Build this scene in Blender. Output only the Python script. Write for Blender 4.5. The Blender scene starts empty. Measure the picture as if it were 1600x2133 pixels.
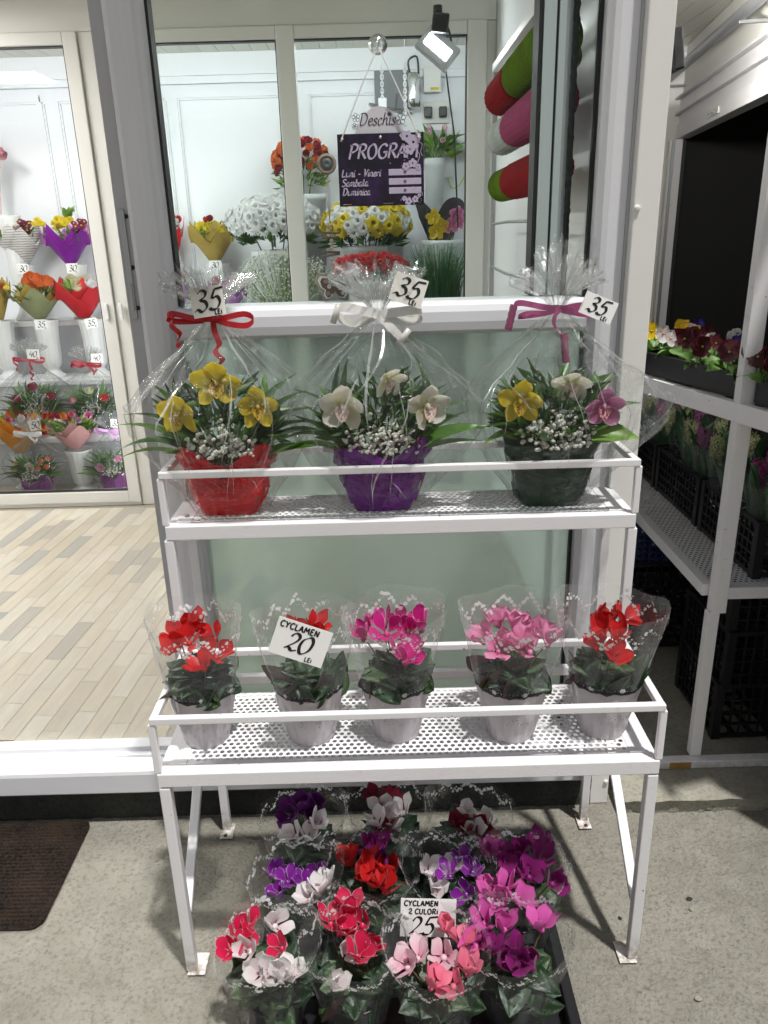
import bpy, math, random
import numpy as np
from mathutils import Vector, Matrix, noise as mnoise

random.seed(7)
sc = bpy.context.scene
C = sc.collection

# ------------------------------------------------------------------ camera, sky, sun, exposure
F_PX, PITCH, ROLL, CAM_H = 1615.0, math.radians(19.95), math.radians(1.6), 1.6
cd = bpy.data.cameras.new('camera')
cam = bpy.data.objects.new('camera', cd)
C.objects.link(cam)
cd.sensor_fit = 'VERTICAL'
cd.sensor_height = 36.0
cd.lens = F_PX / 2133.0 * 36.0
cd.clip_start = 0.02
cd.clip_end = 400
cam.matrix_world = Matrix.Translation((0, 0, CAM_H)) @ Matrix.Rotation(math.pi / 2 - PITCH, 4, 'X') @ Matrix.Rotation(-ROLL, 4, 'Z')
sc.camera = cam

LIGHT_DIR = Vector((-0.20, 0.23, -1.0)).normalized()
world = bpy.data.worlds.new('World')
sc.world = world
world.use_nodes = True
wn = world.node_tree
for n in list(wn.nodes):
    wn.nodes.remove(n)
w_out = wn.nodes.new('ShaderNodeOutputWorld')
w_bg = wn.nodes.new('ShaderNodeBackground')
w_sky = wn.nodes.new('ShaderNodeTexSky')
w_sky.sky_type = 'NISHITA'
w_sky.sun_disc = False
w_sky.sun_elevation = math.asin(-LIGHT_DIR.z)
w_sky.sun_rotation = math.atan2(-LIGHT_DIR.x, -LIGHT_DIR.y)
w_hsv = wn.nodes.new('ShaderNodeHueSaturation')
w_hsv.inputs['Saturation'].default_value = 0.16
wn.links.new(w_sky.outputs[0], w_hsv.inputs['Color'])
wn.links.new(w_hsv.outputs[0], w_bg.inputs['Color'])
wn.links.new(w_bg.outputs[0], w_out.inputs['Surface'])
w_bg.inputs['Strength'].default_value = 0.06

sd = bpy.data.lights.new('sun', 'SUN')
sd.energy = 3.3
sd.angle = math.radians(2.2)
sd.color = (1.0, 0.98, 0.95)
sun = bpy.data.objects.new('sun', sd)
C.objects.link(sun)
sun.rotation_euler = LIGHT_DIR.to_track_quat('-Z', 'Y').to_euler()
sun.location = (2, -3, 8)

sc.view_settings.view_transform = 'Standard'
sc.view_settings.look = 'None'
sc.view_settings.gamma = 1.0
sc.view_settings.exposure = 0.36
sc.view_settings.use_curve_mapping = False
cy = sc.cycles
cy.max_bounces = 8
cy.diffuse_bounces = 3
cy.glossy_bounces = 3
cy.transmission_bounces = 6
cy.transparent_max_bounces = 40
cy.caustics_reflective = False
cy.caustics_refractive = False
cy.sample_clamp_indirect = 6.0
cy.use_adaptive_sampling = True
cy.adaptive_threshold = 0.025
try:
    cy.use_denoising = True
    cy.denoiser = 'OPENIMAGEDENOISE'
except Exception:
    pass


# ------------------------------------------------------------------ measuring: photo pixel -> point at a known depth / height
def ray(u, v):
    x, y = u - 800.0, v - 1066.5
    c, s = math.cos(ROLL), math.sin(ROLL)
    xd, yd = (c * x - s * y) / F_PX, (s * x + c * y) / F_PX
    cp, sp = math.cos(PITCH), math.sin(PITCH)
    return (xd, cp - yd * sp, -sp - yd * cp)


def P(u, v, X=None, Y=None, Z=None):
    d = ray(u, v)
    t = Y / d[1] if Y is not None else ((Z - CAM_H) / d[2] if Z is not None else X / d[0])
    return Vector((t * d[0], t * d[1], CAM_H + t * d[2]))


def mpp(p):
    return (p[1] * math.cos(PITCH) - (p[2] - CAM_H) * math.sin(PITCH)) / F_PX


# ------------------------------------------------------------------ materials
MATS = {}


def nmat(name):
    m = bpy.data.materials.new(name)
    m.use_nodes = True
    nt = m.node_tree
    for n in list(nt.nodes):
        nt.nodes.remove(n)
    out = nt.nodes.new('ShaderNodeOutputMaterial')
    MATS[name] = m
    return m, nt, out


def node(nt, typ, **kw):
    n = nt.nodes.new('ShaderNode' + typ)
    for k, v in kw.items():
        if k in n.inputs:
            n.inputs[k].default_value = v
        else:
            setattr(n, k, v)
    return n


def mathn(nt, op, a, b=None, clamp=False):
    n = nt.nodes.new('ShaderNodeMath')
    n.operation = op
    n.use_clamp = clamp
    for i, x in enumerate((a, b)):
        if x is None:
            continue
        if isinstance(x, (int, float)):
            n.inputs[i].default_value = x
        else:
            nt.links.new(x, n.inputs[i])
    return n.outputs[0]


def mixc(nt, fac, a, b, blend='MIX'):
    n = nt.nodes.new('ShaderNodeMix')
    n.data_type = 'RGBA'
    n.blend_type = blend
    for i, x in ((0, fac), (6, a), (7, b)):
        if isinstance(x, (int, float)):
            n.inputs[i].default_value = x
        elif isinstance(x, (tuple, list)):
            n.inputs[i].default_value = (x[0], x[1], x[2], 1)
        else:
            nt.links.new(x, n.inputs[i])
    return n.outputs[2]


def ramp(nt, fac, stops, interp='LINEAR'):
    n = nt.nodes.new('ShaderNodeValToRGB')
    n.color_ramp.interpolation = interp
    e = n.color_ramp.elements
    while len(e) < len(stops):
        e.new(0.5)
    for i, (p, c) in enumerate(stops):
        e[i].position = p
        e[i].color = (c[0], c[1], c[2], 1) if not isinstance(c, (int, float)) else (c, c, c, 1)
    nt.links.new(fac, n.inputs[0])
    return n.outputs[0]


def noise_tex(nt, scale, detail=3, rough=0.55, coord='Object', vec=None, dist=0.0, stretch=None, offset=None):
    n = node(nt, 'TexNoise', Scale=scale, Detail=detail, Roughness=rough, Distortion=dist)
    if vec is None:
        vec = nt.nodes.new('ShaderNodeTexCoord').outputs[coord]
    if stretch:
        mp = nt.nodes.new('ShaderNodeMapping')
        mp.inputs['Scale'].default_value = stretch
        nt.links.new(vec, mp.inputs[0])
        vec = mp.outputs[0]
    nt.links.new(vec, n.inputs['Vector'])
    return n.outputs['Fac']


def bumpn(nt, h, strength=0.3, dist=0.01, normal=None):
    b = node(nt, 'Bump', Strength=strength, Distance=dist)
    nt.links.new(h, b.inputs['Height'])
    if normal is not None:
        nt.links.new(normal, b.inputs['Normal'])
    return b.outputs[0]


def shade(m_nt_out, color, rough=0.5, metal=0.0, spec=0.5, normal=None, transl=0.0, tcolor=None, coat=0.0, sheen=0.0, emit=None, estr=0.0):
    m, nt, out = m_nt_out
    b = nt.nodes.new('ShaderNodeBsdfPrincipled')

    def put(sock, x):
        if isinstance(x, (tuple, list)):
            b.inputs[sock].default_value = (x[0], x[1], x[2], 1)
        elif isinstance(x, (int, float)):
            b.inputs[sock].default_value = x
        else:
            nt.links.new(x, b.inputs[sock])
    put('Base Color', color)
    put('Roughness', rough)
    put('Metallic', metal)
    put('Specular IOR Level', spec)
    put('Coat Weight', coat)
    put('Sheen Weight', sheen)
    if emit:
        put('Emission Color', emit)
        put('Emission Strength', estr)
    if normal is not None:
        nt.links.new(normal, b.inputs['Normal'])
    if transl > 0:
        t = nt.nodes.new('ShaderNodeBsdfTranslucent')
        tc = tcolor if tcolor is not None else color
        if isinstance(tc, (tuple, list)):
            t.inputs[0].default_value = (tc[0], tc[1], tc[2], 1)
        else:
            nt.links.new(tc, t.inputs[0])
        mx = nt.nodes.new('ShaderNodeMixShader')
        mx.inputs[0].default_value = transl
        nt.links.new(b.outputs[0], mx.inputs[1])
        nt.links.new(t.outputs[0], mx.inputs[2])
        nt.links.new(mx.outputs[0], out.inputs['Surface'])
    else:
        nt.links.new(b.outputs[0], out.inputs['Surface'])
    return m


def simple(name, col, rough=0.5, var=0.12, vscale=12, bump=0.0, bscale=150, **kw):
    t = nmat(name)
    nt = t[1]
    f = noise_tex(nt, vscale, 4)
    c = mixc(nt, f, tuple(x * (1 - var) for x in col), tuple(min(1, x * (1 + var)) for x in col))
    nrm = bumpn(nt, noise_tex(nt, bscale, 3), bump, 0.002) if bump else None
    return shade(t, c, rough, normal=nrm, **kw)


def petal(name, base, edge=None, throat=None, edge_w=0.12, transl=0.3, rough=0.5):
    """petal whose rim or throat has its own colour, laid out in the petal's own u,v"""
    t = nmat(name)
    nt = t[1]
    uv = nt.nodes.new('ShaderNodeUVMap').outputs[0]
    sp = nt.nodes.new('ShaderNodeSeparateXYZ')
    nt.links.new(uv, sp.inputs[0])
    u, v = sp.outputs[0], sp.outputs[1]
    au = mathn(nt, 'ABSOLUTE', mathn(nt, 'SUBTRACT', mathn(nt, 'MULTIPLY', u, 2.0), 1.0))
    vein = noise_tex(nt, 6.0, 2, vec=uv, stretch=(9, 0.8, 1))
    c = mixc(nt, vein, tuple(x * 0.82 for x in base), tuple(min(1, x * 1.15) for x in base))
    if throat:
        c = mixc(nt, ramp(nt, v, [(0.0, 1.0), (0.25, 0.55), (0.75, 0.0)]), c, throat)
    if edge:
        e = mathn(nt, 'MAXIMUM', au, v)
        c = mixc(nt, ramp(nt, e, [(1 - edge_w * 1.6, 0.0), (1 - edge_w * 0.4, 1.0)]), c, edge)
    return shade(t, c, rough, transl=transl, sheen=0.1, normal=bumpn(nt, vein, 0.12, 0.002))


def film(name, haze=0.03, gloss=1.6, rough=0.1, bump=0.5, bscale=28.0, tint=(0.99, 0.995, 0.99), fmax=0.42, edge=0.12):
    m, nt, out = nmat(name)
    tr = nt.nodes.new('ShaderNodeBsdfTransparent')
    tr.inputs[0].default_value = (*tint, 1)
    gl = nt.nodes.new('ShaderNodeBsdfGlossy')
    gl.inputs['Roughness'].default_value = rough
    df = nt.nodes.new('ShaderNodeBsdfDiffuse')
    df.inputs[0].default_value = (0.85, 0.87, 0.87, 1)
    h = noise_tex(nt, bscale, 4, 0.6, dist=1.2)
    nrm = bumpn(nt, h, bump, 0.02)
    nt.links.new(nrm, gl.inputs['Normal'])
    fr = node(nt, 'Fresnel', IOR=1.45)
    nt.links.new(nrm, fr.inputs['Normal'])
    fac = mathn(nt, 'MINIMUM', mathn(nt, 'MULTIPLY', fr.outputs[0], gloss), fmax)
    m1 = nt.nodes.new('ShaderNodeMixShader')
    lw = node(nt, 'LayerWeight', Blend=0.5)
    hz_ = mathn(nt, 'ADD', mathn(nt, 'MULTIPLY', mathn(nt, 'POWER', lw.outputs['Facing'], 3.0), edge), haze)
    nt.links.new(hz_, m1.inputs[0])
    nt.links.new(tr.outputs[0], m1.inputs[1])
    nt.links.new(df.outputs[0], m1.inputs[2])
    m2 = nt.nodes.new('ShaderNodeMixShader')
    nt.links.new(fac, m2.inputs[0])
    nt.links.new(m1.outputs[0], m2.inputs[1])
    nt.links.new(gl.outputs[0], m2.inputs[2])
    nt.links.new(m2.outputs[0], out.inputs['Surface'])
    return m


def glass(name, tint, refl=1.0, rough=0.0):
    m, nt, out = nmat(name)
    tr = nt.nodes.new('ShaderNodeBsdfTransparent')
    tr.inputs[0].default_value = (*tint, 1)
    gl = nt.nodes.new('ShaderNodeBsdfGlossy')
    gl.inputs['Roughness'].default_value = rough
    fr = node(nt, 'Fresnel', IOR=1.5)
    m2 = nt.nodes.new('ShaderNodeMixShader')
    nt.links.new(mathn(nt, 'MULTIPLY', fr.outputs[0], refl, clamp=True), m2.inputs[0])
    nt.links.new(tr.outputs[0], m2.inputs[1])
    nt.links.new(gl.outputs[0], m2.inputs[2])
    nt.links.new(m2.outputs[0], out.inputs['Surface'])
    return m


def make_concrete(name, c0, c1, c2, bstr=1.0):
    t = nmat(name)
    nt = t[1]
    big = noise_tex(nt, 2.2, 5, 0.6)
    mid = noise_tex(nt, 14, 5, 0.65)
    fine = noise_tex(nt, 95, 4, 0.7)
    c = mixc(nt, ramp(nt, big, [(0.35, 0.0), (0.68, 1.0)]), c0, c1)
    c = mixc(nt, ramp(nt, mid, [(0.42, 0.0), (0.75, 0.6)]), c, c2)
    c = mixc(nt, ramp(nt, fine, [(0.3, 0.0), (0.52, 1.0)]), tuple(x * 0.80 for x in c0), c)
    st_ = noise_tex(nt, 1.1, 6, 0.62, dist=0.6)
    c = mixc(nt, ramp(nt, st_, [(0.50, 0.0), (0.66, 0.5)]), c, tuple(x * 0.60 for x in c0))
    vo = node(nt, 'TexVoronoi', Scale=70.0)
    nt.links.new(nt.nodes.new('ShaderNodeTexCoord').outputs['Object'], vo.inputs['Vector'])
    grit = ramp(nt, vo.outputs['Distance'], [(0.0, 0.0), (0.35, 1.0)])
    h = mathn(nt, 'ADD', mathn(nt, 'MULTIPLY', mid, 1.2), mathn(nt, 'ADD', mathn(nt, 'MULTIPLY', fine, 0.9), mathn(nt, 'MULTIPLY', grit, 0.25)))
    return shade(t, c, 0.9, spec=0.25, normal=bumpn(nt, h, bstr, 0.011))


make_concrete('concrete_ground', (0.225, 0.212, 0.175), (0.315, 0.30, 0.25), (0.36, 0.345, 0.30))
make_concrete('concrete_slab', (0.26, 0.25, 0.205), (0.36, 0.34, 0.28), (0.42, 0.40, 0.34), 0.45)
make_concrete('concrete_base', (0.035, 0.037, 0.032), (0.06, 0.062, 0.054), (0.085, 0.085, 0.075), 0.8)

t_ = nmat('white_paint')
_a = noise_tex(t_[1], 9, 4)
_c = mixc(t_[1], _a, (0.78, 0.765, 0.775), (0.82, 0.81, 0.82))
_c = mixc(t_[1], ramp(t_[1], noise_tex(t_[1], 38, 5, 0.7), [(0.60, 0.0), (0.74, 0.35)]), _c, (0.52, 0.49, 0.46))
_c = mixc(t_[1], ramp(t_[1], noise_tex(t_[1], 70, 3, 0.5), [(0.735, 0.0), (0.75, 1.0)]), _c, (0.10, 0.08, 0.07))
_sp = t_[1].nodes.new('ShaderNodeSeparateXYZ')
t_[1].links.new(t_[1].nodes.new('ShaderNodeNewGeometry').outputs['Position'], _sp.inputs[0])
_g = mathn(t_[1], 'MULTIPLY', ramp(t_[1], _sp.outputs[2], [(0.0, 1.0), (0.09, 0.0)]), ramp(t_[1], noise_tex(t_[1], 45, 4, 0.7), [(0.4, 0.1), (0.62, 1.0)]))
_c = mixc(t_[1], _g, _c, (0.30, 0.23, 0.16))
shade(t_, _c, 0.36, normal=bumpn(t_[1], noise_tex(t_[1], 260, 3), 0.22, 0.002))
simple('white_pvc', (0.72, 0.72, 0.75), 0.28, 0.03, 3)
simple('cream_pvc', (0.74, 0.73, 0.69), 0.35, 0.03, 3)
simple('grey_pvc', (0.47, 0.47, 0.49), 0.35, 0.05, 4)
simple('cream_metal', (0.84, 0.83, 0.79), 0.42, 0.03, 4)
simple('white_wall', (0.80, 0.81, 0.83), 0.32, 0.02, 2)
simple('ceiling_white', (0.66, 0.66, 0.58), 0.4, 0.03, 3)
simple('black_rubber', (0.012, 0.012, 0.013), 0.5, 0.1, 20)
simple('dark_foam', (0.03, 0.032, 0.03), 0.9, 0.4, 60, bump=0.7, bscale=120)
simple('black_plastic', (0.012, 0.012, 0.014), 0.33, 0.2, 20)
simple('blue_plastic', (0.008, 0.025, 0.10), 0.38, 0.2, 20)
simple('grey_metal', (0.42, 0.43, 0.45), 0.35, 0.06, 20, metal=0.8)
simple('chrome', (0.75, 0.76, 0.78), 0.12, 0.03, 20, metal=1.0)
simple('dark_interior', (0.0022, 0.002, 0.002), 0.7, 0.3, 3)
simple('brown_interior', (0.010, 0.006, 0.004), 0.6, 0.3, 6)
simple('soil', (0.02, 0.014, 0.010), 0.95, 0.5, 60, bump=0.8, bscale=140)
simple('vase_white', (0.80, 0.80, 0.78), 0.3, 0.03, 8, transl=0.12)
simple('card', (0.74, 0.72, 0.66), 0.6, 0.04, 14)
simple('card_white', (0.82, 0.81, 0.79), 0.6, 0.03, 14)
simple('ink', (0.006, 0.006, 0.008), 0.55, 0.1, 30)
simple('sign_white', (0.66, 0.65, 0.68), 0.3, 0.02, 6)
simple('sign_ink', (0.035, 0.008, 0.05), 0.4, 0.1, 30)
simple('lilac_print', (0.55, 0.47, 0.62), 0.4, 0.06, 30)
simple('orange_print', (0.7, 0.2, 0.03), 0.4, 0.06, 30)
simple('wood_light', (0.36, 0.27, 0.19), 0.6, 0.2, 30)
simple('wood_bead', (0.50, 0.36, 0.29), 0.55, 0.15, 30)
simple('wood_dark', (0.13, 0.08, 0.05), 0.7, 0.3, 40)
simple('twine', (0.42, 0.33, 0.22), 0.8, 0.2, 80)
simple('cord_white', (0.75, 0.74, 0.74), 0.6, 0.05, 40)
simple('bucket_white', (0.72, 0.74, 0.74), 0.35, 0.04, 6, transl=0.1)
simple('grey_board', (0.16, 0.17, 0.18), 0.5, 0.1, 6)
simple('yellow_cable', (0.62, 0.60, 0.12), 0.5, 0.1, 20)
simple('rust', (0.36, 0.20, 0.05), 0.8, 0.4, 60)

# foliage
simple('leaf_dark', (0.030, 0.080, 0.018), 0.38, 0.5, 25, transl=0.18, tcolor=(0.08, 0.20, 0.02))
simple('leaf_mid', (0.060, 0.145, 0.022), 0.4, 0.45, 25, transl=0.22, tcolor=(0.13, 0.30, 0.03))
simple('leaf_palm', (0.085, 0.20, 0.03), 0.36, 0.4, 25, transl=0.25, tcolor=(0.18, 0.38, 0.04))
simple('leaf_light', (0.16, 0.30, 0.045), 0.42, 0.35, 25, transl=0.25, tcolor=(0.25, 0.45, 0.05))
simple('leaf_pansy', (0.12, 0.24, 0.055), 0.45, 0.4, 35, transl=0.2, tcolor=(0.2, 0.4, 0.06))
simple('leaf_strap', (0.055, 0.15, 0.06), 0.4, 0.35, 20, transl=0.15)
simple('grass_green', (0.04, 0.16, 0.045), 0.5, 0.3, 20, transl=0.2)
simple('stem', (0.10, 0.11, 0.035), 0.5, 0.4, 40)
simple('stem_brown', (0.13, 0.085, 0.04), 0.55, 0.4, 40)


def cyclamen_leaf(name, dark, silver):
    t = nmat(name)
    nt = t[1]
    uv = nt.nodes.new('ShaderNodeUVMap').outputs[0]
    n = noise_tex(nt, 7, 4, 0.6, vec=uv, dist=1.5)
    sp = nt.nodes.new('ShaderNodeSeparateXYZ')
    nt.links.new(uv, sp.inputs[0])
    au = mathn(nt, 'ABSOLUTE', mathn(nt, 'SUBTRACT', mathn(nt, 'MULTIPLY', sp.outputs[0], 2.0), 1.0))
    band = ramp(nt, mathn(nt, 'ADD', au, mathn(nt, 'MULTIPLY', n, 0.5)), [(0.5, 0.0), (0.8, 1.0), (0.95, 1.0), (1.05, 0.0)])
    c = mixc(nt, mathn(nt, 'MULTIPLY', band, ramp(nt, n, [(0.4, 0.0), (0.6, 0.75)])), dark, silver)
    back = nt.nodes.new('ShaderNodeNewGeometry').outputs['Backfacing']
    c = mixc(nt, back, c, (0.10, 0.045, 0.05))
    return shade(t, c, 0.4, transl=0.12, tcolor=(0.08, 0.15, 0.03), normal=bumpn(nt, n, 0.25, 0.004))


cyclamen_leaf('cyclamen_leaf_a', (0.011, 0.032, 0.012), (0.14, 0.20, 0.145))
cyclamen_leaf('cyclamen_leaf_b', (0.026, 0.055, 0.016), (0.16, 0.22, 0.15))

petal('p_red', (0.62, 0.010, 0.010), throat=(0.3, 0.0, 0.01))
petal('p_magenta_edge', (0.62, 0.018, 0.25), edge=(0.85, 0.45, 0.65), throat=(0.4, 0.0, 0.13), edge_w=0.05)
petal('p_pink', (0.80, 0.30, 0.50), throat=(0.5, 0.03, 0.18))
petal('p_orchid_pink', (0.72, 0.13, 0.46), throat=(0.4, 0.01, 0.2))
petal('p_dark_magenta', (0.27, 0.008, 0.17), throat=(0.12, 0.0, 0.06))
petal('p_purple', (0.13, 0.008, 0.16), throat=(0.06, 0.0, 0.07))
petal('p_purple_edge', (0.24, 0.015, 0.33), edge=(0.75, 0.6, 0.82), throat=(0.2, 0.0, 0.2), edge_w=0.06)
petal('p_white', (0.80, 0.78, 0.76), throat=(0.66, 0.45, 0.52))
petal('p_pale_pink', (0.82, 0.62, 0.66), throat=(0.7, 0.2, 0.36))
petal('p_hot_edge', (0.68, 0.012, 0.085), edge=(0.88, 0.52, 0.60), throat=(0.4, 0.0, 0.03), edge_w=0.05)
petal('p_salmon', (0.80, 0.20, 0.30), throat=(0.5, 0.03, 0.1))
petal('p_mum_white', (0.90, 0.90, 0.86))
petal('p_maroon', (0.22, 0.005, 0.03), throat=(0.1, 0.0, 0.01))
petal('p_yellow', (0.80, 0.62, 0.02), throat=(0.5, 0.42, 0.02))
petal('p_orchid_yellow', (0.74, 0.56, 0.03), throat=(0.55, 0.5, 0.06), transl=0.5)
petal('p_orchid_white', (0.80, 0.76, 0.68), throat=(0.6, 0.6, 0.2), transl=0.5)
petal('p_orchid_rose', (0.62, 0.20, 0.42), edge=(0.75, 0.45, 0.6), throat=(0.4, 0.05, 0.2), transl=0.5)
petal('p_orange', (0.80, 0.20, 0.05), throat=(0.7, 0.35, 0.05))
petal('p_cream', (0.78, 0.76, 0.50), throat=(0.55, 0.6, 0.2))
petal('p_burgundy', (0.20, 0.012, 0.06), edge=(0.5, 0.15, 0.28), throat=(0.1, 0.0, 0.02))
petal('p_rose_dark', (0.30, 0.012, 0.03))
petal('p_rose_pink', (0.75, 0.36, 0.40))
petal('p_lilac', (0.55, 0.18, 0.42))
petal('p_pansy_yellow', (0.85, 0.60, 0.01), throat=(0.5, 0.3, 0.0))
petal('p_pansy_maroon', (0.10, 0.005, 0.015), throat=(0.03, 0.0, 0.0))
petal('p_pansy_blue', (0.05, 0.035, 0.35), throat=(0.02, 0.0, 0.1))
petal('p_pansy_apricot', (0.80, 0.38, 0.10), throat=(0.4, 0.2, 0.0))
petal('p_blossom', (0.80, 0.80, 0.72))


def spotted(name, base, spot, scale=9):
    t = nmat(name)
    nt = t[1]
    uv = nt.nodes.new('ShaderNodeUVMap').outputs[0]
    n = noise_tex(nt, scale, 2, 0.5, vec=uv)
    return shade(t, mixc(nt, ramp(nt, n, [(0.5, 0.0), (0.58, 1.0)]), base, spot), 0.45, transl=0.2)


spotted('lip_yellow', (0.72, 0.50, 0.03), (0.10, 0.01, 0.015))
spotted('lip_white', (0.80, 0.70, 0.60), (0.55, 0.18, 0.22))
spotted('lip_rose', (0.45, 0.03, 0.15), (0.75, 0.55, 0.45), 6)


# paper, foil, ribbon
def foil(name, col, inside, rough=0.22, transl=0.25):
    t = nmat(name)
    nt = t[1]
    back = nt.nodes.new('ShaderNodeNewGeometry').outputs['Backfacing']
    f = noise_tex(nt, 9, 3)
    c = mixc(nt, f, tuple(x * 0.75 for x in col), tuple(min(1, x * 1.2) for x in col))
    c = mixc(nt, back, c, inside)
    nrm = bumpn(nt, noise_tex(nt, 14, 3, 0.5, dist=1.0), 0.35, 0.02)
    return shade(t, c, rough, transl=transl, normal=nrm, spec=0.3)


foil('foil_red', (0.70, 0.006, 0.008), (0.75, 0.60, 0.56))
foil('foil_purple', (0.17, 0.004, 0.26), (0.55, 0.02, 0.20))
foil('foil_green', (0.02, 0.055, 0.03), (0.05, 0.12, 0.06))
foil('foil_mauve', (0.28, 0.07, 0.30), (0.4, 0.12, 0.4))
foil('paper_purple', (0.24, 0.02, 0.33), (0.62, 0.16, 0.62), 0.3)
foil('paper_olive', (0.30, 0.33, 0.17), (0.55, 0.42, 0.18), 0.5)
foil('paper_mustard', (0.42, 0.30, 0.07), (0.5, 0.38, 0.12), 0.45)
foil('paper_red', (0.60, 0.02, 0.03), (0.55, 0.02, 0.04), 0.35)
foil('paper_pink', (0.72, 0.40, 0.40), (0.75, 0.5, 0.5), 0.55)
foil('paper_palepink', (0.80, 0.62, 0.57), (0.8, 0.66, 0.62), 0.55)
foil('paper_orange', (0.80, 0.36, 0.02), (0.80, 0.12, 0.02), 0.5)
foil('paper_mauve', (0.45, 0.22, 0.50), (0.5, 0.3, 0.55), 0.5)
foil('wrap_grey', (0.57, 0.53, 0.56), (0.5, 0.47, 0.49), 0.2, 0.12)
t_ = nmat('paper_print')
_w = node(t_[1], 'TexWave', Scale=22.0, Distortion=2.5)
_w.bands_direction = 'Z'
t_[1].links.new(t_[1].nodes.new('ShaderNodeTexCoord').outputs['Object'], _w.inputs[0])
shade(t_, mixc(t_[1], ramp(t_[1], _w.outputs['Fac'], [(0.72, 0.0), (0.9, 1.0)]), (0.74, 0.72, 0.68), (0.33, 0.30, 0.30)), 0.6, transl=0.2)
for nm, c in (('ribbon_red', (0.45, 0.006, 0.012)), ('ribbon_white', (0.78, 0.77, 0.73)), ('ribbon_mauve', (0.36, 0.08, 0.19)), ('ribbon_crimson', (0.42, 0.02, 0.04)), ('ribbon_lilac', (0.62, 0.36, 0.62))):
    t_ = nmat(nm)
    _n = noise_tex(t_[1], 60, 2, stretch=(8, 1, 1))
    shade(t_, mixc(t_[1], _n, tuple(x * 0.75 for x in c), c), 0.28, transl=0.15, coat=0.3)

film('cellophane', haze=0.004, gloss=0.7, rough=0.17, bump=0.8, bscale=26, fmax=0.32, edge=0.30)
film('film_crease', haze=0.24, gloss=3.0, rough=0.22, bump=0.0)
film('sleeve_film', haze=0.05, gloss=0.5, rough=0.08, bump=0.15, bscale=14, fmax=0.10, edge=0.38)
film('sleeve_film_dim', haze=0.03, gloss=0.5, rough=0.08, bump=0.2, bscale=14, fmax=0.14, edge=0.08)
simple('film_print', (0.92, 0.92, 0.92), 0.5, 0.02, 40, transl=0.45)
glass('pane_glass', (0.90, 0.965, 0.94), 0.35)
glass('pane_clear', (0.975, 0.99, 0.985), 0.7)
glass('suction_clear', (0.85, 0.87, 0.87), 3.0)

# ribbed frosted glass of the door's lower panel
m, nt, out = nmat('frosted_glass')
tc = nt.nodes.new('ShaderNodeTexCoord').outputs['Object']
w1 = node(nt, 'TexWave', Scale=75.0)
w1.bands_direction = 'Z'
w2 = node(nt, 'TexWave', Scale=75.0)
w2.bands_direction = 'X'
nt.links.new(tc, w1.inputs[0])
nt.links.new(tc, w2.inputs[0])
nrm = bumpn(nt, mathn(nt, 'ADD', w1.outputs['Fac'], mathn(nt, 'MULTIPLY', w2.outputs['Fac'], 0.5)), 0.35, 0.0015)
rf = node(nt, 'BsdfRefraction', Roughness=0.55, IOR=1.03)
rf.inputs[0].default_value = (0.52, 0.66, 0.59, 1)
df = nt.nodes.new('ShaderNodeBsdfDiffuse')
sm_ = noise_tex(nt, 3.0, 4, 0.6, stretch=(1.6, 1, 0.5))
nt.links.new(mixc(nt, ramp(nt, sm_, [(0.35, 0.0), (0.7, 1.0)]), (0.46, 0.57, 0.52), (0.58, 0.70, 0.65)), df.inputs[0])
nt.links.new(nrm, df.inputs['Normal'])
tl = nt.nodes.new('ShaderNodeBsdfTranslucent')
tl.inputs[0].default_value = (0.50, 0.62, 0.56, 1)
gl = node(nt, 'BsdfGlossy', Roughness=0.22)
nt.links.new(nrm, gl.inputs['Normal'])
a = nt.nodes.new('ShaderNodeMixShader')
a.inputs[0].default_value = 0.5
nt.links.new(df.outputs[0], a.inputs[1])
nt.links.new(tl.outputs[0], a.inputs[2])
b = nt.nodes.new('ShaderNodeMixShader')
b.inputs[0].default_value = 0.45
nt.links.new(a.outputs[0], b.inputs[1])
nt.links.new(rf.outputs[0], b.inputs[2])
c_ = nt.nodes.new('ShaderNodeMixShader')
fr = node(nt, 'Fresnel', IOR=1.45)
nt.links.new(fr.outputs[0], c_.inputs[0])
nt.links.new(b.outputs[0], c_.inputs[1])
nt.links.new(gl.outputs[0], c_.inputs[2])
nt.links.new(c_.outputs[0], out.inputs['Surface'])

# plank tiles: colour picked per plank, grain along the plank
t_ = nmat('plank_tile')
nt = t_[1]
oi = nt.nodes.new('ShaderNodeObjectInfo')
cmb = nt.nodes.new('ShaderNodeVectorMath')
cmb.operation = 'ADD'
nt.links.new(nt.nodes.new('ShaderNodeTexCoord').outputs['Object'], cmb.inputs[0])
sc_ = nt.nodes.new('ShaderNodeVectorMath')
sc_.operation = 'SCALE'
sc_.inputs['Scale'].default_value = 3.7
nt.links.new(oi.outputs['Location'], sc_.inputs[0])
nt.links.new(sc_.outputs[0], cmb.inputs[1])
grain = noise_tex(nt, 30, 5, 0.65, vec=cmb.outputs[0], stretch=(1, 0.12, 1), dist=1.0)
patch = noise_tex(nt, 6, 3, 0.6, vec=cmb.outputs[0], stretch=(1, 0.4, 1))
base = ramp(nt, oi.outputs['Random'], [(0.0, (0.60, 0.54, 0.43)), (0.30, (0.64, 0.59, 0.49)), (0.55, (0.55, 0.49, 0.385)), (0.72, (0.61, 0.56, 0.46)), (0.80, (0.43, 0.40, 0.345)), (0.90, (0.37, 0.37, 0.345)), (1.0, (0.62, 0.58, 0.49))], 'CONSTANT')
c = mixc(nt, ramp(nt, grain, [(0.35, 0.0), (0.7, 1.0)]), mixc(nt, 0.25, base, (0.25, 0.21, 0.16)), base)
c = mixc(nt, ramp(nt, patch, [(0.5, 0.0), (0.8, 0.45)]), c, (0.42, 0.39, 0.33))
shade(t_, c, 0.32, normal=bumpn(nt, grain, 0.1, 0.001))
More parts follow.
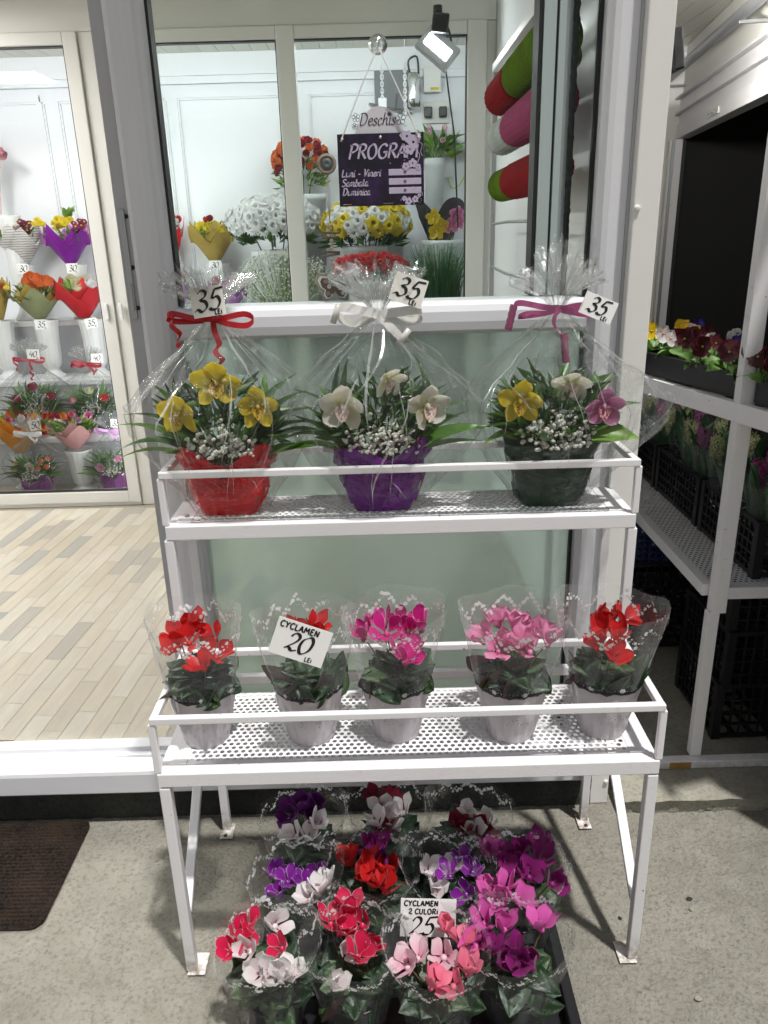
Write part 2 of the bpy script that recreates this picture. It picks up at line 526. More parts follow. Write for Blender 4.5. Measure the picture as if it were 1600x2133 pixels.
simple('grout', (0.36, 0.32, 0.26), 0.9, 0.1, 30)

# ribbed mat
t_ = nmat('mat_fibre')
n1 = noise_tex(t_[1], 160, 4, 0.7)
n2 = noise_tex(t_[1], 7, 3)
c = mixc(t_[1], ramp(t_[1], n1, [(0.4, 0.0), (0.8, 1.0)]), (0.007, 0.006, 0.006), (0.055, 0.038, 0.028))
c = mixc(t_[1], ramp(t_[1], n2, [(0.45, 0.0), (0.7, 0.5)]), c, (0.05, 0.033, 0.022))
shade(t_, c, 0.95, spec=0.1, normal=bumpn(t_[1], n1, 0.8, 0.004))

# sign face: dark violet
t_ = nmat('sign_violet')
n1 = noise_tex(t_[1], 16, 4, 0.7)
shade(t_, mixc(t_[1], ramp(t_[1], n1, [(0.45, 0.0), (0.8, 1.0)]), (0.006, 0.003, 0.012), (0.05, 0.015, 0.10)), 0.22)

# mesh rolls
for nm, c in (('net_red', (0.36, 0.006, 0.010)), ('net_green', (0.13, 0.23, 0.008)), ('net_pink', (0.50, 0.085, 0.20)), ('net_white', (0.70, 0.74, 0.72)), ('net_olive', (0.36, 0.40, 0.14))):
    t_ = nmat(nm)
    w = node(t_[1], 'TexWave', Scale=26.0, Distortion=3.0)
    w.bands_direction = 'Y'
    t_[1].links.new(t_[1].nodes.new('ShaderNodeTexCoord').outputs['Object'], w.inputs[0])
    n = noise_tex(t_[1], 90, 3)
    shade(t_, mixc(t_[1], mathn(t_[1], 'MULTIPLY', w.outputs['Fac'], n), tuple(x * 0.5 for x in c), c), 0.8, spec=0.05, transl=0.1, normal=bumpn(t_[1], w.outputs['Fac'], 0.4, 0.004))


def emissive(name, col, strength):
    m, nt, out = nmat(name)
    e = node(nt, 'Emission', Strength=strength)
    e.inputs[0].default_value = (*col, 1)
    nt.links.new(e.outputs[0], out.inputs['Surface'])
    return m


emissive('led_tube', (0.93, 0.97, 1.0), 38.0)
emissive('led_room', (1.0, 0.98, 0.94), 66.0)
emissive('led_passage', (1.0, 0.97, 0.92), 700.0)
emissive('led_flood', (0.95, 0.98, 1.0), 60.0)


# ------------------------------------------------------------------ mesh building
class MB:
    def __init__(s):
        s.v, s.f, s.m, s.sm, s.uv = [], [], [], [], []

    def add(s, verts, faces, mat=0, smooth=False, uv=None, M=None):
        o = len(s.v)
        if M is not None:
            verts = [M @ Vector(p) for p in verts]
        s.v.extend([tuple(p) for p in verts])
        s.uv.extend(uv if uv is not None else [(0.5, 0.5)] * len(verts))
        s.f.extend([tuple(i + o for i in f) for f in faces])
        s.m.extend([mat] * len(faces))
        s.sm.extend([smooth] * len(faces))
        return s

    def box(s, x0, x1, y0, y1, z0, z1, mat=0, M=None):
        v = [(x0, y0, z0), (x1, y0, z0), (x1, y1, z0), (x0, y1, z0), (x0, y0, z1), (x1, y0, z1), (x1, y1, z1), (x0, y1, z1)]
        return s.add(v, [(0, 3, 2, 1), (4, 5, 6, 7), (0, 1, 5, 4), (1, 2, 6, 5), (2, 3, 7, 6), (3, 0, 4, 7)], mat, False, None, M)

    def bar(s, p, q, w, h=None, mat=0, up=(0, 0, 1)):
        p, q, up = Vector(p), Vector(q), Vector(up)
        h = h or w
        d = (q - p).normalized()
        if abs(d.dot(up)) > 0.98:
            up = Vector((0, 1, 0))
        sx = d.cross(up).normalized() * w / 2
        sz = sx.cross(d).normalized() * h / 2
        v = [p - sx - sz, p + sx - sz, p + sx + sz, p - sx + sz, q - sx - sz, q + sx - sz, q + sx + sz, q - sx + sz]
        return s.add(v, [(0, 1, 2, 3), (7, 6, 5, 4), (4, 5, 1, 0), (5, 6, 2, 1), (6, 7, 3, 2), (7, 4, 0, 3)], mat)

    def tube(s, pts, r, n=8, mat=0, caps=True, M=None):
        pts = [Vector(p) for p in pts]
        rr = r if isinstance(r, (list, tuple)) else [r] * len(pts)
        v, f, uv = [], [], []
        ref = Vector((0.31, 0.22, 0.92)).normalized()
        for i, p in enumerate(pts):
            d = (pts[min(i + 1, len(pts) - 1)] - pts[max(i - 1, 0)])
            d = d.normalized() if d.length > 1e-9 else Vector((0, 0, 1))
            a = d.cross(ref)
            if a.length < 1e-3:
                a = d.cross(Vector((1, 0, 0)))
            a.normalize()
            b = d.cross(a)
            for k in range(n):
                t = 2 * math.pi * k / n
                v.append(p + (a * math.cos(t) + b * math.sin(t)) * rr[i])
                uv.append((k / n, i / max(1, len(pts) - 1)))
        for i in range(len(pts) - 1):
            for k in range(n):
                f.append((i * n + k, i * n + (k + 1) % n, (i + 1) * n + (k + 1) % n, (i + 1) * n + k))
        if caps:
            f.append(tuple(range(n - 1, -1, -1)))
            f.append(tuple((len(pts) - 1) * n + k for k in range(n)))
        return s.add(v, f, mat, True, uv, M)

    def grid(s, fn, nu, nv, mat=0, closed=False, smooth=True, M=None):
        v, uv, f = [], [], []
        cu = nu if closed else nu + 1
        for j in range(nv + 1):
            for i in range(cu):
                v.append(fn(i / nu, j / nv))
                uv.append((i / nu, j / nv))
        for j in range(nv):
            for i in range(nu):
                i2 = (i + 1) % cu
                f.append((j * cu + i, j * cu + i2, (j + 1) * cu + i2, (j + 1) * cu + i))
        return s.add(v, f, mat, smooth, uv, M)

    def lathe(s, prof, n=20, mat=0, M=None, flute=0.0, fn=10):
        def g(u, v):
            k = v * (len(prof) - 1)
            i = min(int(k + 1e-6), len(prof) - 2)
            t = k - i
            r = prof[i][0] * (1 - t) + prof[i + 1][0] * t
            z = prof[i][1] * (1 - t) + prof[i + 1][1] * t
            a = 2 * math.pi * u
            r *= 1 + flute * math.cos(fn * a)
            return (r * math.cos(a), r * math.sin(a), z)
        return s.grid(g, n, len(prof) - 1, mat, True, True, M)

    def ball(s, c, r, mat=0, n=6, sq=1.0):
        def g(u, v):
            a, t = 2 * math.pi * u, math.pi * (0.02 + 0.96 * v)
            return (c[0] + r * math.sin(t) * math.cos(a), c[1] + r * math.sin(t) * math.sin(a), c[2] - r * sq * math.cos(t))
        return s.grid(g, n, max(3, n // 2 + 1), mat, True, True)

    def disc(s, c, r, axis_u, axis_v, n=7, mat=0):
        c, a, b = Vector(c), Vector(axis_u), Vector(axis_v)
        v = [c + (a * math.cos(2 * math.pi * k / n) + b * math.sin(2 * math.pi * k / n)) * r for k in range(n)]
        return s.add(v, [tuple(range(n))], mat)

    def mesh(s, name, mats):
        me = bpy.data.meshes.new(name)
        me.from_pydata(s.v, [], s.f)
        for mn in mats:
            me.materials.append(MATS[mn])
        me.polygons.foreach_set('material_index', s.m)
        me.polygons.foreach_set('use_smooth', s.sm)
        uvl = me.uv_layers.new(name='UVMap')
        li = np.empty(len(me.loops), dtype=np.int32)
        me.loops.foreach_get('vertex_index', li)
        uvl.data.foreach_set('uv', np.array(s.uv, dtype=np.float32)[li].ravel())
        me.update()
        return me

    def build(s, name, mats, parent=None, bevel=0.0, M=None):
        if isinstance(mats, str):
            mats = [mats]
        o = link(name, s.mesh(name, mats), parent, M)
        if bevel:
            bv = o.modifiers.new('bevel', 'BEVEL')
            bv.width = bevel
            bv.segments = 2
            bv.limit_method = 'ANGLE'
        return o


def link(name, me, parent=None, M=None):
    o = bpy.data.objects.new(name, me)
    C.objects.link(o)
    if parent is not None:
        o.parent = parent
    if M is not None:
        o.matrix_basis = M
    return o


def tag(o, label, cat, group=None):
    o['label'] = label
    o['category'] = cat
    if group:
        o['group'] = group
    return o


def thing(name, label, cat, loc=(0, 0, 0), rz=0.0, group=None):
    o = bpy.data.objects.new(name, None)
    C.objects.link(o)
    o.empty_display_size = 0.05
    o.matrix_basis = Matrix.Translation(loc) @ Matrix.Rotation(rz, 4, 'Z')
    return tag(o, label, cat, group)


def TR(loc=(0, 0, 0), rx=0, ry=0, rz=0, s=1.0):
    return Matrix.Translation(loc) @ Matrix.Rotation(rz, 4, 'Z') @ Matrix.Rotation(ry, 4, 'Y') @ Matrix.Rotation(rx, 4, 'X') @ Matrix.Scale(s, 4)


def N1(x, y=0.0, z=0.0):
    return mnoise.noise(Vector((x, y, z)))


R = random.uniform

# ------------------------------------------------------------------ single-stroke lettering
GL = {
    'C': (.72, [('s', [(.62, .82), (.45, .98), (.2, .88), (.05, .5), (.18, .1), (.42, .0), (.65, .15)])]),
    'Y': (.68, [('l', [(0, 1), (.3, .5)]), ('l', [(.62, 1), (.3, .5), (.24, 0)])]),
    'L': (.62, [('l', [(.1, 1), (.08, 0), (.55, .02)])]),
    'A': (.72, [('l', [(0, 0), (.32, 1), (.62, 0)]), ('l', [(.1, .36), (.52, .36)])]),
    'M': (.9, [('l', [(.02, 0), (.12, 1), (.4, .35), (.68, 1), (.78, 0)])]),
    'E': (.62, [('l', [(.5, 1), (.06, .98), (.05, 0), (.52, .02)]), ('l', [(.05, .52), (.42, .53)])]),
    'N': (.72, [('l', [(.05, 0), (.07, 1), (.55, 0), (.57, 1)])]),
    'I': (.3, [('l', [(.1, .72), (.1, 0)]), ('l', [(.12, .95), (.13, .9)])]),
    'U': (.72, [('s', [(.05, 1), (.04, .35), (.15, .04), (.4, .04), (.55, .35), (.57, 1)])]),
    'O': (.8, [('s', [(.35, 1), (.1, .8), (.04, .45), (.18, .06), (.42, .0), (.64, .25), (.64, .65), (.48, .95), (.3, .99)])]),
    'R': (.72, [('l', [(.06, 0), (.1, 1)]), ('s', [(.0, .92), (.3, 1.02), (.52, .9), (.5, .66), (.3, .52), (.08, .48)]), ('l', [(.26, .5), (.62, 0)])]),
    'P': (.68, [('l', [(.06, -.02), (.14, 1)]), ('s', [(.0, .9), (.3, 1.03), (.56, .92), (.54, .64), (.3, .48), (.1, .46)])]),
    'G': (.82, [('s', [(.66, .82), (.46, .99), (.18, .86), (.05, .48), (.2, .08), (.44, .0), (.64, .14), (.66, .42)]), ('l', [(.42, .42), (.74, .44)])]),
    'D': (.8, [('l', [(.12, 0), (.16, .97)]), ('s', [(.0, .92), (.3, 1.0), (.58, .86), (.66, .5), (.5, .12), (.24, .0), (.08, .02)])]),
    'S': (.6, [('s', [(.52, .85), (.36, .99), (.12, .9), (.1, .68), (.34, .5), (.5, .32), (.4, .06), (.16, .0), (.0, .12)])]),
    'V': (.66, [('s', [(.0, .95), (.14, .9), (.26, .0), (.3, .05), (.56, .85), (.66, .98)])]),
    'u': (.56, [('s', [(.02, .5), (.08, .56), (.06, .12), (.18, .0), (.38, .2), (.42, .56)]), ('s', [(.42, .56), (.4, .1), (.5, .02), (.56, .1)])]),
    'n': (.56, [('l', [(.06, .56), (.04, 0)]), ('s', [(.05, .3), (.22, .56), (.38, .5), (.38, .1), (.46, .0), (.54, .1)])]),
    'i': (.28, [('s', [(.04, .5), (.1, .56), (.08, .1), (.16, .0), (.26, .1)]), ('l', [(.13, .78), (.16, .84)])]),
    'v': (.46, [('s', [(.0, .5), (.08, .55), (.16, .0), (.2, .02), (.38, .45), (.42, .56)])]),
    'e': (.46, [('s', [(.06, .28), (.36, .34), (.32, .54), (.16, .54), (.04, .3), (.12, .03), (.3, .02), (.46, .16)])]),
    'r': (.42, [('l', [(.06, .56), (.05, 0)]), ('s', [(.06, .3), (.2, .54), (.36, .52)])]),
    's': (.42, [('s', [(.36, .46), (.22, .56), (.08, .46), (.14, .32), (.3, .2), (.26, .02), (.1, .0), (.0, .08)])]),
    'a': (.54, [('s', [(.4, .5), (.2, .56), (.04, .3), (.12, .02), (.28, .08), (.42, .54)]), ('s', [(.42, .54), (.38, .1), (.46, .0), (.54, .1)])]),
    'm': (.82, [('l', [(.06, .56), (.04, 0)]), ('s', [(.05, .3), (.2, .56), (.32, .48), (.3, 0)]), ('s', [(.31, .3), (.46, .56), (.6, .48), (.6, .08), (.7, .0), (.8, .1)])]),
    'b': (.5, [('s', [(.12, 1), (.06, .5), (.05, .05), (.24, .0), (.42, .2), (.38, .5), (.2, .5), (.06, .3)])]),
    't': (.4, [('s', [(.16, .95), (.12, .3), (.18, .02), (.36, .1)]), ('l', [(.0, .6), (.34, .62)])]),
    'c': (.44, [('s', [(.36, .46), (.22, .56), (.05, .36), (.08, .06), (.24, .0), (.42, .14)])]),
    'h': (.54, [('l', [(.1, 1), (.05, 0)]), ('s', [(.06, .3), (.24, .56), (.36, .48), (.36, .1), (.44, .0), (.52, .1)])]),
    '-': (.5, [('l', [(.06, .32), (.38, .34)])]),
    '.': (.2, [('l', [(.06, .0), (.1, .05)])]),
    ' ': (.36, []),
    '2': (.68, [('s', [(.06, .76), (.2, .98), (.42, .95), (.5, .74), (.36, .45), (.0, .04)]), ('s', [(.0, .04), (.2, .14), (.4, .0), (.64, .1)])]),
    '3': (.72, [('s', [(.1, .86), (.28, 1.0), (.5, .9), (.46, .68), (.24, .55), (.5, .44), (.58, .18), (.34, -.02), (.12, .1), (-.04, .0)])]),
    '5': (.72, [('l', [(.7, 1.03), (.28, .98)]), ('s', [(.28, .98), (.16, .58), (.42, .62), (.56, .36), (.42, .06), (.16, .02), (.04, .12)])]),
    '0': (.68, [('s', [(.36, 1), (.1, .78), (.04, .4), (.18, .03), (.38, .02), (.58, .3), (.6, .72), (.46, .98), (.3, .98)])]),
    '4': (.7, [('l', [(.3, 1), (.02, .38), (.62, .4)]), ('l', [(.52, .78), (.42, -.02)])]),
}


def catmull(pts, k=4):
    out = []
    n = len(pts)
    for i in range(n - 1):
        p0, p1, p2, p3 = pts[max(i - 1, 0)], pts[i], pts[i + 1], pts[min(i + 2, n - 1)]
        for j in range(k):
            t = j / k
            out.append(tuple(0.5 * ((2 * p1[d]) + (p2[d] - p0[d]) * t + (2 * p0[d] - 5 * p1[d] + 4 * p2[d] - p3[d]) * t * t + (3 * p1[d] - p0[d] - 3 * p2[d] + p3[d]) * t ** 3) for d in range(len(p1))))
    out.append(tuple(pts[-1]))
    return out


def stroke(mb, pts, w, y, mat, nib=0.55):
    L, Rr = [], []
    for i, p in enumerate(pts):
        a = pts[max(i - 1, 0)]
        b = pts[min(i + 1, len(pts) - 1)]
        dx, dz = b[0] - a[0], b[1] - a[1]
        l = math.hypot(dx, dz) or 1e-6
        nx, nz = -dz / l, dx / l
        ang = math.atan2(dz, dx)
        ww = w * 0.5 * ((1 - nib) + nib * abs(math.sin(ang - math.radians(35))) * 1.5)
        L.append((p[0] + nx * ww, y, p[1] + nz * ww))
        Rr.append((p[0] - nx * ww, y, p[1] - nz * ww))
    n = len(pts)
    mb.add(L + Rr, [(i, i + 1, n + i + 1, n + i) for i in range(n - 1)], mat)


def text(mb, s, x, z, h, w, y=-0.001, mat=0, slant=0.0, nib=0.55, spacing=1.0):
    """flat pen lettering in the local x-z plane, facing -y; returns the end x"""
    for ch in s:
        adv, strokes = GL[ch]
        for kind, pts in strokes:
            q = catmull(pts) if kind == 's' else [pts[0]] + [tuple(pts[i][d] + (pts[i + 1][d] - pts[i][d]) * t for d in (0, 1)) for i in range(len(pts) - 1) for t in (0.04, 0.96)] + [pts[-1]]
            stroke(mb, [(x + (p[0] + slant * p[1]) * h, z + p[1] * h) for p in q], w, y, mat, nib)
        x += adv * h * spacing
    return x


def text_width(s, h, spacing=1.0):
    return sum(GL[c][0] for c in s) * h * spacing


# ================================================================== SETTING
def structure(o):
    o['kind'] = 'structure'
    return o


# ground: a fine patch in front of the shop carries real unevenness, one sheet out to the horizon around it
def ground_h(x, y):
    return 0.0030 * N1(x * 9, y * 9, 1.0) + 0.0016 * N1(x * 31, y * 31, 4.0) + 0.0009 * N1(x * 75, y * 75, 7.0)


mb = MB()
gx0, gx1, gy0, gy1, NX, NY = -1.5, 1.6, 0.45, 1.86, 300, 140


def gfn(u, v):
    x, y = gx0 + (gx1 - gx0) * u, gy0 + (gy1 - gy0) * v
    e = min(u, 1 - u, v, 1 - v)
    return (x, y, (ground_h(x, y) - 0.003) * min(1, e * 12) - 0.0005)


mb.grid(gfn, NX, NY)
xs, ys = [-80, gx0, gx1, 80], [-80, gy0, gy1, 80]
for i in range(3):
    for j in range(3):
        if i == 1 and j == 1:
            continue
        mb.add([(xs[i], ys[j], -0.0005), (xs[i + 1], ys[j], -0.0005), (xs[i + 1], ys[j + 1], -0.0005), (xs[i], ys[j + 1], -0.0005)], [(0, 1, 2, 3)])
ground = structure(mb.build('ground', 'concrete_ground'))

# raised concrete pavement of the passage on the right, its broken front edge a real step
mb = MB()


def slabtop(u, v):
    x = 0.655 + (3.4 - 0.655) * u
    y0 = 1.792 + 0.006 * N1(x * 18, 2) + 0.003 * N1(x * 60, 5)
    return (x, y0 + (5.0 - y0) * v ** 2, 0.047 + 0.002 * N1(x * 12, v * 30))


mb.grid(slabtop, 140, 30)


def slabfront(u, v):
    x = 0.655 + (3.4 - 0.655) * u
    y0 = 1.792 + 0.006 * N1(x * 18, 2) + 0.003 * N1(x * 60, 5)
    zt = 0.047 + 0.002 * N1(x * 12, 0)
    return (x, y0 + (0.010 + 0.012 * N1(x * 40, v * 6, 3)) * min(1, (1 - v) * 4), -0.01 + (zt + 0.01) * v)


mb.grid(slabfront, 140, 6)
structure(mb.build('pavement', 'concrete_slab'))

# ------------------------------------------------------------------ the flower kiosk
FY = 1.85          # facade plane
FLOOR_Z = 0.21
CEIL_Z = 2.62
PART_Y = 4.06      # glazed partition of the cool room
BACK_Y = 5.30
kiosk = thing('flower_kiosk', 'white flower kiosk with an open doorway and a glazed front', 'kiosk', (0, 0, 0))

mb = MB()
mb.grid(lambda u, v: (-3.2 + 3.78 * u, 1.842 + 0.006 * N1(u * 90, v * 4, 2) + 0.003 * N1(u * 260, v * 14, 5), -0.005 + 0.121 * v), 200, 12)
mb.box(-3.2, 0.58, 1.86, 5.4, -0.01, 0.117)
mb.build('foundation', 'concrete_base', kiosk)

# door threshold: rounded nose, track groove
mb = MB()
prof = [(1.846, 0.1165), (1.806, 0.117), (1.800, 0.124), (1.800, 0.182), (1.803, 0.192), (1.812, 0.198), (1.856, 0.200), (1.858, 0.206), (1.868, 0.206), (1.870, 0.202), (1.884, 0.202), (1.886, 0.214), (1.925, 0.216), (1.927, 0.18)]
mb.grid(lambda u, v: (-3.2 + 3.76 * u, *prof[round(v * (len(prof) - 1))]), 1, len(prof) - 1, smooth=False)
mb.build('threshold', 'white_pvc', kiosk)

# door leaf post: recessed lock strip, bulged main profile, glazing bead
mb = MB()
pp = [(-0.582, 1.95), (-0.582, 1.872), (-0.556, 1.872), (-0.553, 1.862), (-0.549, 1.852), (-0.540, 1.848), (-0.52, 1.8465), (-0.505, 1.849), (-0.492, 1.856), (-0.486, 1.864), (-0.478, 1.872), (-0.472, 1.888), (-0.472, 1.95)]
mb.grid(lambda u, v: (*pp[round(u * (len(pp) - 1))], 0.205 + 2.35 * v), len(pp) - 1, 1, smooth=False)
post = mb.build('door_post', 'white_pvc', kiosk)
mb = MB()
mb.box(-0.5835, -0.555, 1.8695, 1.8745, 0.216, 2.5)
mb.build('lock_strip', 'grey_pvc', post)
mb = MB()
mb.box(-0.577, -0.563, 1.864, 1.872, 1.42, 1.66)
mb.box(-0.574, -0.566, 1.861, 1.866, 1.44, 1.50)
mb.build('lock_plate', 'grey_metal', post, bevel=0.002)
for zz in (1.645, 1.535, 1.445, 0.88, 0.66):
    k = MB()
    k.tube([(-0.561, 1.874, zz), (-0.561, 1.866, zz)], 0.0052, 10)
    k.build('lock_pin', 'black_rubber', post)
mb = MB()
mb.box(-0.4722, -0.466, 1.891, 1.93, 1.444, 2.36)
mb.build('glazing_gasket', 'black_rubber', kiosk)
# mid rail with softened edges
mb = MB()
pr = [(1.95, 1.366), (1.872, 1.366), (1.862, 1.369), (1.855, 1.376), (1.853, 1.395), (1.855, 1.418), (1.862, 1.432), (1.874, 1.440), (1.95, 1.443)]
mb.grid(lambda u, v: (-0.474 + 0.96 * v, *pr[round(u * (len(pr) - 1))]), len(pr) - 1, 1, smooth=False)
mb.build('mid_rail', 'white_pvc', kiosk)
mb = MB()
mb.box(-0.474, 0.486, 1.862, 1.95, 0.206, 0.262)
mb.build('bottom_rail', 'white_pvc', kiosk)
mb = MB()
mb.box(-0.474, 0.486, 1.862, 1.95, 2.36, 2.52)
mb.build('head_rail', 'white_pvc', kiosk)
mb = MB()
mb.add([(-0.47, 1.90, 1.44), (0.487, 1.90, 1.44), (0.487, 1.90, 2.37), (-0.47, 1.90, 2.37)], [(0, 1, 2, 3)])
mb.build('window_pane', 'pane_glass', kiosk)
mb = MB()
mb.add([(-0.478, 1.905, 0.26), (0.49, 1.905, 0.26), (0.49, 1.905, 1.37), (-0.478, 1.905, 1.37)], [(0, 1, 2, 3)])
mb.build('frosted_panel', 'frosted_glass', kiosk)
# right stile, gasket, narrow cover strip and the cream corner column
mb = MB()
mb.box(0.4865, 0.4935, 1.893, 1.912, 0.262, 2.36)
mb.build('glazing_gasket', 'black_rubber', kiosk)
mb = MB()
pp = [(0.494, 1.95), (0.494, 1.868), (0.500, 1.860), (0.507, 1.852), (0.520, 1.850), (0.540, 1.852), (0.546, 1.862), (0.548, 1.876), (0.566, 1.876), (0.566, 1.95)]
mb.grid(lambda u, v: (*pp[round(u * (len(pp) - 1))], 0.205 + 2.35 * v), len(pp) - 1, 1, smooth=False)
mb.build('door_stile', 'white_pvc', kiosk)
mb = MB()
mb.box(0.5665, 0.573, 1.872, 1.96, 0.0, 2.56)
mb.build('joint_strip', 'grey_pvc', kiosk)
mb = MB()
mb.box(0.5735, 0.632, 1.846, 2.0, 0.0, 2.56)
col = mb.build('corner_column', 'cream_metal', kiosk, bevel=0.003)
for u, v in ((1327, 434), (1262, 1628)):
    p = P(u, v, Y=1.846)
    k = MB()
    k.lathe([(0.0005, 0.0), (0.004, 0.0), (0.0066, -0.001), (0.0066, -0.005)], 12, 0, TR(p + Vector((0, -0.005, 0)), rx=math.radians(90)))
    k.build('screw_cap', 'white_paint', col)
# inner glazing profiles seen through the pane near the corner
px = [P(u, 300, Y=1.93).x for u in (1113, 1122, 1147, 1153, 1167, 1181, 1194)]
for (a_, b_), mt, y0 in zip(zip(px[:-1], px[1:]), ('black_rubber', 'white_pvc', 'black_rubber', 'white_pvc', 'grey_pvc', 'dark_foam'), (1.925, 1.92, 1.93, 1.922, 1.935, 1.928)):
    k = MB()
    if mt == 'dark_foam':
        k.grid(lambda u, v: (a_ + (b_ - a_) * (u + 0.25 * u * N1(v * 60, 3)), y0 + 0.006 * N1(u * 3, v * 80, 1), 1.44 + 0.92 * v), 6, 120)
    else:
        k.box(a_ + 0.0003, b_, y0, 1.99, 1.4445, 2.36)
    k.build('foam_seal' if mt == 'dark_foam' else ('inner_gasket' if mt == 'black_rubber' else 'inner_profile'), mt, kiosk)

# shell: side walls, back wall, ceiling boards
mb = MB()
mb.box(0.575, 0.632, 2.0, 5.4, 0.0, 2.56)
mb.build('side_wall', 'white_wall', kiosk)
mb = MB()
mb.box(-3.2, 0.5745, BACK_Y, 5.40, 0.117, CEIL_Z)
wall = mb.build('back_wall', 'white_wall', kiosk)
mb = MB()
mb.box(-3.3, -3.2, 1.86, 5.4, 0.0, CEIL_Z)
mb.build('side_wall', 'white_wall', kiosk)
mb = MB()
mb.box(-3.3, 0.64, 1.80, 5.4, CEIL_Z + 0.02, CEIL_Z + 0.10)
mb.box(-3.3, -0.582, 1.87, 1.95, 2.40, CEIL_Z + 0.02)
mb.box(-0.582, 0.5735, 1.87, 1.95, 2.52, CEIL_Z + 0.02)
roof = mb.build('roof', 'white_wall', kiosk)
mb = MB()
mb.box(-3.3, -0.10, 1.36, 1.7995, CEIL_Z + 0.02, CEIL_Z + 0.10)  # unseen overhang added to keep the sun off the shop floor
mb.build('added_sunshade', 'white_wall', kiosk, bevel=0.004)
mb = MB()
mb.box(-0.048, 0.048, -1.72, 1.72, 0, 0.016)
mb.box(-0.0515, -0.048, -1.72, 1.72, 0.008, 0.016)
me = mb.mesh('ceiling_board', ['ceiling_white'])
for i in range(38):
    link('ceiling_board', me, kiosk, Matrix.Translation((-3.15 + 0.1 * i, 3.56, CEIL_Z)))
# panel mouldings on the back wall
for (x0, x1, z0, z1) in ((-3.05, -2.02, 1.0, 2.40), (-1.92, -1.28, 1.0, 2.40), (-1.2, -0.50, 1.0, 2.40), (-0.40, 0.40, 1.0, 2.40)):
    k = MB()
    for w_, d_ in ((0.05, 0.012), (0.028, 0.02)):
        for a_, b_ in (((x0, z0), (x1, z0)), ((x0, z1), (x1, z1))):
            k.box(a_[0], b_[0], BACK_Y - d_, BACK_Y - 0.001, a_[1] - w_ / 2, a_[1] + w_ / 2)
        for x in (x0, x1):
            k.box(x - w_ / 2, x + w_ / 2, BACK_Y - d_ + 0.001, BACK_Y - 0.001, z0 + w_ / 2, z1 - w_ / 2)
    k.build('moulding', 'white_wall', wall)
k = MB()
k.box(-3.2, 0.57, BACK_Y - 0.05, BACK_Y - 0.001, 2.50, CEIL_Z - 0.001)
k.box(-3.2, 0.57, BACK_Y - 0.03, BACK_Y - 0.002, 2.46, 2.50)
k.build('cornice', 'white_wall', wall)

# floor of plank tiles
mb = MB()
mb.box(-3.2, 0.575, 1.93, BACK_Y, 0.118, FLOOR_Z - 0.003)
floor = structure(mb.build('floor', 'grout'))
PW, PL, PA = 0.064, 0.272, math.radians(-3.9)
mb = MB()
mb.box(-PW / 2 + 0.0007, PW / 2 - 0.0007, -PL / 2 + 0.0007, PL / 2 - 0.0007, -0.003, 0)
plank = mb.mesh('plank', ['plank_tile'])
d_ = Vector((math.sin(-PA), math.cos(-PA), 0))
n_ = Vector((math.cos(-PA), -math.sin(-PA), 0))
org = Vector((-0.60, 1.95, 0))
offs = [0.0, 0.37, 0.68, 0.15, 0.52, 0.83, 0.29]
for i in range(-30, 3):
    for j in range(-1, 9):
        c0 = org + n_ * (i + 0.5) * PW + d_ * (j + 0.5 + offs[i % 7]) * PL
        e0, e1 = c0.y - PL / 2, c0.y + PL / 2
        if e0 > 4.0 or e1 < 1.94 or c0.x > -0.46:
            continue
        # past the photo's edge the tiled floor goes on as plain bed
        if c0.x < -0.52 * c0.y - 0.32:
            continue
        y0, y1 = max(e0, 1.929), min(e1, 4.02)
        if y1 - y0 < 0.02:
            continue
        if y1 - y0 < PL - 0.001:
            c0 = c0 + d_ * ((y0 + y1) / 2 - c0.y)
            link('plank', plank, floor, Matrix.Translation((c0.x, c0.y, FLOOR_Z)) @ Matrix.Rotation(PA, 4, 'Z') @ Matrix.Diagonal((1, (y1 - y0) / PL, 1, 1)))
        else:
            link('plank', plank, floor, Matrix.Translation((c0.x, c0.y, FLOOR_Z + R(-0.0002, 0.0002))) @ Matrix.Rotation(PA, 4, 'Z'))

# glazed partition of the cool room: white frames and panes
part = thing('glazed_partition', 'white framed glass partition in front of the flower cool room', 'partition', (0, PART_Y, FLOOR_Z))


def frame_bar(x0, x1, z0, z1, name='frame', y0=0.0, y1=0.07, mt='cream_pvc', b=0.004):
    k = MB()
    k.box(x0, x1, y0, y1, z0, z1)
    return k.build(name, mt, part, bevel=b)


HZ = 2.22      # underside of the header above the floor
frame_bar(-3.2, 0.574, HZ + 0.055, 2.405, 'header')
frame_bar(-3.2, -1.40, HZ, HZ + 0.0545, 'sash_rail', -0.012, 0.05)
frame_bar(-3.2, -1.40, 0.02, 0.085, 'sash_rail', -0.012, 0.05)
frame_bar(-1.3995, -1.335, 0.02, HZ + 0.0545, 'sash_stile', -0.014, 0.05)
frame_bar(-1.334, -1.24, 0.0, HZ + 0.0545, 'stile', 0.002)
frame_bar(-3.2, -1.3345, 0.0, 0.0195, 'track', -0.004)
frame_bar(-1.2395, -0.4335, 0.0, 0.085, 'sash_rail', -0.010, 0.05)
frame_bar(-1.2395, -0.4335, HZ, HZ + 0.0545, 'sash_rail', -0.010, 0.05)
frame_bar(-0.433, -0.35, 0.0, HZ + 0.0545, 'sash_stile', -0.014, 0.05)
frame_bar(-0.3495, 0.4395, 0.0, 0.085, 'sash_rail', -0.010, 0.05)
frame_bar(-0.3495, 0.4395, HZ, HZ + 0.0545, 'sash_rail', -0.010, 0.05)
frame_bar(0.44, 0.53, 0.0, HZ + 0.0545, 'sash_stile', -0.014, 0.05)
frame_bar(0.5305, 0.5745, 0.0, HZ + 0.0545, 'stile', 0.002)
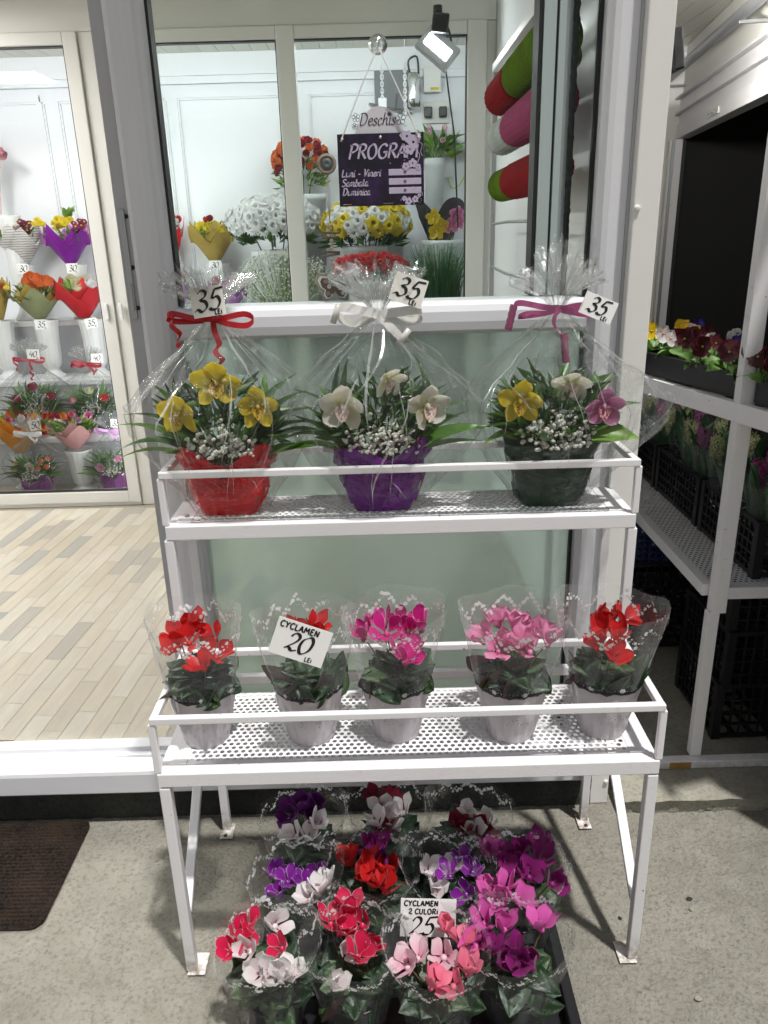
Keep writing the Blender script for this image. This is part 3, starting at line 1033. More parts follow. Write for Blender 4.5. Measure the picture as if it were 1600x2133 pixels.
for x0, x1 in ((-3.2, -1.40), (-1.24, -0.433), (-0.35, 0.44)):
    k = MB()
    k.add([(x0, 0.02, 0.085), (x1, 0.02, 0.085), (x1, 0.02, HZ), (x0, 0.02, HZ)], [(0, 1, 2, 3)])
    k.build('pane', 'pane_clear', part)
    k = MB()
    for (a_, b_, z0, z1) in ((x0, x1, 0.0852, 0.089), (x0, x1, HZ - 0.006, HZ - 0.0002), (x1 - 0.005, x1 - 0.0003, 0.0895, HZ - 0.0065)):
        k.box(a_, b_, -0.006, 0.03, z0, z1)
    k.build('pane_gasket', 'black_rubber', part)
for x in (-1.372, -1.30):
    p = P(220, 640, Y=PART_Y)
    k = MB()
    k.box(x - 0.009, x + 0.009, -0.028, -0.0145, p.z - 0.06 - FLOOR_Z, p.z + 0.02 - FLOOR_Z)
    k.build('pull_handle', 'white_paint', part, bevel=0.003)

# stepped white shelving in the cool room
steps = thing('stepped_shelf', 'white stepped shelving carrying vases inside the cool room', 'shelf', (0, 4.5, FLOOR_Z))
TB, TC, TD = 0.50, 0.795, 1.12      # tier heights above the street
for nm, y0, y1, z in (('lower_step', 4.47, 4.72, TB), ('middle_step', 4.72, 5.0, TC), ('upper_step', 5.0, 5.28, TD)):
    k = MB()
    k.box(-3.1, 0.54, y0 - 4.5, y1 - 4.5, z - 0.03 - FLOOR_Z, z - FLOOR_Z)
    st = k.build(nm, 'white_paint', steps, bevel=0.003)
    k = MB()
    k.box(-3.1, 0.54, y0 - 4.5 + 0.012, y0 - 4.5 + 0.03, 0, z - 0.03 - FLOOR_Z)
    k.build('riser', 'grey_pvc', st)

# lit lamps of the shop: tubes behind the partition's header, panels on the ceiling of the sales room
for i, x in enumerate((-2.3, -1.1, 0.0)):
    L_ = thing('tube_lamp', ('first', 'second', 'third')[i] + ' white tube lamp from the doorway side behind the partition header', 'lamp', (x, 4.22, 2.50), 0, 'cool room tube lamps')
    k = MB()
    k.box(-0.45, 0.45, -0.02, 0.02, 0.02, 0.06)
    k.build('housing', 'white_paint', L_)
    k = MB()
    k.tube([(-0.44, 0, 0.0), (0.44, 0, 0.0)], 0.018, 10)
    k.build('tube', 'led_tube', L_)
L_ = thing('tube_lamp', 'unseen upright tube added behind the partition stile to brighten the lower shelves', 'lamp', (-1.345, 4.165, 0.32), 0, 'cool room tube lamps')  # upright tube added out of sight, brightening the lower shelves
k = MB()
k.tube([(0, 0, 0.0), (0, 0, 1.7)], 0.011, 10)
k.build('tube', 'led_tube', L_)
k = MB()
for z_ in (-0.03, 1.70):
    k.box(-0.014, 0.014, -0.014, 0.014, z_, z_ + 0.03)
k.build('end_cap', 'white_paint', L_)
for i, (x, y) in enumerate(((-2.3, 2.45), (-2.3, 3.35))):
    L_ = thing('ceiling_panel_lamp', ('square lamp on the sales room ceiling nearer the street', 'square lamp on the sales room ceiling nearer the partition')[i], 'lamp', (x, y, CEIL_Z - 0.03), 0, 'sales room ceiling lamps')
    k = MB()
    k.box(-0.2, 0.2, -0.2, 0.2, 0.006, 0.029)
    k.build('frame', 'white_paint', L_)
    k = MB()
    k.box(-0.18, 0.18, -0.18, 0.18, 0.0, 0.0055)
    k.build('diffuser', 'led_room', L_)


# ================================================================== DISPLAY STAND
SX0, SX1 = -0.485, 0.557
YF, YM, YB = 1.325, 1.60, 1.795
ZL, ZU = 0.555, 0.998
stand = thing('display_stand', 'white painted steel two tier display stand before the kiosk front', 'display stand', (0, YM, 0))


def sb(name, p, q, w, h=None, mat='white_paint', up=(0, 0, 1), parent=None, b=0.0022):
    k = MB()
    k.bar(Vector(p) - Vector((0, YM, 0)), Vector(q) - Vector((0, YM, 0)), w, h, 0, up)
    return k.build(name, mat, parent or stand, bevel=b)


def perf(mb, x0, x1, y0, y1, z, pitch, dia, th=0.0015, n=8):
    """perforated sheet: staggered rows of real round holes"""
    ry = pitch * 0.866
    rows = int((y1 - y0) / ry)
    cols = int((x1 - x0) / pitch)
    mx, my = ((x1 - x0) - cols * pitch) / 2, ((y1 - y0) - rows * ry) / 2
    r = dia / 2
    outer = [(0.5, 0), (0.5, 0.5), (0, 0.5), (-0.5, 0.5), (-0.5, 0), (-0.5, -0.5), (0, -0.5), (0.5, -0.5)]
    V, Fc = [], []
    for j in range(rows):
        sh = (j % 2) * 0.5
        for i in range(cols - (1 if sh else 0)):
            cx, cy_ = x0 + mx + (i + 0.5 + sh) * pitch, y0 + my + (j + 0.5) * ry
            o = len(V)
            V += [(cx + a * pitch, cy_ + b * ry, z) for a, b in outer]
            V += [(cx + r * math.cos(k * math.pi / 4), cy_ + r * math.sin(k * math.pi / 4), z) for k in range(8)]
            V += [(cx + r * math.cos(k * math.pi / 4), cy_ + r * math.sin(k * math.pi / 4), z - th) for k in range(8)]
            for k in range(8):
                k2 = (k + 1) % 8
                Fc.append((o + k, o + k2, o + 8 + k2, o + 8 + k))
                Fc.append((o + 8 + k, o + 8 + k2, o + 16 + k2, o + 16 + k))
        ya, yb = y0 + my + j * ry, y0 + my + (j + 1) * ry
        ends = [(x0, x0 + mx + (pitch / 2 if sh else 0)), (x1 - mx - (pitch / 2 if sh else 0), x1)]
        for a, b in ends:
            if b - a > 1e-6:
                o = len(V)
                V += [(a, ya, z), (b, ya, z), (b, yb, z), (a, yb, z)]
                Fc.append((o, o + 1, o + 2, o + 3))
    for a, b in ((y0, y0 + my), (y1 - my, y1)):
        o = len(V)
        V += [(x0, a, z), (x1, a, z), (x1, b, z), (x0, b, z)]
        Fc.append((o, o + 1, o + 2, o + 3))
    mb.add(V, Fc)


T = 0.023
# legs and feet
for x, sgn in ((SX0 + T / 2, 1), (SX1 - T / 2, -1)):
    lg = sb('leg', (x, YF + T / 2, 0.004), (x, YF + T / 2, ZL - 0.003 - 0.0335), T, T)
    k = MB()
    k.box(x - 0.02 + sgn * 0.012, x + 0.02 + sgn * 0.012, YF - 0.008 - YM, YF + 0.05 - YM, 0.0005, 0.004)
    k.build('foot_plate', 'white_paint', lg, bevel=0.001)
    lg = sb('leg', (x, YB - T / 2, 0.004), (x, YB - T / 2, ZU - 0.0335), 0.022)
    k = MB()
    k.box(x - 0.018 + sgn * 0.003, x + 0.018 + sgn * 0.003, YB - 0.052 - YM, YB + 0.005 - YM, 0.0005, 0.004)
    k.build('foot_plate', 'white_paint', lg, bevel=0.001)
    k = MB()
    k.tube([(x, YB - 0.043 - YM, 0.0035), (x, YB - 0.043 - YM, 0.0065)], 0.005, 8)
    k.build('bolt', 'black_rubber', lg)
    sb('brace', (x, YF + 0.026, 0.155), (x, YB - 0.045, 0.512), 0.022, 0.012)
    # upper shelf front posts standing on the back of the lower shelf
    sb('upright', (x - sgn * 0.006, YM + 0.011, ZL - 0.001), (x - sgn * 0.006, YM + 0.011, ZU - 0.034), 0.021)
    sb('upright', (x - sgn * 0.009, YM + 0.009, ZU + 0.001), (x - sgn * 0.009, YM + 0.009, 1.107), 0.0145)
    sb('upright', (x - sgn * 0.009, YF + 0.009, ZL + 0.001), (x - sgn * 0.009, YF + 0.009, 0.674), 0.0145)
    sb('upright', (x - sgn * 0.009, YB - 0.009, ZU + 0.001), (x - sgn * 0.009, YB - 0.009, 1.107), 0.0145)
# shelf frames
for z, y0, y1 in ((ZL, YF, YM + 0.024), (ZU, YM, YB)):
    sb('shelf_rail', (SX0, y0 + 0.0165, z - 0.0165), (SX1, y0 + 0.0165, z - 0.0165), 0.033, 0.033)
    sb('shelf_rail', (SX0, y1 - 0.012, z - 0.0165), (SX1, y1 - 0.012, z - 0.0165), 0.024, 0.033)
    for x in (SX0 + 0.0165, SX1 - 0.0165):
        sb('shelf_rail', (x, y0 + 0.0335, z - 0.0168), (x, y1 - 0.0245, z - 0.0168), 0.033, 0.033)
# guard rails
for z, y0, y1 in ((0.682, YF, YM + 0.006), (1.115, YM, YB)):
    sb('guard_rail', (SX0, y0 + 0.008, z), (SX1, y0 + 0.008, z), 0.0155)
    for x in (SX0 + 0.008, SX1 - 0.008):
        sb('guard_rail', (x, y0 + 0.0162, z), (x, y1 - 0.0162, z), 0.0152)
    sb('guard_rail', (SX0 + 0.0, y1 - 0.008, z), (SX1, y1 - 0.008, z), 0.0155)
sb('cross_rail', (SX0 + 0.03, YB - 0.02, 0.50), (SX1 - 0.03, YB - 0.02, 0.50), 0.02, 0.024)
# perforated sheets, with plain strips along the short sides
for z, y0, y1, pit in ((ZL + 0.0025, YF + 0.030, YM + 0.012, 0.0150), (ZU + 0.0025, YM + 0.022, YB - 0.012, 0.0148)):
    k = MB()
    perf(k, SX0 + 0.055, SX1 - 0.055, y0 - YM, y1 - YM, z, pit, pit * 0.70)
    sh = k.build('perforated_shelf', 'white_paint', stand)
    for x0, x1 in ((SX0 + 0.022, SX0 + 0.0545), (SX1 - 0.0545, SX1 - 0.022)):
        k = MB()
        k.box(x0, x1, y0 - YM, y1 - YM, z - 0.002, z + 0.0012)
        k.build('edge_strip', 'white_paint', sh)
k = MB()
k.lathe([(0.0058, 0), (0.0058, 0.003), (0.003, 0.005), (0.0005, 0.0052)], 6, 0, TR((SX0 + 0.038, 0.055, ZU + 0.0037)))
k.build('screw', 'grey_metal', stand)

# door mat: ribs as geometry, rounded corners
mat_x0, mat_x1, mat_y0, mat_y1 = -1.75, -0.885, 1.455, 1.828
mb = MB()


def matfn(u, v):
    x, y = mat_x0 + (mat_x1 - mat_x0) * u, mat_y0 + (mat_y1 - mat_y0) * v
    r = 0.03
    dx = max(0, x - (mat_x1 - r))
    dy = max(0, abs(y - (mat_y0 + mat_y1) / 2) - ((mat_y1 - mat_y0) / 2 - r))
    if dx > 0 and dy > 0:
        l = math.hypot(dx, dy)
        if l > r:
            x -= dx - dx * r / l
            y -= math.copysign(dy - dy * r / l, y - (mat_y0 + mat_y1) / 2)
    e = min((mat_x1 - x) / 0.012, (y - mat_y0) / 0.012, (mat_y1 - y) / 0.012, 1.0)
    rib = 0.5 + 0.5 * math.cos(2 * math.pi * (y - mat_y0) / 0.0125)
    return (x + 0.01, y, 0.003 + max(0, e) * (0.0035 + 0.0062 * rib + 0.002 * N1(x * 60, y * 120)))


mb.grid(matfn, 90, 180)
tag(mb.build('door_mat', 'mat_fibre'), 'dark brown ribbed door mat lying before the threshold', 'door mat')


# ================================================================== NEIGHBOURING BOOTH AND PASSAGE (right)
BA = Vector((1.52, 4.2, 0.0))
bd = (Vector((1.325, 2.9, 0)) - BA).normalized()
booth_rz = math.atan2(bd.y, bd.x)
# local x runs along the wall towards the street, local y points into the booth (to the right)
booth = thing('shuttered_booth', 'neighbouring sales booth with a raised white roller shutter and a dark opening', 'booth', BA, booth_rz)


def lb(name, x0, x1, y0, y1, z0, z1, mt, parent=booth, b=0.002):
    k = MB()
    k.box(x0, x1, y0, y1, z0, z1)
    return k.build(name, mt, parent, bevel=b)


lb('jamb', -0.10, -0.045, -0.05, 0.02, 0.047, 1.985, 'cream_metal')
lb('jamb_track', -0.0445, -0.02, -0.03, 0.02, 0.047, 1.985, 'grey_pvc')
lb('jamb_track', -0.0195, -0.008, -0.045, 0.015, 0.047, 1.985, 'grey_metal')
lb('jamb_track', -0.0075, 0.012, -0.02, 0.02, 0.047, 1.985, 'black_rubber')
lb('jamb_track', 0.0125, 0.02, -0.035, 0.0, 0.047, 1.985, 'white_paint')
lint = lb('shutter_bottom_bar', -0.02, 2.6, -0.03, 0.03, 1.985, 2.05, 'white_paint')
lb('latch_plate', 0.62, 0.80, -0.036, -0.0302, 2.003, 2.028, 'cream_pvc', lint, 0.001)
for xx in (0.66, 0.71, 0.76):
    k = MB()
    k.tube([(xx, -0.0365, 2.015), (xx, -0.039, 2.015)], 0.004, 8)
    k.build('latch_screw', 'grey_metal', lint)
for i, (z0, z1, yo) in enumerate(((2.0515, 2.10, -0.012), (2.101, 2.108, -0.035), (2.109, 2.165, -0.016), (2.166, 2.175, -0.042), (2.176, 2.40, -0.006))):
    lb('shutter_slat' if i < 4 else 'fascia_panel', -0.06, 2.6, yo, 0.05, z0, z1, 'white_paint' if i < 4 else 'cream_metal')
k = MB()
k.tube([(-0.28, -0.10, 2.245), (2.6, -0.10, 2.245)], 0.021, 14)
k.build('awning_rod', 'grey_metal', booth)
for xx in (-0.02, 1.25):
    lb('rod_bracket', xx, xx + 0.02, -0.11, -0.007, 2.215, 2.225, 'grey_metal')
# dark inside of the booth: back, floor, cabinet, and a pane in front of it
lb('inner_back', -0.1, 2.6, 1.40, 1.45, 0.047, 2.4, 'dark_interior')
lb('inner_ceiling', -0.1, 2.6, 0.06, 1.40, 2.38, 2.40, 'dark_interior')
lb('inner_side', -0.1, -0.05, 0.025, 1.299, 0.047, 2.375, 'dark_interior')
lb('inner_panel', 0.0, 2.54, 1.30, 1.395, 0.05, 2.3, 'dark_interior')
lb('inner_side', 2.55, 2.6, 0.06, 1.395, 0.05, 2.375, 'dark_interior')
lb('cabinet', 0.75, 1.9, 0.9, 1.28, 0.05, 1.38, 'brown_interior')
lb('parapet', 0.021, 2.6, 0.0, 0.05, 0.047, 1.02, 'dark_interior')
k = MB()
text(k, 'sav', 0.0, 0.0, 0.22, 0.035, 0.0, 0, 0.0, 0.1, 1.25)
simple('faint_letter', (0.02, 0.018, 0.017), 0.6, 0.1, 20)
k.build('lettering', 'faint_letter', booth, M=TR((1.45, 1.298, 1.62)))  # faint glass reflection put in as letters on the inner wall

# passage ceiling boards and far wall
pc = thing('passage_ceiling', 'white slatted ceiling over the passage between kiosk and booth', 'ceiling', (1.1, 3.3, 2.40))
mb = MB()
mb.box(-0.043, 0.043, -1.05, 1.0, 0, 0.02)
mb.box(0.0435, 0.0465, -1.05, 1.0, 0.008, 0.02)
me = mb.mesh('ceiling_board', ['ceiling_white'])
for i in range(16):
    link('ceiling_board', me, pc, Matrix.Translation((-0.42 + i * 0.0905, 0, 0.003)))
lb2 = MB()
lb2.box(0.64, 1.62, 4.36, 4.44, 0.047, 2.39)
tag(lb2.build('passage_wall', 'cream_metal'), 'pale panel wall closing the far end of the narrow passage', 'wall')

# ------------------------------------------------------------------ rack in the passage
rack = thing('plant_rack', 'white steel plant rack in the passage with perforated shelf', 'rack', (0.92, 1.955, 0.047))
RO = Vector((0.92, 1.955, 0.047))


def rb(name, p, q, w, h=None, mt='white_paint', b=0.002, parent=rack):
    k = MB()
    k.bar(Vector(p) - RO, Vector(q) - RO, w, h)
    return k.build(name, mt, parent, bevel=b)


ZS = 0.636
rb('post', (0.935, 1.965, 0.56), (0.935, 1.965, 2.30), 0.042, 0.034)
rb('leg', (0.925, 1.967, 0.075), (0.925, 1.967, 0.5595), 0.033, 0.028)
rb('post', (0.935, 3.03, 0.05), (0.935, 3.03, 2.30), 0.034)
rb('post', (1.62, 1.965, 0.05), (1.62, 1.965, 2.30), 0.034)
base = rb('base_rail', (0.80, 1.945, 0.0605), (1.70, 1.945, 0.0605), 0.03, 0.026)
k = MB()
k.box(0.84 - RO.x, 0.905 - RO.x, 1.9295 - RO.y, 1.9299 - RO.y, 0.0485 - RO.z, 0.0705 - RO.z)
k.build('rust_patch', 'rust', base)
rb('shelf_rail', (0.958, 1.972, ZS - 0.019), (1.60, 1.972, ZS - 0.019), 0.03, 0.036)
rb('shelf_rail', (0.912, 1.985, ZS - 0.019), (0.912, 3.05, ZS - 0.019), 0.03, 0.036)
rb('shelf_rail', (0.93, 3.05, ZS - 0.019), (1.60, 3.05, ZS - 0.019), 0.03, 0.036)
k = MB()
perf(k, 0.912 - RO.x, 1.30 - RO.x, 1.957 - RO.y, 3.06 - RO.y, ZS + 0.001 - RO.z, 0.0165, 0.0115)
k.build('perforated_shelf', 'white_paint', rack)
# upper shelf, set at a slant to the post
UA, UB = Vector((0.766, 2.50, 1.135)), Vector((1.02, 1.56, 1.135))
ud = (UB - UA).normalized()
un = Vector((-ud.y, ud.x, 0))
rb('upper_rail', UA + un * 0.012, UB + un * 0.012, 0.024, 0.05)
rb('upper_rail', UA + un * 0.28, UB + un * 0.28, 0.024, 0.05)
for s_ in (0.02, 0.32, 0.62, 0.95):
    q = UA.lerp(UB, s_)
    rb('upper_bearer', q + un * 0.0245, q + un * 0.2675, 0.03, 0.03)


# ================================================================== CRATES
def crate_mesh(name, mt, L=0.40, W=0.30, H=0.17, nv=12, nh=5, bar=0.006, solid=0.0):
    k = MB()
    t = 0.006
    c = 0.026
    for sx in (-1, 1):
        for sy in (-1, 1):
            x, y = sx * (L / 2 - c / 2), sy * (W / 2 - c / 2)
            k.box(x - c / 2, x + c / 2, y - c / 2, y + c / 2, 0, H)
    for sy in (-1, 1):
        y = sy * (W / 2 - t / 2 - 0.002)
        for i in range(nh + 1):
            z = 0.004 + (H - 0.018) * i / nh
            k.box(-L / 2 + c, L / 2 - c, y - t / 2, y + t / 2, z, z + (0.014 if i in (0, nh) else bar))
        for i in range(1, nv):
            x = -L / 2 + c + (L - 2 * c) * i / nv
            k.box(x - bar / 2 * (2.5 if i == nv // 2 else 1), x + bar / 2 * (2.5 if i == nv // 2 else 1), y - t / 2 - 0.0005, y + t / 2 + 0.0005, 0.006, H - 0.006)
    n2 = max(4, int(nv * W / L))
    for sx in (-1, 1):
        x = sx * (L / 2 - t / 2 - 0.002)
        for i in range(nh + 1):
            z = 0.004 + (H - 0.018) * i / nh
            k.box(x - t / 2, x + t / 2, -W / 2 + c, W / 2 - c, z, z + (0.014 if i in (0, nh) else bar))
        for i in range(1, n2):
            y = -W / 2 + c + (W - 2 * c) * i / n2
            k.box(x - t / 2 - 0.0005, x + t / 2 + 0.0005, y - bar / 2, y + bar / 2, 0.006, H - 0.006)
    nb = 9
    for i in range(nb):
        x = -L / 2 + 0.02 + (L - 0.04) * i / (nb - 1)
        k.box(x - 0.008, x + 0.008, -W / 2 + 0.01, W / 2 - 0.01, 0.0045, 0.009)
    for i in range(6):
        y = -W / 2 + 0.02 + (W - 0.04) * i / 5
        k.box(-L / 2 + 0.01, L / 2 - 0.01, y - 0.006, y + 0.006, 0.001, 0.0042)
    return k.mesh(name, [mt])


black_crate = crate_mesh('crate', 'black_plastic')
blue_crate = crate_mesh('crate', 'blue_plastic', 0.40, 0.30, 0.16, 14, 6)
tall_crate = crate_mesh('crate', 'black_plastic', 0.50, 0.32, 0.20, 15, 4, 0.005)


def crate(me, loc, rz, label, group=None):
    o = link('crate', me, None, TR(loc, rz=rz))
    tag(o, label, 'crate', group)
    return o


H90 = math.pi / 2
crate(black_crate, (1.19, 2.20, ZS + 0.003), H90, 'black lattice crate of hyacinths at the front end of the rack shelf', 'crates on the rack shelf')
crate(black_crate, (1.19, 2.62, ZS + 0.003), H90, 'black lattice crate of hyacinths in the middle of the rack shelf', 'crates on the rack shelf')
crate(black_crate, (1.19, 3.04, ZS + 0.003), H90, 'black lattice crate of hyacinths at the far end of the rack shelf', 'crates on the rack shelf')
# stack under the rack
zz = 0.050
for i, lab in enumerate(('lowest black plastic crate of the stack under the rack', 'second black plastic crate of the stack under the rack', 'topmost black plastic crate of the stack under the rack')):
    crate(tall_crate, (1.27 + 0.006 * i, 2.225, zz + i * 0.1835), math.radians((0, 1.5, -1)[i]), lab, 'black crates stacked under the rack')
zz = 0.050
for i, (me_, lab) in enumerate(((tall_crate, 'lowest black crate of the far stack, under the blue crates'), (black_crate, 'second black crate of the far stack, just under the blue crates'), (blue_crate, 'lower dark blue plastic crate under the rack shelf'), (blue_crate, 'upper dark blue plastic crate under the rack shelf'))):
    h_ = 0.20 if me_ is tall_crate else 0.165
    if zz + h_ < ZS - 0.03:
        crate(me_, (1.09, 2.80, zz), math.radians((0, 2, -2, 1)[i]), lab, 'crates of the far stack under the rack')
        zz += h_ - 0.012 if me_ is not blue_crate else 0.135


# ================================================================== PLANT PARTS
def leaf_mesh(name, mt, L, W, curl=0.2, fold=0.15, nu=4, nv=7, shape='lance', tipcurl=0.0):
    def g(u, v):
        s = 2 * u - 1
        if shape == 'lance':
            w = W * (math.sin(math.pi * min(1, 0.06 + 0.94 * v) ** 0.75)) ** 0.9
        elif shape == 'strap':
            w = W * min(1, (1 - v) * 5 + 0.02) ** 0.5 * (0.8 + 0.2 * v)
        else:                                   # heart
            w = W * (math.sin(math.pi * (0.10 + 0.90 * v) ** 0.62)) ** 0.75
        x = s * w
        y = L * v
        if shape == 'heart':
            y = L * v - 0.16 * L * abs(s) ** 1.2 * max(0, 1 - v * 2.2)
        z = curl * L * math.sin(v * 1.7) - curl * L * v * v * 1.1 + fold * abs(s) * w - tipcurl * L * v ** 3
        if shape == 'heart':
            z += 0.05 * W * math.sin(s * 7 + v * 5)
        return (x, y, z)
    k = MB()
    k.grid(g, nu, nv)
    return k.mesh(name, [mt])


CYC_LEAVES = [leaf_mesh('leaf', 'cyclamen_leaf_' + ('a' if i % 3 else 'b'), 0.062 + 0.008 * (i % 3), 0.033 + 0.003 * (i % 2), -0.10 + 0.1 * (i % 3), 0.12 - 0.14 * (i % 2), 6, 6, 'heart', 0.15 * (i % 2)) for i in range(6)]
PALM = [leaf_mesh('leaf', ('leaf_mid', 'leaf_palm', 'leaf_dark')[i], 0.15, 0.0155, 0.10 + 0.06 * i, 0.5, 2, 9, 'lance', 0.10 * i) for i in range(3)]
BROAD = [leaf_mesh('leaf', ('leaf_mid', 'leaf_dark', 'leaf_light')[i], 0.085, 0.020, 0.12, 0.35, 4, 7, 'lance', 0.12) for i in range(3)]
STRAP = [leaf_mesh('leaf', 'leaf_strap', 0.20, 0.013, 0.03 + 0.05 * i, 0.5, 2, 7, 'strap', 0.05 * i) for i in range(3)]
PANSY_LEAF = leaf_mesh('leaf', 'leaf_pansy', 0.040, 0.014, 0.12, 0.3, 4, 5, 'lance', 0.25)


def aim(loc, direction, roll=0.0, s=1.0):
    """matrix taking +y to the given direction, keeping +z as up as possible"""
    d = Vector(direction).normalized()
    up = Vector((0, 0, 1))
    if abs(d.z) > 0.97:
        up = Vector((0, -1, 0))
    x = d.cross(up).normalized()
    z = x.cross(d)
    Mx = Matrix(((x.x, d.x, z.x, 0), (x.y, d.y, z.y, 0), (x.z, d.z, z.z, 0), (0, 0, 0, 1)))
    return Matrix.Translation(loc) @ Mx @ Matrix.Rotation(roll, 4, 'Y') @ Matrix.Scale(s, 4)


def add_petal(mb, M, L, W, mat=0, bend=0.6, cup=0.25, twist=0.0, nu=4, nv=6, tip=0.75, wav=0.0, full=0.62):
    """one petal growing along +y from the origin of M"""
    def g(u, v):
        s = 2 * u - 1
        w = W * (math.sin(math.pi * (0.03 + 0.97 * v) ** (0.55 + 0.5 * tip))) ** full
        if v > 0.985:
            w = W * 0.05
        a = bend * v
        y = L * (math.sin(a) / bend if abs(bend) > 1e-3 else v)
        z = L * ((1 - math.cos(a)) / bend) if abs(bend) > 1e-3 else 0
        z += cup * W * s * s * (0.4 + 0.6 * v)
        x = s * w
        if wav:
            z += wav * W * math.sin(5 * s + 9 * v) * v
        t = twist * v
        return (x * math.cos(t) - z * math.sin(t), y, x * math.sin(t) + z * math.cos(t))
    mb.grid(g, nu, nv, mat, M=M)


def cyclamen_flower(mb, head, base, size=1.0, mat=0, wav=0.0, stem_mat=None):
    """swept-back petals above a nodding throat, on an arched stalk"""
    head, base = Vector(head), Vector(base)
    tilt = Vector((R(-0.5, 0.5), R(-0.7, 0.25), 1.0)).normalized()
    L, W = 0.041 * size, 0.0132 * size
    a0 = R(0, 6.28)
    x = tilt.cross(Vector((0.3, 1, 0.1))).normalized()
    y = tilt.cross(x)
    spread = R(0.45, 0.95)
    for k in range(5):
        a = a0 + k * 2 * math.pi / 5 + R(-0.2, 0.2)
        out = x * math.cos(a) + y * math.sin(a)
        d = (tilt + out * (spread + R(-0.15, 0.25))).normalized()
        # petal frame: +y along d, +z (inner face) towards the axis
        z = (tilt * 0.9 - out).normalized()
        z = (z - d * z.dot(d)).normalized()
        xx = d.cross(z)
        Mx = Matrix(((xx.x, d.x, z.x, 0), (xx.y, d.y, z.y, 0), (xx.z, d.z, z.z, 0), (0, 0, 0, 1)))
        add_petal(mb, Matrix.Translation(head + out * 0.004 * size) @ Mx, L * R(0.88, 1.15), W * R(0.85, 1.15), mat, R(-0.1, 0.5), R(0.05, 0.3), R(-0.6, 0.6), 7, 9, 1.9, max(wav * 0.6, 0.03), 0.95)
    mb.ball(head, 0.0062 * size, mat, 8)
    if stem_mat is not None:
        mid = base.lerp(head, 0.6) + Vector((R(-0.006, 0.006), R(-0.006, 0.006), 0.012))
        p = catmull([tuple(base), tuple(mid), tuple(head + tilt * -0.004 + Vector((0, 0, 0.004))), tuple(head + Vector((0, 0, -0.002)))], 3)
        mb.tube(p, 0.0016, 5, stem_mat, False)


def sleeve_fn(r0, r1, h, seed, lens=0.06, flare=1.0, wr=0.0025):
    ph = seed * 1.7

    def fn(phi, t, push=0.0):
        r = r0 + (r1 - r0) * t ** flare
        r *= 1 + lens * (t ** 0.7) * (abs(math.cos(phi + 0.5 * math.sin(ph))) ** 10 - 0.25 * abs(math.sin(phi + 0.5 * math.sin(ph))) ** 2)
        n = wr * N1(3 * math.cos(phi) + seed, 3 * math.sin(phi), t * 3.5) * (0.4 + 1.2 * t)
        n += wr * 0.8 * N1(7 * math.cos(phi) + seed, 7 * math.sin(phi), t * 2 + 9)
        z = h * t + (0.006 * math.sin(2 * phi + ph) + 0.004 * math.sin(5 * phi + ph)) * t ** 3
        r += n + push
        return (r * math.cos(phi), r * math.sin(phi), z)
    return fn


def sleeve(parent, fn, mt='sleeve_film', t0=0.0, dots=True, seed=0, band=0.88, wav=0.045, waves=5, stars=True):
    k = MB()
    k.grid(lambda u, v: fn(2 * math.pi * u, t0 + (1 - t0) * v), 48, 12, closed=True)
    sl = k.build('clear_sleeve', mt, parent)
    if dots:
        rnd = random.Random(seed)
        k = MB()

        def put(phi, t, r):
            p = Vector(fn(phi, t, 0.0012))
            n = Vector((p.x, p.y, 0)).normalized()
            a = Vector((-n.y, n.x, 0))
            b = (Vector(fn(phi, min(1, t + 0.03), 0.0012)) - p).normalized()
            k.disc(p, r, a, b, 7 if r > 0.0015 else 5)
        for i in range(190):
            phi = 2 * math.pi * (i + rnd.uniform(-0.4, 0.4)) / 190
            tb = band + wav * math.sin(waves * 2 * phi + seed)
            put(phi, min(0.985, tb + rnd.gauss(0, 0.016)), rnd.choice((0.0016, 0.0022, 0.0030, 0.0038, 0.0046)))
            if i % 2 == 0:
                put(phi + 0.02, min(0.985, tb + rnd.gauss(0, 0.03)), 0.0012)
        if stars:
            for i in range(14):
                phi, t = rnd.uniform(0, 6.28), rnd.uniform(0.3, 0.75)
                for q in range(5):
                    put(phi + rnd.gauss(0, 0.03), t + rnd.gauss(0, 0.012), 0.0006)
        d = k.build('printed_dots', 'film_print', sl)
        d['kind'] = 'stuff'
    return sl


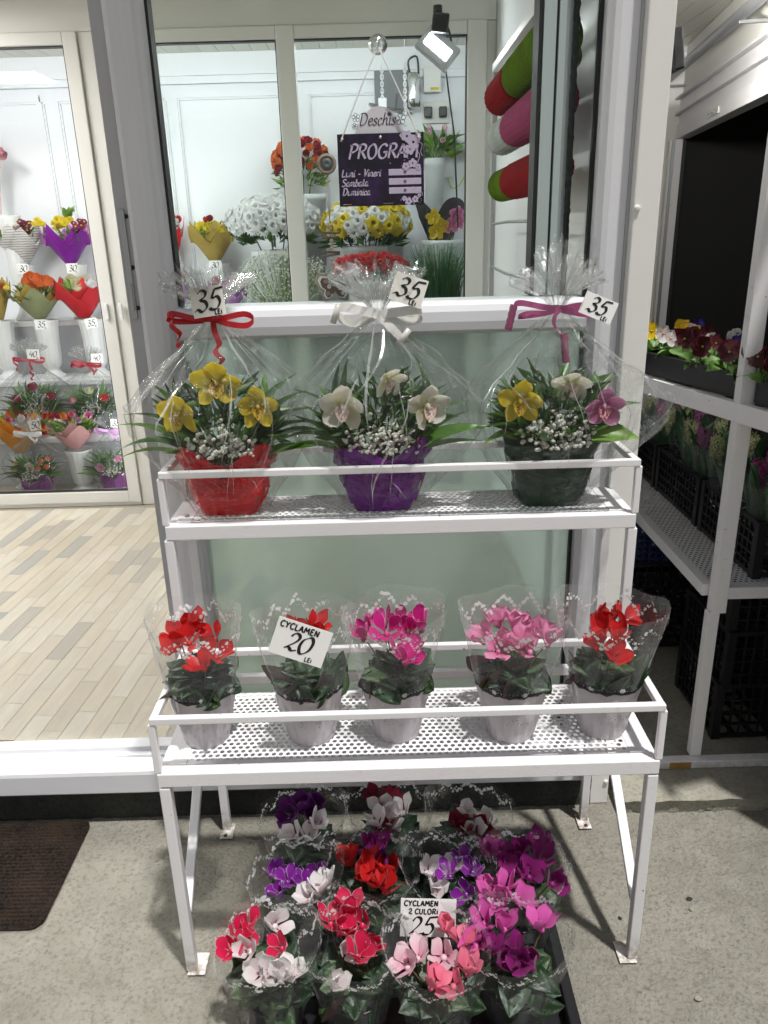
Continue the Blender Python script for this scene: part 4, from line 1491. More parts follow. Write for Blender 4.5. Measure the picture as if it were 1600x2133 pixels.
def cyclamen(label, base, flowers, ztop, r_leaf, pot='grey', seed=0, hs=0.29, r1=0.102, nleaf=20, leafz=0.145, size=1.0, clip=0.085):
    """potted cyclamen in a clear sleeve; flowers = [(u, v, material, size)] read off the photo on the plane of the blooms"""
    rnd = random.Random(seed)
    random.seed(seed * 13 + 5)
    base = Vector(base)
    t = thing('cyclamen', label, 'potted plant', base, 0, 'cyclamens in clear sleeves')
    r0 = 0.049
    if pot == 'grey':
        fn = sleeve_fn(r0, r1, hs + 0.012, seed, 0.13, 1.0, 0.004)
        # opaque wrap with scalloped upper edge, dented foil-like paper
        k = MB()

        def wrap(u, v):
            phi = 2 * math.pi * u
            tt = (0.40 + 0.012 * abs(math.sin(7 * phi))) * v
            p = Vector(fn(phi, tt, 0.0008))
            dn = 0.0045 * N1(5 * math.cos(phi) + seed * 3, 5 * math.sin(phi), v * 3.2) * min(1, v * 6) * min(1, (1 - v) * 4)
            rr = math.hypot(p.x, p.y)
            q = max(0.0, 0.10 - v) * 0.08
            return (p.x * (1 + dn / rr - q), p.y * (1 + dn / rr - q), p.z)
        k.grid(wrap, 84, 14, closed=True)
        k.disc((0, 0, 0.001), r0 * 0.99, (1, 0, 0), (0, -1, 0), 20)
        w = k.build('pot_wrap', 'wrap_grey', t)
        # dark lace band with little white blossoms above the wrap
        k = MB()
        for i in range(84):
            phi = 2 * math.pi * i / 84
            ph2 = 2 * math.pi * (i + 1) / 84
            s0, s1 = 0.012 * abs(math.sin(7 * phi)), 0.012 * abs(math.sin(7 * ph2))
            a0_, a1_ = fn(phi, 0.403 + s0, 0.0014), fn(ph2, 0.403 + s1, 0.0014)
            b0_, b1_ = fn(phi, 0.432, 0.0014), fn(ph2, 0.432, 0.0014)
            k.add([a0_, a1_, b1_, b0_], [(0, 1, 2, 3)], 0)
        for i in range(56):
            phi = 2 * math.pi * i / 56
            p = Vector(fn(phi, 0.445, 0.0016))
            n = Vector((p.x, p.y, 0)).normalized()
            k.disc(p, 0.0009, (-n.y, n.x, 0), (0, 0, 1), 5, 1)
        for i in range(7):
            phi = 2 * math.pi * (i + 0.5) / 7
            for q in range(7):
                aa = q * 2 * math.pi / 6
                rr = 0.0034 if q < 6 else 0.0
                p = Vector(fn(phi + rr * math.cos(aa) / 0.065, 0.443 + rr * math.sin(aa) / hs, 0.0018))
                n = Vector((p.x, p.y, 0)).normalized()
                k.disc(p, 0.0024, (-n.y, n.x, 0), (0, 0, 1), 6, 1)
        k.build('lace_border', ['ink', 'film_print'], w)
        # printed flower sprig on the wrap
        k = MB()
        for i in range(16):
            phi = -math.pi / 2 + rnd.gauss(0, 0.25)
            tz = 0.22 + rnd.gauss(0, 0.035)
            p = Vector(fn(phi, tz, 0.0062))
            n = Vector((p.x, p.y, 0)).normalized()
            a_ = Vector((-n.y, n.x, 0))
            th = rnd.uniform(0, 3.1)
            k.disc(p, 0.0022, a_ * math.cos(th) + Vector((0, 0, 1)) * math.sin(th), (a_ * -math.sin(th) + Vector((0, 0, 1)) * math.cos(th)) * 0.25, 6)
        k.build('printed_sprig', 'ink', w)
        k = MB()
        k.lathe([(0.0465, 0.006), (0.058, 0.092), (0.059, 0.096), (0.055, 0.096), (0.054, 0.086), (0.001, 0.088)], 20)
        k.build('pot', 'black_plastic', t)
        soil_z = 0.088
        sleeve(t, fn, 'sleeve_film', 0.405, True, seed)
    else:
        fn = sleeve_fn(0.056, r1, hs, seed, 0.09, 0.95, 0.004)
        k = MB()
        k.lathe([(0.046, 0.004), (0.060, 0.092), (0.062, 0.094), (0.062, 0.10), (0.056, 0.10), (0.054, 0.086), (0.001, 0.088)], 20)
        k.build('pot', 'black_plastic', t)
        soil_z = 0.088
        sleeve(t, fn, 'sleeve_film_dim', 0.06, True, seed, 0.90, 0.035, 5, False)
    k = MB()
    k.grid(lambda u, v: (0.054 * v * math.cos(6.2832 * u), 0.054 * v * math.sin(6.2832 * u), soil_z + 0.004 + 0.004 * N1(u * 9, v * 6, seed)), 16, 4, closed=True)
    k.build('soil', 'soil', t)
    # leaves on stalks
    stalk = MB()
    for i in range(nleaf):
        a = i * 2.39996 + seed
        q = math.sqrt((i + 0.6) / nleaf)
        rr = r_leaf * q
        lay = i / nleaf
        z = leafz + 0.030 * (1 - q) + rnd.uniform(-0.018, 0.020)
        c = Vector((rr * math.cos(a), rr * math.sin(a), z))
        out = Vector((math.cos(a + rnd.uniform(-0.6, 0.6)), math.sin(a + rnd.uniform(-0.6, 0.6)), rnd.uniform(-0.25, 0.45)))
        sc_l = rnd.uniform(0.8, 1.12) * size
        start = c - out.normalized() * 0.028 * sc_l
        link('leaf', CYC_LEAVES[rnd.randrange(6)], t, aim(start, out, rnd.uniform(-0.4, 0.4), sc_l))
        stalk.tube(catmull([(0.012 * math.cos(a), 0.012 * math.sin(a), soil_z), tuple(Vector((c.x * 0.55, c.y * 0.55, soil_z + (z - soil_z) * 0.55))), tuple(start)], 3), 0.0016, 5, 0, False)
    # outer leaves pressed against the film
    for i in range(11):
        a = i * 0.571 + seed + rnd.uniform(-0.15, 0.15)
        z = (0.118 if pot == 'grey' else 0.095) + rnd.uniform(0, 0.035)
        rr = math.hypot(*fn(a, z / hs)[:2]) - 0.016
        out = Vector((math.cos(a) * 0.35 - math.sin(a) * rnd.uniform(-0.8, 0.8), math.sin(a) * 0.35 + math.cos(a) * rnd.uniform(-0.8, 0.8), rnd.uniform(-0.3, 0.9)))
        link('leaf', CYC_LEAVES[rnd.randrange(6)], t, aim((rr * math.cos(a) * 0.93, rr * math.sin(a) * 0.93, z), out, rnd.uniform(-0.5, 0.5) + 1.0, rnd.uniform(0.6, 0.85) * size))
    stalk.build('leaf_stalks', 'stem_brown', t)
    for (u, v, mt, s) in flowers:
        p = P(u, v, Z=base.z + ztop) - base
        l = math.hypot(p.x, p.y)
        if l > clip:
            p.x *= clip / l
            p.y *= clip / l
        p.z += rnd.uniform(-0.012, 0.012)
        k = MB()
        cyclamen_flower(k, p, (p.x * 0.15, p.y * 0.15, soil_z), s * size, 0, 0.25 if mt == 'p_pink' else 0.0, 1)
        k.build('flower', [mt, 'stem_brown'], t)
    return t


def card(name, label, pos, w, h, rot, lines, mt='card', tilt=0.15, yaw=0.0):
    """price card: lines = [(text, x, z, height, pen)] measured from the card's centre"""
    k = MB()
    k.box(-w / 2, w / 2, 0, 0.0008, -h / 2, h / 2)
    Mx = TR(pos, rx=-tilt, rz=yaw) @ Matrix.Rotation(rot, 4, 'Y')
    o = k.build(name, mt, None, M=Mx)
    tag(o, label, 'price card', 'handwritten price cards')
    k = MB()
    for (s, x, z, hh, pen) in lines:
        cal = s.isdigit()
        text(k, s, x, z, hh, pen, -0.0007, 0, 0.18 if cal else 0.05, 0.75 if cal else 0.1, 0.95 if cal else 1.12)
    k.build('lettering', 'ink', o)
    return o


# ------------------------------------------------------------------ cyclamens on the lower shelf
def fl(mt, pts, s=1.0):
    return [(u, v, mt, s) for u, v in pts]


shelf_z = ZL + 0.004
cyclamen('red cyclamen in a clear dotted sleeve, nearest the doorway on the lower shelf', (-0.405, 1.452, shelf_z), fl('p_red', [(362, 1318), (395, 1345), (450, 1362), (388, 1312), (425, 1390), (412, 1318), (372, 1362), (448, 1330)], 1.12), 0.208, 0.050, seed=1, r1=0.100)
cyclamen('red cyclamen with the CYCLAMEN 20 card in its sleeve', (-0.172, 1.450, shelf_z), fl('p_red', [(640, 1302), (618, 1318), (655, 1320), (660, 1345)], 1.1), 0.208, 0.050, seed=2, r1=0.100)
cyclamen('magenta cyclamen with pale petal rims in the middle of the lower shelf', (0.016, 1.452, shelf_z), fl('p_magenta_edge', [(758, 1330), (800, 1308), (842, 1290), (884, 1312), (832, 1352), (806, 1330), (858, 1362), (850, 1325), (845, 1385)], 1.25), 0.210, 0.050, seed=3, r1=0.104)
cyclamen('soft pink ruffled cyclamen on the lower shelf', (0.264, 1.440, shelf_z), fl('p_pink', [(1008, 1330), (1036, 1305), (1088, 1288), (1072, 1322), (1124, 1315), (1055, 1345), (1105, 1352), (1140, 1350), (1040, 1350), (1082, 1355)], 1.15), 0.208, 0.050, seed=4, r1=0.104)
cyclamen('red cyclamen in a clear dotted sleeve at the passage end of the lower shelf', (0.466, 1.444, shelf_z), fl('p_red', [(1236, 1290), (1276, 1280), (1302, 1296), (1250, 1320), (1284, 1330), (1275, 1372), (1245, 1345)], 1.15), 0.208, 0.050, seed=5, r1=0.104)

# ------------------------------------------------------------------ cyclamens on the ground, standing in a tray
tray = thing('plant_tray', 'black plastic tray under the cyclamens on the ground', 'tray', (0.03, 1.36, 0.0))
k = MB()
tx0, tx1, ty0, ty1 = -0.33, 0.335, -0.27, 0.30
k.box(tx0, tx1, ty0, ty1, 0.002, 0.010)
k.build('tray_floor', 'black_plastic', tray)
for a_, b_ in (((tx0, ty0), (tx1, ty0)), ((tx0, ty1), (tx1, ty1)), ((tx0, ty0 + 0.0125), (tx0, ty1 - 0.0125)), ((tx1, ty0 + 0.0125), (tx1, ty1 - 0.0125))):
    k = MB()
    k.bar((*a_, 0.034), (*b_, 0.034), 0.024, 0.048)
    k.build('tray_wall', 'black_plastic', tray, bevel=0.003)
for x in (tx0, tx1):
    for y in (ty0, ty1):
        k = MB()
        k.lathe([(0.021, 0.002), (0.021, 0.062), (0.015, 0.062), (0.014, 0.03), (0.001, 0.03)], 14, 0, TR((x, y, 0)))
        k.build('corner_socket', 'black_plastic', tray)
gz = 0.0105
G = dict(hs=0.25, r1=0.106, leafz=0.135, nleaf=20)
ZT = 0.205


def gr(label, x, y, fls, seed, **kw):
    a = dict(G)
    a.update(kw)
    cyclamen(label, (x, y, gz), fls, ZT, 0.058, 'black', seed, **a)


gr('cyclamen with rose rimmed and white blooms in the front ground row, doorway end', -0.262, 1.190, fl('p_hot_edge', [(488, 1945), (518, 1925), (482, 1985), (588, 1975), (505, 1965)], 1.0) + fl('p_white', [(572, 1925), (522, 1990), (568, 2030), (604, 2030), (545, 2022), (585, 2040)], 1.15), 21)
gr('cyclamen with red rimmed blooms and a few white ones in the front ground row', -0.088, 1.186, fl('p_hot_edge', [(682, 1915), (732, 1905), (708, 1952), (770, 1965), (745, 2002), (756, 1935), (722, 1925)], 1.25) + fl('p_white', [(722, 1975), (694, 2050)], 1.1), 22)
gr('pale and salmon pink cyclamen before the CYCLAMEN 2 CULORI card', 0.080, 1.165, fl('p_pale_pink', [(850, 2020), (925, 1990), (870, 2000)], 1.2) + fl('p_salmon', [(935, 1950), (958, 1972), (898, 2058), (945, 2050), (975, 2030)], 1.1), 23)
gr('orchid pink and magenta cyclamen in the front ground row, passage end', 0.250, 1.185, fl('p_orchid_pink', [(1050, 1940), (1128, 1940), (992, 1965), (1010, 1925)], 1.2) + fl('p_dark_magenta', [(1050, 2005), (1085, 2015), (1025, 1980), (1070, 1990), (1110, 2010)], 1.15), 24)
gr('cyclamen with white rimmed purple blooms and white ones in the middle ground row', -0.222, 1.372, fl('p_purple_edge', [(565, 1830), (612, 1822), (660, 1822), (585, 1862), (630, 1850), (600, 1845)], 1.0) + fl('p_white', [(648, 1880), (684, 1845), (665, 1870)], 1.1), 25)
gr('scarlet and dark magenta cyclamen in the middle ground row', -0.048, 1.392, fl('p_red', [(732, 1795), (770, 1815), (802, 1850), (748, 1830), (780, 1845), (815, 1825)], 1.3) + fl('p_dark_magenta', [(770, 1765), (806, 1800), (800, 1765)], 1.1), 26)
gr('cyclamen with pure white and violet rimmed blooms in the middle ground row', 0.122, 1.380, fl('p_white', [(890, 1815), (905, 1850), (942, 1805), (915, 1825)], 1.1) + fl('p_purple_edge', [(965, 1798), (938, 1832), (972, 1858), (985, 1815)], 1.05), 27)
gr('large magenta cyclamen with pink blooms in the middle ground row, passage end', 0.290, 1.372, fl('p_dark_magenta', [(1035, 1790), (1090, 1775), (1122, 1798), (1062, 1820), (1102, 1830), (1150, 1850), (1080, 1800), (1130, 1765)], 1.25) + fl('p_orchid_pink', [(1020, 1850), (1052, 1862), (1008, 1780), (1000, 1890), (1080, 1880), (1040, 1880)], 1.15), 28, clip=0.098)
gr('deep purple and white cyclamen in the rear ground row', -0.222, 1.560, fl('p_purple', [(608, 1695), (662, 1688), (635, 1700), (625, 1680), (655, 1705)], 1.3) + fl('p_white', [(618, 1748), (655, 1728), (640, 1740)], 1.15), 29)
gr('white cyclamen with maroon blooms in the middle of the rear ground row', -0.010, 1.575, fl('p_white', [(800, 1690), (842, 1700), (790, 1728), (830, 1720), (815, 1700)], 1.15) + fl('p_maroon', [(788, 1668), (800, 1740), (812, 1672)], 1.1), 30)
gr('white and maroon cyclamen in the rear ground row, passage end', 0.190, 1.555, fl('p_white', [(965, 1705), (1020, 1712), (990, 1748)], 1.1) + fl('p_maroon', [(965, 1742), (1010, 1748), (990, 1728), (955, 1725)], 1.15), 31)

# price cards among the cyclamens
card('price_card', 'white price card reading CYCLAMEN 20 LEI in a sleeve', P(626, 1338, Y=1.342), 0.110, 0.078, math.radians(21), [('CYCLAMEN', -0.049, 0.021, 0.0125, 0.0030), ('20', -0.028, -0.022, 0.038, 0.0052), ('LEI', 0.018, -0.035, 0.009, 0.0020)], 'card_white', 0.12)
card('price_card', 'pinkish white price card reading CYCLAMEN 2 CULORI 25', P(892, 1912, Y=1.255), 0.118, 0.086, math.radians(3), [('CYCLAMEN', -0.052, 0.027, 0.0115, 0.0030), ('2 CULORI', -0.042, 0.009, 0.0115, 0.0028), ('25', -0.04, -0.038, 0.040, 0.0052)], 'card_white', 0.25)


# ================================================================== GIFT BOUQUETS IN CELLOPHANE
def orchid(mb, M, size=1.0, m_pet=0, m_lip=1):
    for a, L, W in ((90, 0.054, 0.022), (158, 0.054, 0.021), (22, 0.054, 0.021), (222, 0.050, 0.020), (318, 0.050, 0.020)):
        a = math.radians(a + R(-8, 8))
        d = Vector((math.cos(a), -R(0.0, 0.25), math.sin(a))).normalized()
        z = Vector((0, -1, 0))
        z = (z - d * z.dot(d)).normalized()
        x = d.cross(z)
        Mx = Matrix(((x.x, d.x, z.x, 0), (x.y, d.y, z.y, 0), (x.z, d.z, z.z, 0), (0, 0, 0, 1)))
        add_petal(mb, M @ Matrix.Scale(size, 4) @ Mx, L * R(0.93, 1.07), W * R(0.9, 1.1), m_pet, R(0.1, 0.8), R(0.1, 0.5), R(-0.5, 0.5), 6, 8, 1.45, 0.06)

    def lip(u, v):
        s = 2 * u - 1
        w = 0.008 + 0.007 * math.sin(v * 2.6)
        return (s * w, -0.006 - 0.016 * v - 0.012 * s * s * (1 - v), -0.002 - 0.022 * v * v + 0.012 * s * s + 0.002 * math.sin(9 * s) * v)
    mb.grid(lip, 8, 7, m_lip, M=M @ Matrix.Scale(size, 4))
    mb.tube([(0, 0.0, 0.003), (0, -0.012, 0.008), (0, -0.020, 0.003)], [0.004, 0.0055, 0.003], 8, m_pet, True, M @ Matrix.Scale(size, 4))


def rose(mb, c, r, mat=0, axis=(0, 0, 1), squash=1.0):
    ax = Vector(axis).normalized()
    x = ax.cross(Vector((0.2, 1, 0.1))).normalized()
    y = ax.cross(x)
    c = Vector(c)
    for ring, (rr, n, open_) in enumerate(((0.25, 3, 0.05), (0.55, 4, 0.22), (0.9, 5, 0.5))):
        for k in range(n):
            a = 2 * math.pi * (k + 0.37 * ring) / n + R(-0.15, 0.15)

            def g(u, v):
                s = (2 * u - 1) * (1.25 if ring else 1.6)
                aa = a + s * (0.75 if ring else 1.1)
                prof = math.sin(math.pi * (0.12 + 0.62 * v)) ** 0.8
                rad = r * rr * prof * (1 + open_ * max(0, v - 0.6) * 2) + r * 0.05
                h = r * squash * (-0.7 + (1.55 - 0.18 * ring) * v - 0.28 * abs(s) ** 2 * v)
                return c + (x * math.cos(aa) + y * math.sin(aa)) * rad + ax * h
            mb.grid(g, 5, 5, mat)


def tulip(mb, c, r, mat=0, axis=(0, 0, 1)):
    ax = Vector(axis).normalized()
    x = ax.cross(Vector((0.2, 1, 0.1))).normalized()
    y = ax.cross(x)
    c = Vector(c)
    for k in range(6):
        a = 2 * math.pi * k / 6

        def g(u, v):
            s = 2 * u - 1
            w = 0.62 * math.sin(math.pi * (0.08 + 0.9 * v) ** 0.8)
            rad = r * (0.15 + 0.85 * math.sin(math.pi * (0.1 + 0.68 * v))) * (1 if k % 2 else 0.92)
            return c + (x * math.cos(a + s * w) + y * math.sin(a + s * w)) * rad + ax * (r * (-1.1 + 2.6 * v))
        mb.grid(g, 4, 6, mat)


def daisy(mb, c, r, mat=0, axis=(0, 0, 1), n=13, layers=2, centre=None):
    ax = Vector(axis).normalized()
    x = ax.cross(Vector((0.2, 1, 0.1))).normalized()
    y = ax.cross(x)
    c = Vector(c)
    for l in range(layers):
        for k in range(n):
            a = 2 * math.pi * (k + 0.5 * l) / n + R(-0.06, 0.06)
            o = x * math.cos(a) + y * math.sin(a)
            t = x * -math.sin(a) + y * math.cos(a)
            w = r * 0.17
            rr = r * (1 - 0.25 * l) * R(0.9, 1.05)
            up = ax * r * (0.10 + 0.30 * l)
            v = [c + o * r * 0.08 - t * w * 0.5, c + o * r * 0.08 + t * w * 0.5, c + o * rr * 0.6 + t * w + up, c + o * rr * 0.6 - t * w + up, c + o * rr + up * 0.8]
            mb.add(v, [(0, 1, 2, 3), (3, 2, 4)], mat, True, [(0, 0), (1, 0), (1, .6), (0, .6), (.5, .9)])
    if centre is not None:
        mb.ball(c + ax * r * 0.22, r * 0.24, centre, 6, 0.6)


def ribbon(mb, pts, w, wdir, mat=0, k=4):
    q = [Vector(p) for p in catmull([tuple(p) for p in pts], k)]
    wd = Vector(wdir).normalized() if not callable(wdir) else None
    V = []
    for i, p in enumerate(q):
        d = wdir(i / (len(q) - 1)).normalized() if wd is None else wd
        V += [p - d * w / 2, p + d * w / 2]
    mb.add(V, [(2 * i, 2 * i + 1, 2 * i + 3, 2 * i + 2) for i in range(len(q) - 1)], mat, True)


def curl(start, n, r, drop, turns, phase=0.0):
    s = Vector(start)
    return [s + Vector((r * math.cos(phase + turns * 6.283 * i / n) - r * math.cos(phase), r * math.sin(phase + turns * 6.283 * i / n) - r * math.sin(phase), -drop * i / n)) for i in range(n + 1)]


def foliage_mesh(mb, n, cx, cz, rx, rz_, ry, lmin, lmax, mats=3, rnd=random, wid=0.28):
    for i in range(n):
        a, b = rnd.uniform(0, 6.283), rnd.uniform(-0.3, 1)
        q = rnd.uniform(0.3, 1) ** 0.5
        c = Vector((cx + rx * q * math.cos(a) * math.sqrt(1 - min(0.95, b * b)), ry * q * math.sin(a) * math.sqrt(1 - min(0.95, b * b)), cz + rz_ * q * b))
        d = Vector((math.cos(a) + rnd.uniform(-0.5, 0.5), math.sin(a) * 0.8 + rnd.uniform(-0.5, 0.5), rnd.uniform(-0.1, 1.3))).normalized()
        L = rnd.uniform(lmin, lmax)
        sd_ = d.cross(Vector((rnd.uniform(-1, 1), rnd.uniform(-1, 1), rnd.uniform(-1, 1)))).normalized() * L * wid * rnd.uniform(0.6, 1.2)
        up = d.cross(sd_).normalized() * L * 0.12
        v = [c, c + d * L * 0.45 + sd_ * 0.5 + up, c + d * L * 0.45 - sd_ * 0.5 + up, c + d * L, c + d * L * 0.45]
        mb.add(v, [(0, 4, 1), (0, 2, 4), (4, 3, 1), (4, 2, 3)], rnd.randrange(mats), True)


def gift_bouquet(name, label, loc, s, pot_mat, ribbon_mat, blooms, seed, width=0.195, neck=0.435, top=0.55, gyp=170, style='palm', lobes=(0.25, 0.25), pot_h=0.145, ribbon_kind='curl', rz=0.0, rim=0.013, roses=None, detail=1.0, grp='gift arrangements in cellophane'):
    """blooms: [(x, y, z, kind, size, yaw, tilt)] in local metres"""
    rnd = random.Random(seed)
    random.seed(seed * 7 + 3)
    t = thing(name, label, 'bouquet', loc, rz, grp)
    t.scale = (s, s, s)
    # square-ish pot wrapped in foil with its corners standing up
    k = MB()

    def potfn(u, v):
        a = 2 * math.pi * u
        sq = 1.0 / max(abs(math.cos(a)), abs(math.sin(a))) ** 0.55
        r = (0.062 + 0.034 * v ** 0.8) * sq
        pk = abs(((4 * (a + 0.785 + 0.25 * math.sin(seed)) / math.pi) % 2) - 1) * 2 - 1
        z = pot_h * v + (1.7 * rim * pk + 0.6 * rim * math.sin(3 * a + seed)) * max(0, v - 0.55) * 2.2
        r += 0.012 * N1(5 * math.cos(a) + seed, 5 * math.sin(a), v * 4.5) * min(1, v * 3) + (0.006 * abs(N1(2 * a, v * 3, seed)) if v > 0.1 else 0) + 0.014 * max(0, v - 0.82) * 5 * max(0, math.cos(2 * a)) ** 2 * 0.6
        return (r * 1.08 * math.cos(a), r * 0.78 * math.sin(a), z)
    k.grid(potfn, 22, 5, 0, closed=True, smooth=False)
    k.add([potfn(i / 16, 0) for i in range(16)], [tuple(range(15, -1, -1))], 0)

    def onpot(u, v, push):
        q = Vector(potfn(u, v))
        return q + Vector((q.x, q.y, 0)).normalized() * push
    for i in range(16):
        u0, v0 = rnd.uniform(0.48, 1.02), rnd.uniform(0.05, 0.75)
        tri_ = [onpot(u0, v0, rnd.uniform(0.0035, 0.009)), onpot(u0 + rnd.uniform(0.04, 0.13), v0 + rnd.uniform(-0.1, 0.2), rnd.uniform(0.002, 0.010)), onpot(u0 + rnd.uniform(-0.03, 0.09), min(0.95, v0 + rnd.uniform(0.25, 0.55)), rnd.uniform(0.002, 0.009))]
        k.add(tri_, [(0, 1, 2)], 0)
    k.build('wrapped_pot', pot_mat, t)
    k = MB()
    k.add([tuple(Vector(potfn(i / 16, 0.72)) * 0.985) for i in range(16)], [tuple(range(16))], 0)
    k.build('soil', 'soil', t)
    # filler greenery and baby's breath
    k = MB()
    foliage_mesh(k, int(320 * detail), 0, pot_h + 0.035, 0.115, 0.10, 0.055, 0.03, 0.075, 3, rnd)
    for i in range(26):
        a = rnd.uniform(0, 6.28)
        k.tube([(0.03 * math.cos(a), 0.02 * math.sin(a), pot_h * 0.7), (0.085 * math.cos(a), 0.05 * math.sin(a), pot_h + rnd.uniform(0.03, 0.12))], 0.0012, 4, 1, False)
    o = k.build('foliage', ['leaf_dark', 'leaf_mid', 'leaf_palm'], t)
    o['kind'] = 'stuff'
    k = MB()
    for i in range(gyp):
        a = rnd.uniform(0, 6.28)
        q = rnd.uniform(0, 1) ** 0.6
        c = Vector((0.075 * q * math.cos(a) + rnd.gauss(0, 0.01), -0.055 - 0.035 * q * abs(math.sin(a)), pot_h - 0.005 + 0.10 * (1 - q * 0.6) * rnd.uniform(0.05, 1)))
        r = rnd.uniform(0.0026, 0.0060)
        k.ball(c, r, 0, 6, 0.85)
        if rnd.random() < 0.6:
            k.ball(c + Vector((r * 0.7, -r * 0.4, r * 0.5)), r * 0.7, 0, 5)
        if i % 3 == 0:
            k.tube([tuple(c), (c.x * 0.5, c.y * 0.4, pot_h * 0.8)], 0.0006, 3, 1, False)
    if gyp:
        o = k.build('baby_breath', ['p_blossom', 'stem'], t)
        o['kind'] = 'stuff'
    # side leaves
    for side in (-1, 1):
        n = 8 if style == 'palm' else 6
        for i in range(n):
            f = i / (n - 1)
            if style == 'palm':
                th = math.radians(14 + 76 * f)
                st = (side * 0.07, -0.02 + 0.02 * f, pot_h - 0.02 + 0.03 * f)
                d = Vector((side * math.cos(th), -0.25 + 0.35 * f + rnd.uniform(-0.1, 0.1), math.sin(th)))
                link('leaf', PALM[rnd.randrange(3)], t, aim(st, d, side * rnd.uniform(-0.6, 0.9), rnd.uniform(1.0, 1.3)))
            else:
                th = math.radians(5 + 75 * f)
                st = (side * (0.05 + 0.02 * f), -0.02, pot_h + 0.01 + 0.02 * f)
                d = Vector((side * math.cos(th), -0.3 + 0.4 * f, math.sin(th)))
                link('leaf', BROAD[rnd.randrange(3)], t, aim(st, d, side * rnd.uniform(-0.8, 0.8), rnd.uniform(1.2, 1.75)))
    if style != 'palm':
        for i in range(9):
            a = rnd.uniform(math.pi, 2 * math.pi)
            link('leaf', BROAD[rnd.randrange(3)], t, aim((0.05 * math.cos(a), 0.04 * math.sin(a), pot_h), (math.cos(a), 0.5 * math.sin(a), rnd.uniform(0.2, 1.2)), rnd.uniform(-1, 1), rnd.uniform(0.8, 1.2)))
    for (x, y, z, kind, size, yaw, tilt) in blooms:
        k = MB()
        if kind.startswith('orchid'):
            colr = kind.split('_')[1]
            orchid(k, TR((x, y, z), rx=tilt + rnd.uniform(-0.15, 0.15), rz=yaw + rnd.uniform(-0.25, 0.25)), size * rnd.uniform(0.85, 0.97))
            k.tube([(x, y + 0.004, z), (x * 0.8, y + 0.03, z - 0.04), (x * 0.4, 0, pot_h * 0.8)], 0.0022, 6, 2, False)
            k.build('orchid_bloom', ['p_orchid_' + colr, 'lip_' + colr, 'stem'], t)
        elif kind.startswith('rose'):
            rose(k, (x, y, z), 0.024 * size, 0, (x * 2, -0.5, 1))
            k.tube([(x, y, z - 0.01), (x * 0.5, y * 0.3, pot_h * 0.8)], 0.0022, 6, 1, False)
            k.build('rose_bloom', ['p_' + kind[5:], 'leaf_mid'], t)
    # cellophane bag
    prof = [(0.0, 0.44), (0.03, 0.52), (0.10, 0.76), (0.18, 0.97), (0.23, 1.0), (0.28, 0.88), (0.335, 0.60), (0.385, 0.31), (0.418, 0.13), (1.0, 0.075)]

    def rad(z):
        zz = z / neck * 0.435
        for (a, ra), (b, rb) in zip(prof[:-1], prof[1:]):
            if zz <= b:
                f = (zz - a) / (b - a)
                if b == 1.0:
                    return (ra + (rb - ra) * min(1, (zz - a) / 0.015)) * width
                return (ra + (rb - ra) * (f * f * (3 - 2 * f) * 0.5 + f * 0.5)) * width
        return 0.075 * width
    ph = [rnd.uniform(0, 6.28) for _ in range(6)]

    def tri(x):
        return abs(((x / math.pi) % 2) - 1) * 2 - 1

    def bag(u, v):
        a = 2 * math.pi * u
        z = neck * v
        r = rad(z)
        pl = 0.8 * tri(5 * a + ph[0] + 0.8 * math.sin(v * 4)) + 0.55 * tri(9 * a + ph[1]) + 0.35 * tri(19 * a + ph[2] - v * 3)
        amp = 0.035 + 0.17 * max(0, v - 0.5) / 0.5
        r *= 1 + amp * pl + 0.05 * N1(2.5 * math.cos(a) + seed, 2.5 * math.sin(a), v * 4) + 0.035 * N1(7 * math.cos(a) + seed, 7 * math.sin(a), v * 9)
        lob = lobes[0] * max(0, math.cos(a - math.pi * 0.93)) ** 10 + lobes[1] * max(0, math.cos(a - 0.2)) ** 10
        lob += 0.10 * max(0, math.cos(a + 1.15)) ** 8 + 0.10 * max(0, math.cos(a + 2.1)) ** 8
        r *= 1 + lob * math.sin(math.pi * min(1, v / 0.85)) ** 1.5
        ysc = 0.60 + 0.3 * max(0, v - 0.7) / 0.3
        return (r * math.cos(a), r * math.sin(a) * ysc - 0.006, z + 0.002 + 0.004 * N1(a * 3, v * 9, seed))
    k = MB()
    k.grid(bag, int(76 * detail), int(22 * detail), 0, closed=True, smooth=False)
    cel = k.build('cellophane_bag', 'cellophane', t)
    # doubled folds and creases from the tie, highlights put in as paler film
    k = MB()
    for i in range(int(46 * detail)):
        u0 = rnd.random()
        v0 = rnd.uniform(0.55, 0.97)
        v1 = v0 - rnd.uniform(0.12, 0.5)
        if i % 4 == 0:
            v0, v1 = rnd.uniform(0.1, 0.6), rnd.uniform(0.0, 0.3)
        du = rnd.uniform(-0.09, 0.09)
        wd = rnd.choice((0.0006, 0.0009, 0.0016, 0.0032))
        V = []
        for j in range(11):
            f = j / 10
            p_ = Vector(bag(u0 + du * f, v0 + (v1 - v0) * f))
            p_ += Vector((p_.x, p_.y, 0)).normalized() * 0.002
            sd_ = Vector((-p_.y, p_.x, 0)).normalized() * wd * math.sin(math.pi * (0.08 + 0.92 * f))
            V += [p_ - sd_, p_ + sd_]
        k.add(V, [(2 * j, 2 * j + 1, 2 * j + 3, 2 * j + 2) for j in range(10)], 0, True)
    k.build('film_creases', 'film_crease', cel)
    # frill above the tie
    k = MB()
    nfr = int(132 * detail)
    zj = [rnd.uniform(-0.022, 0.016) for _ in range(nfr)]

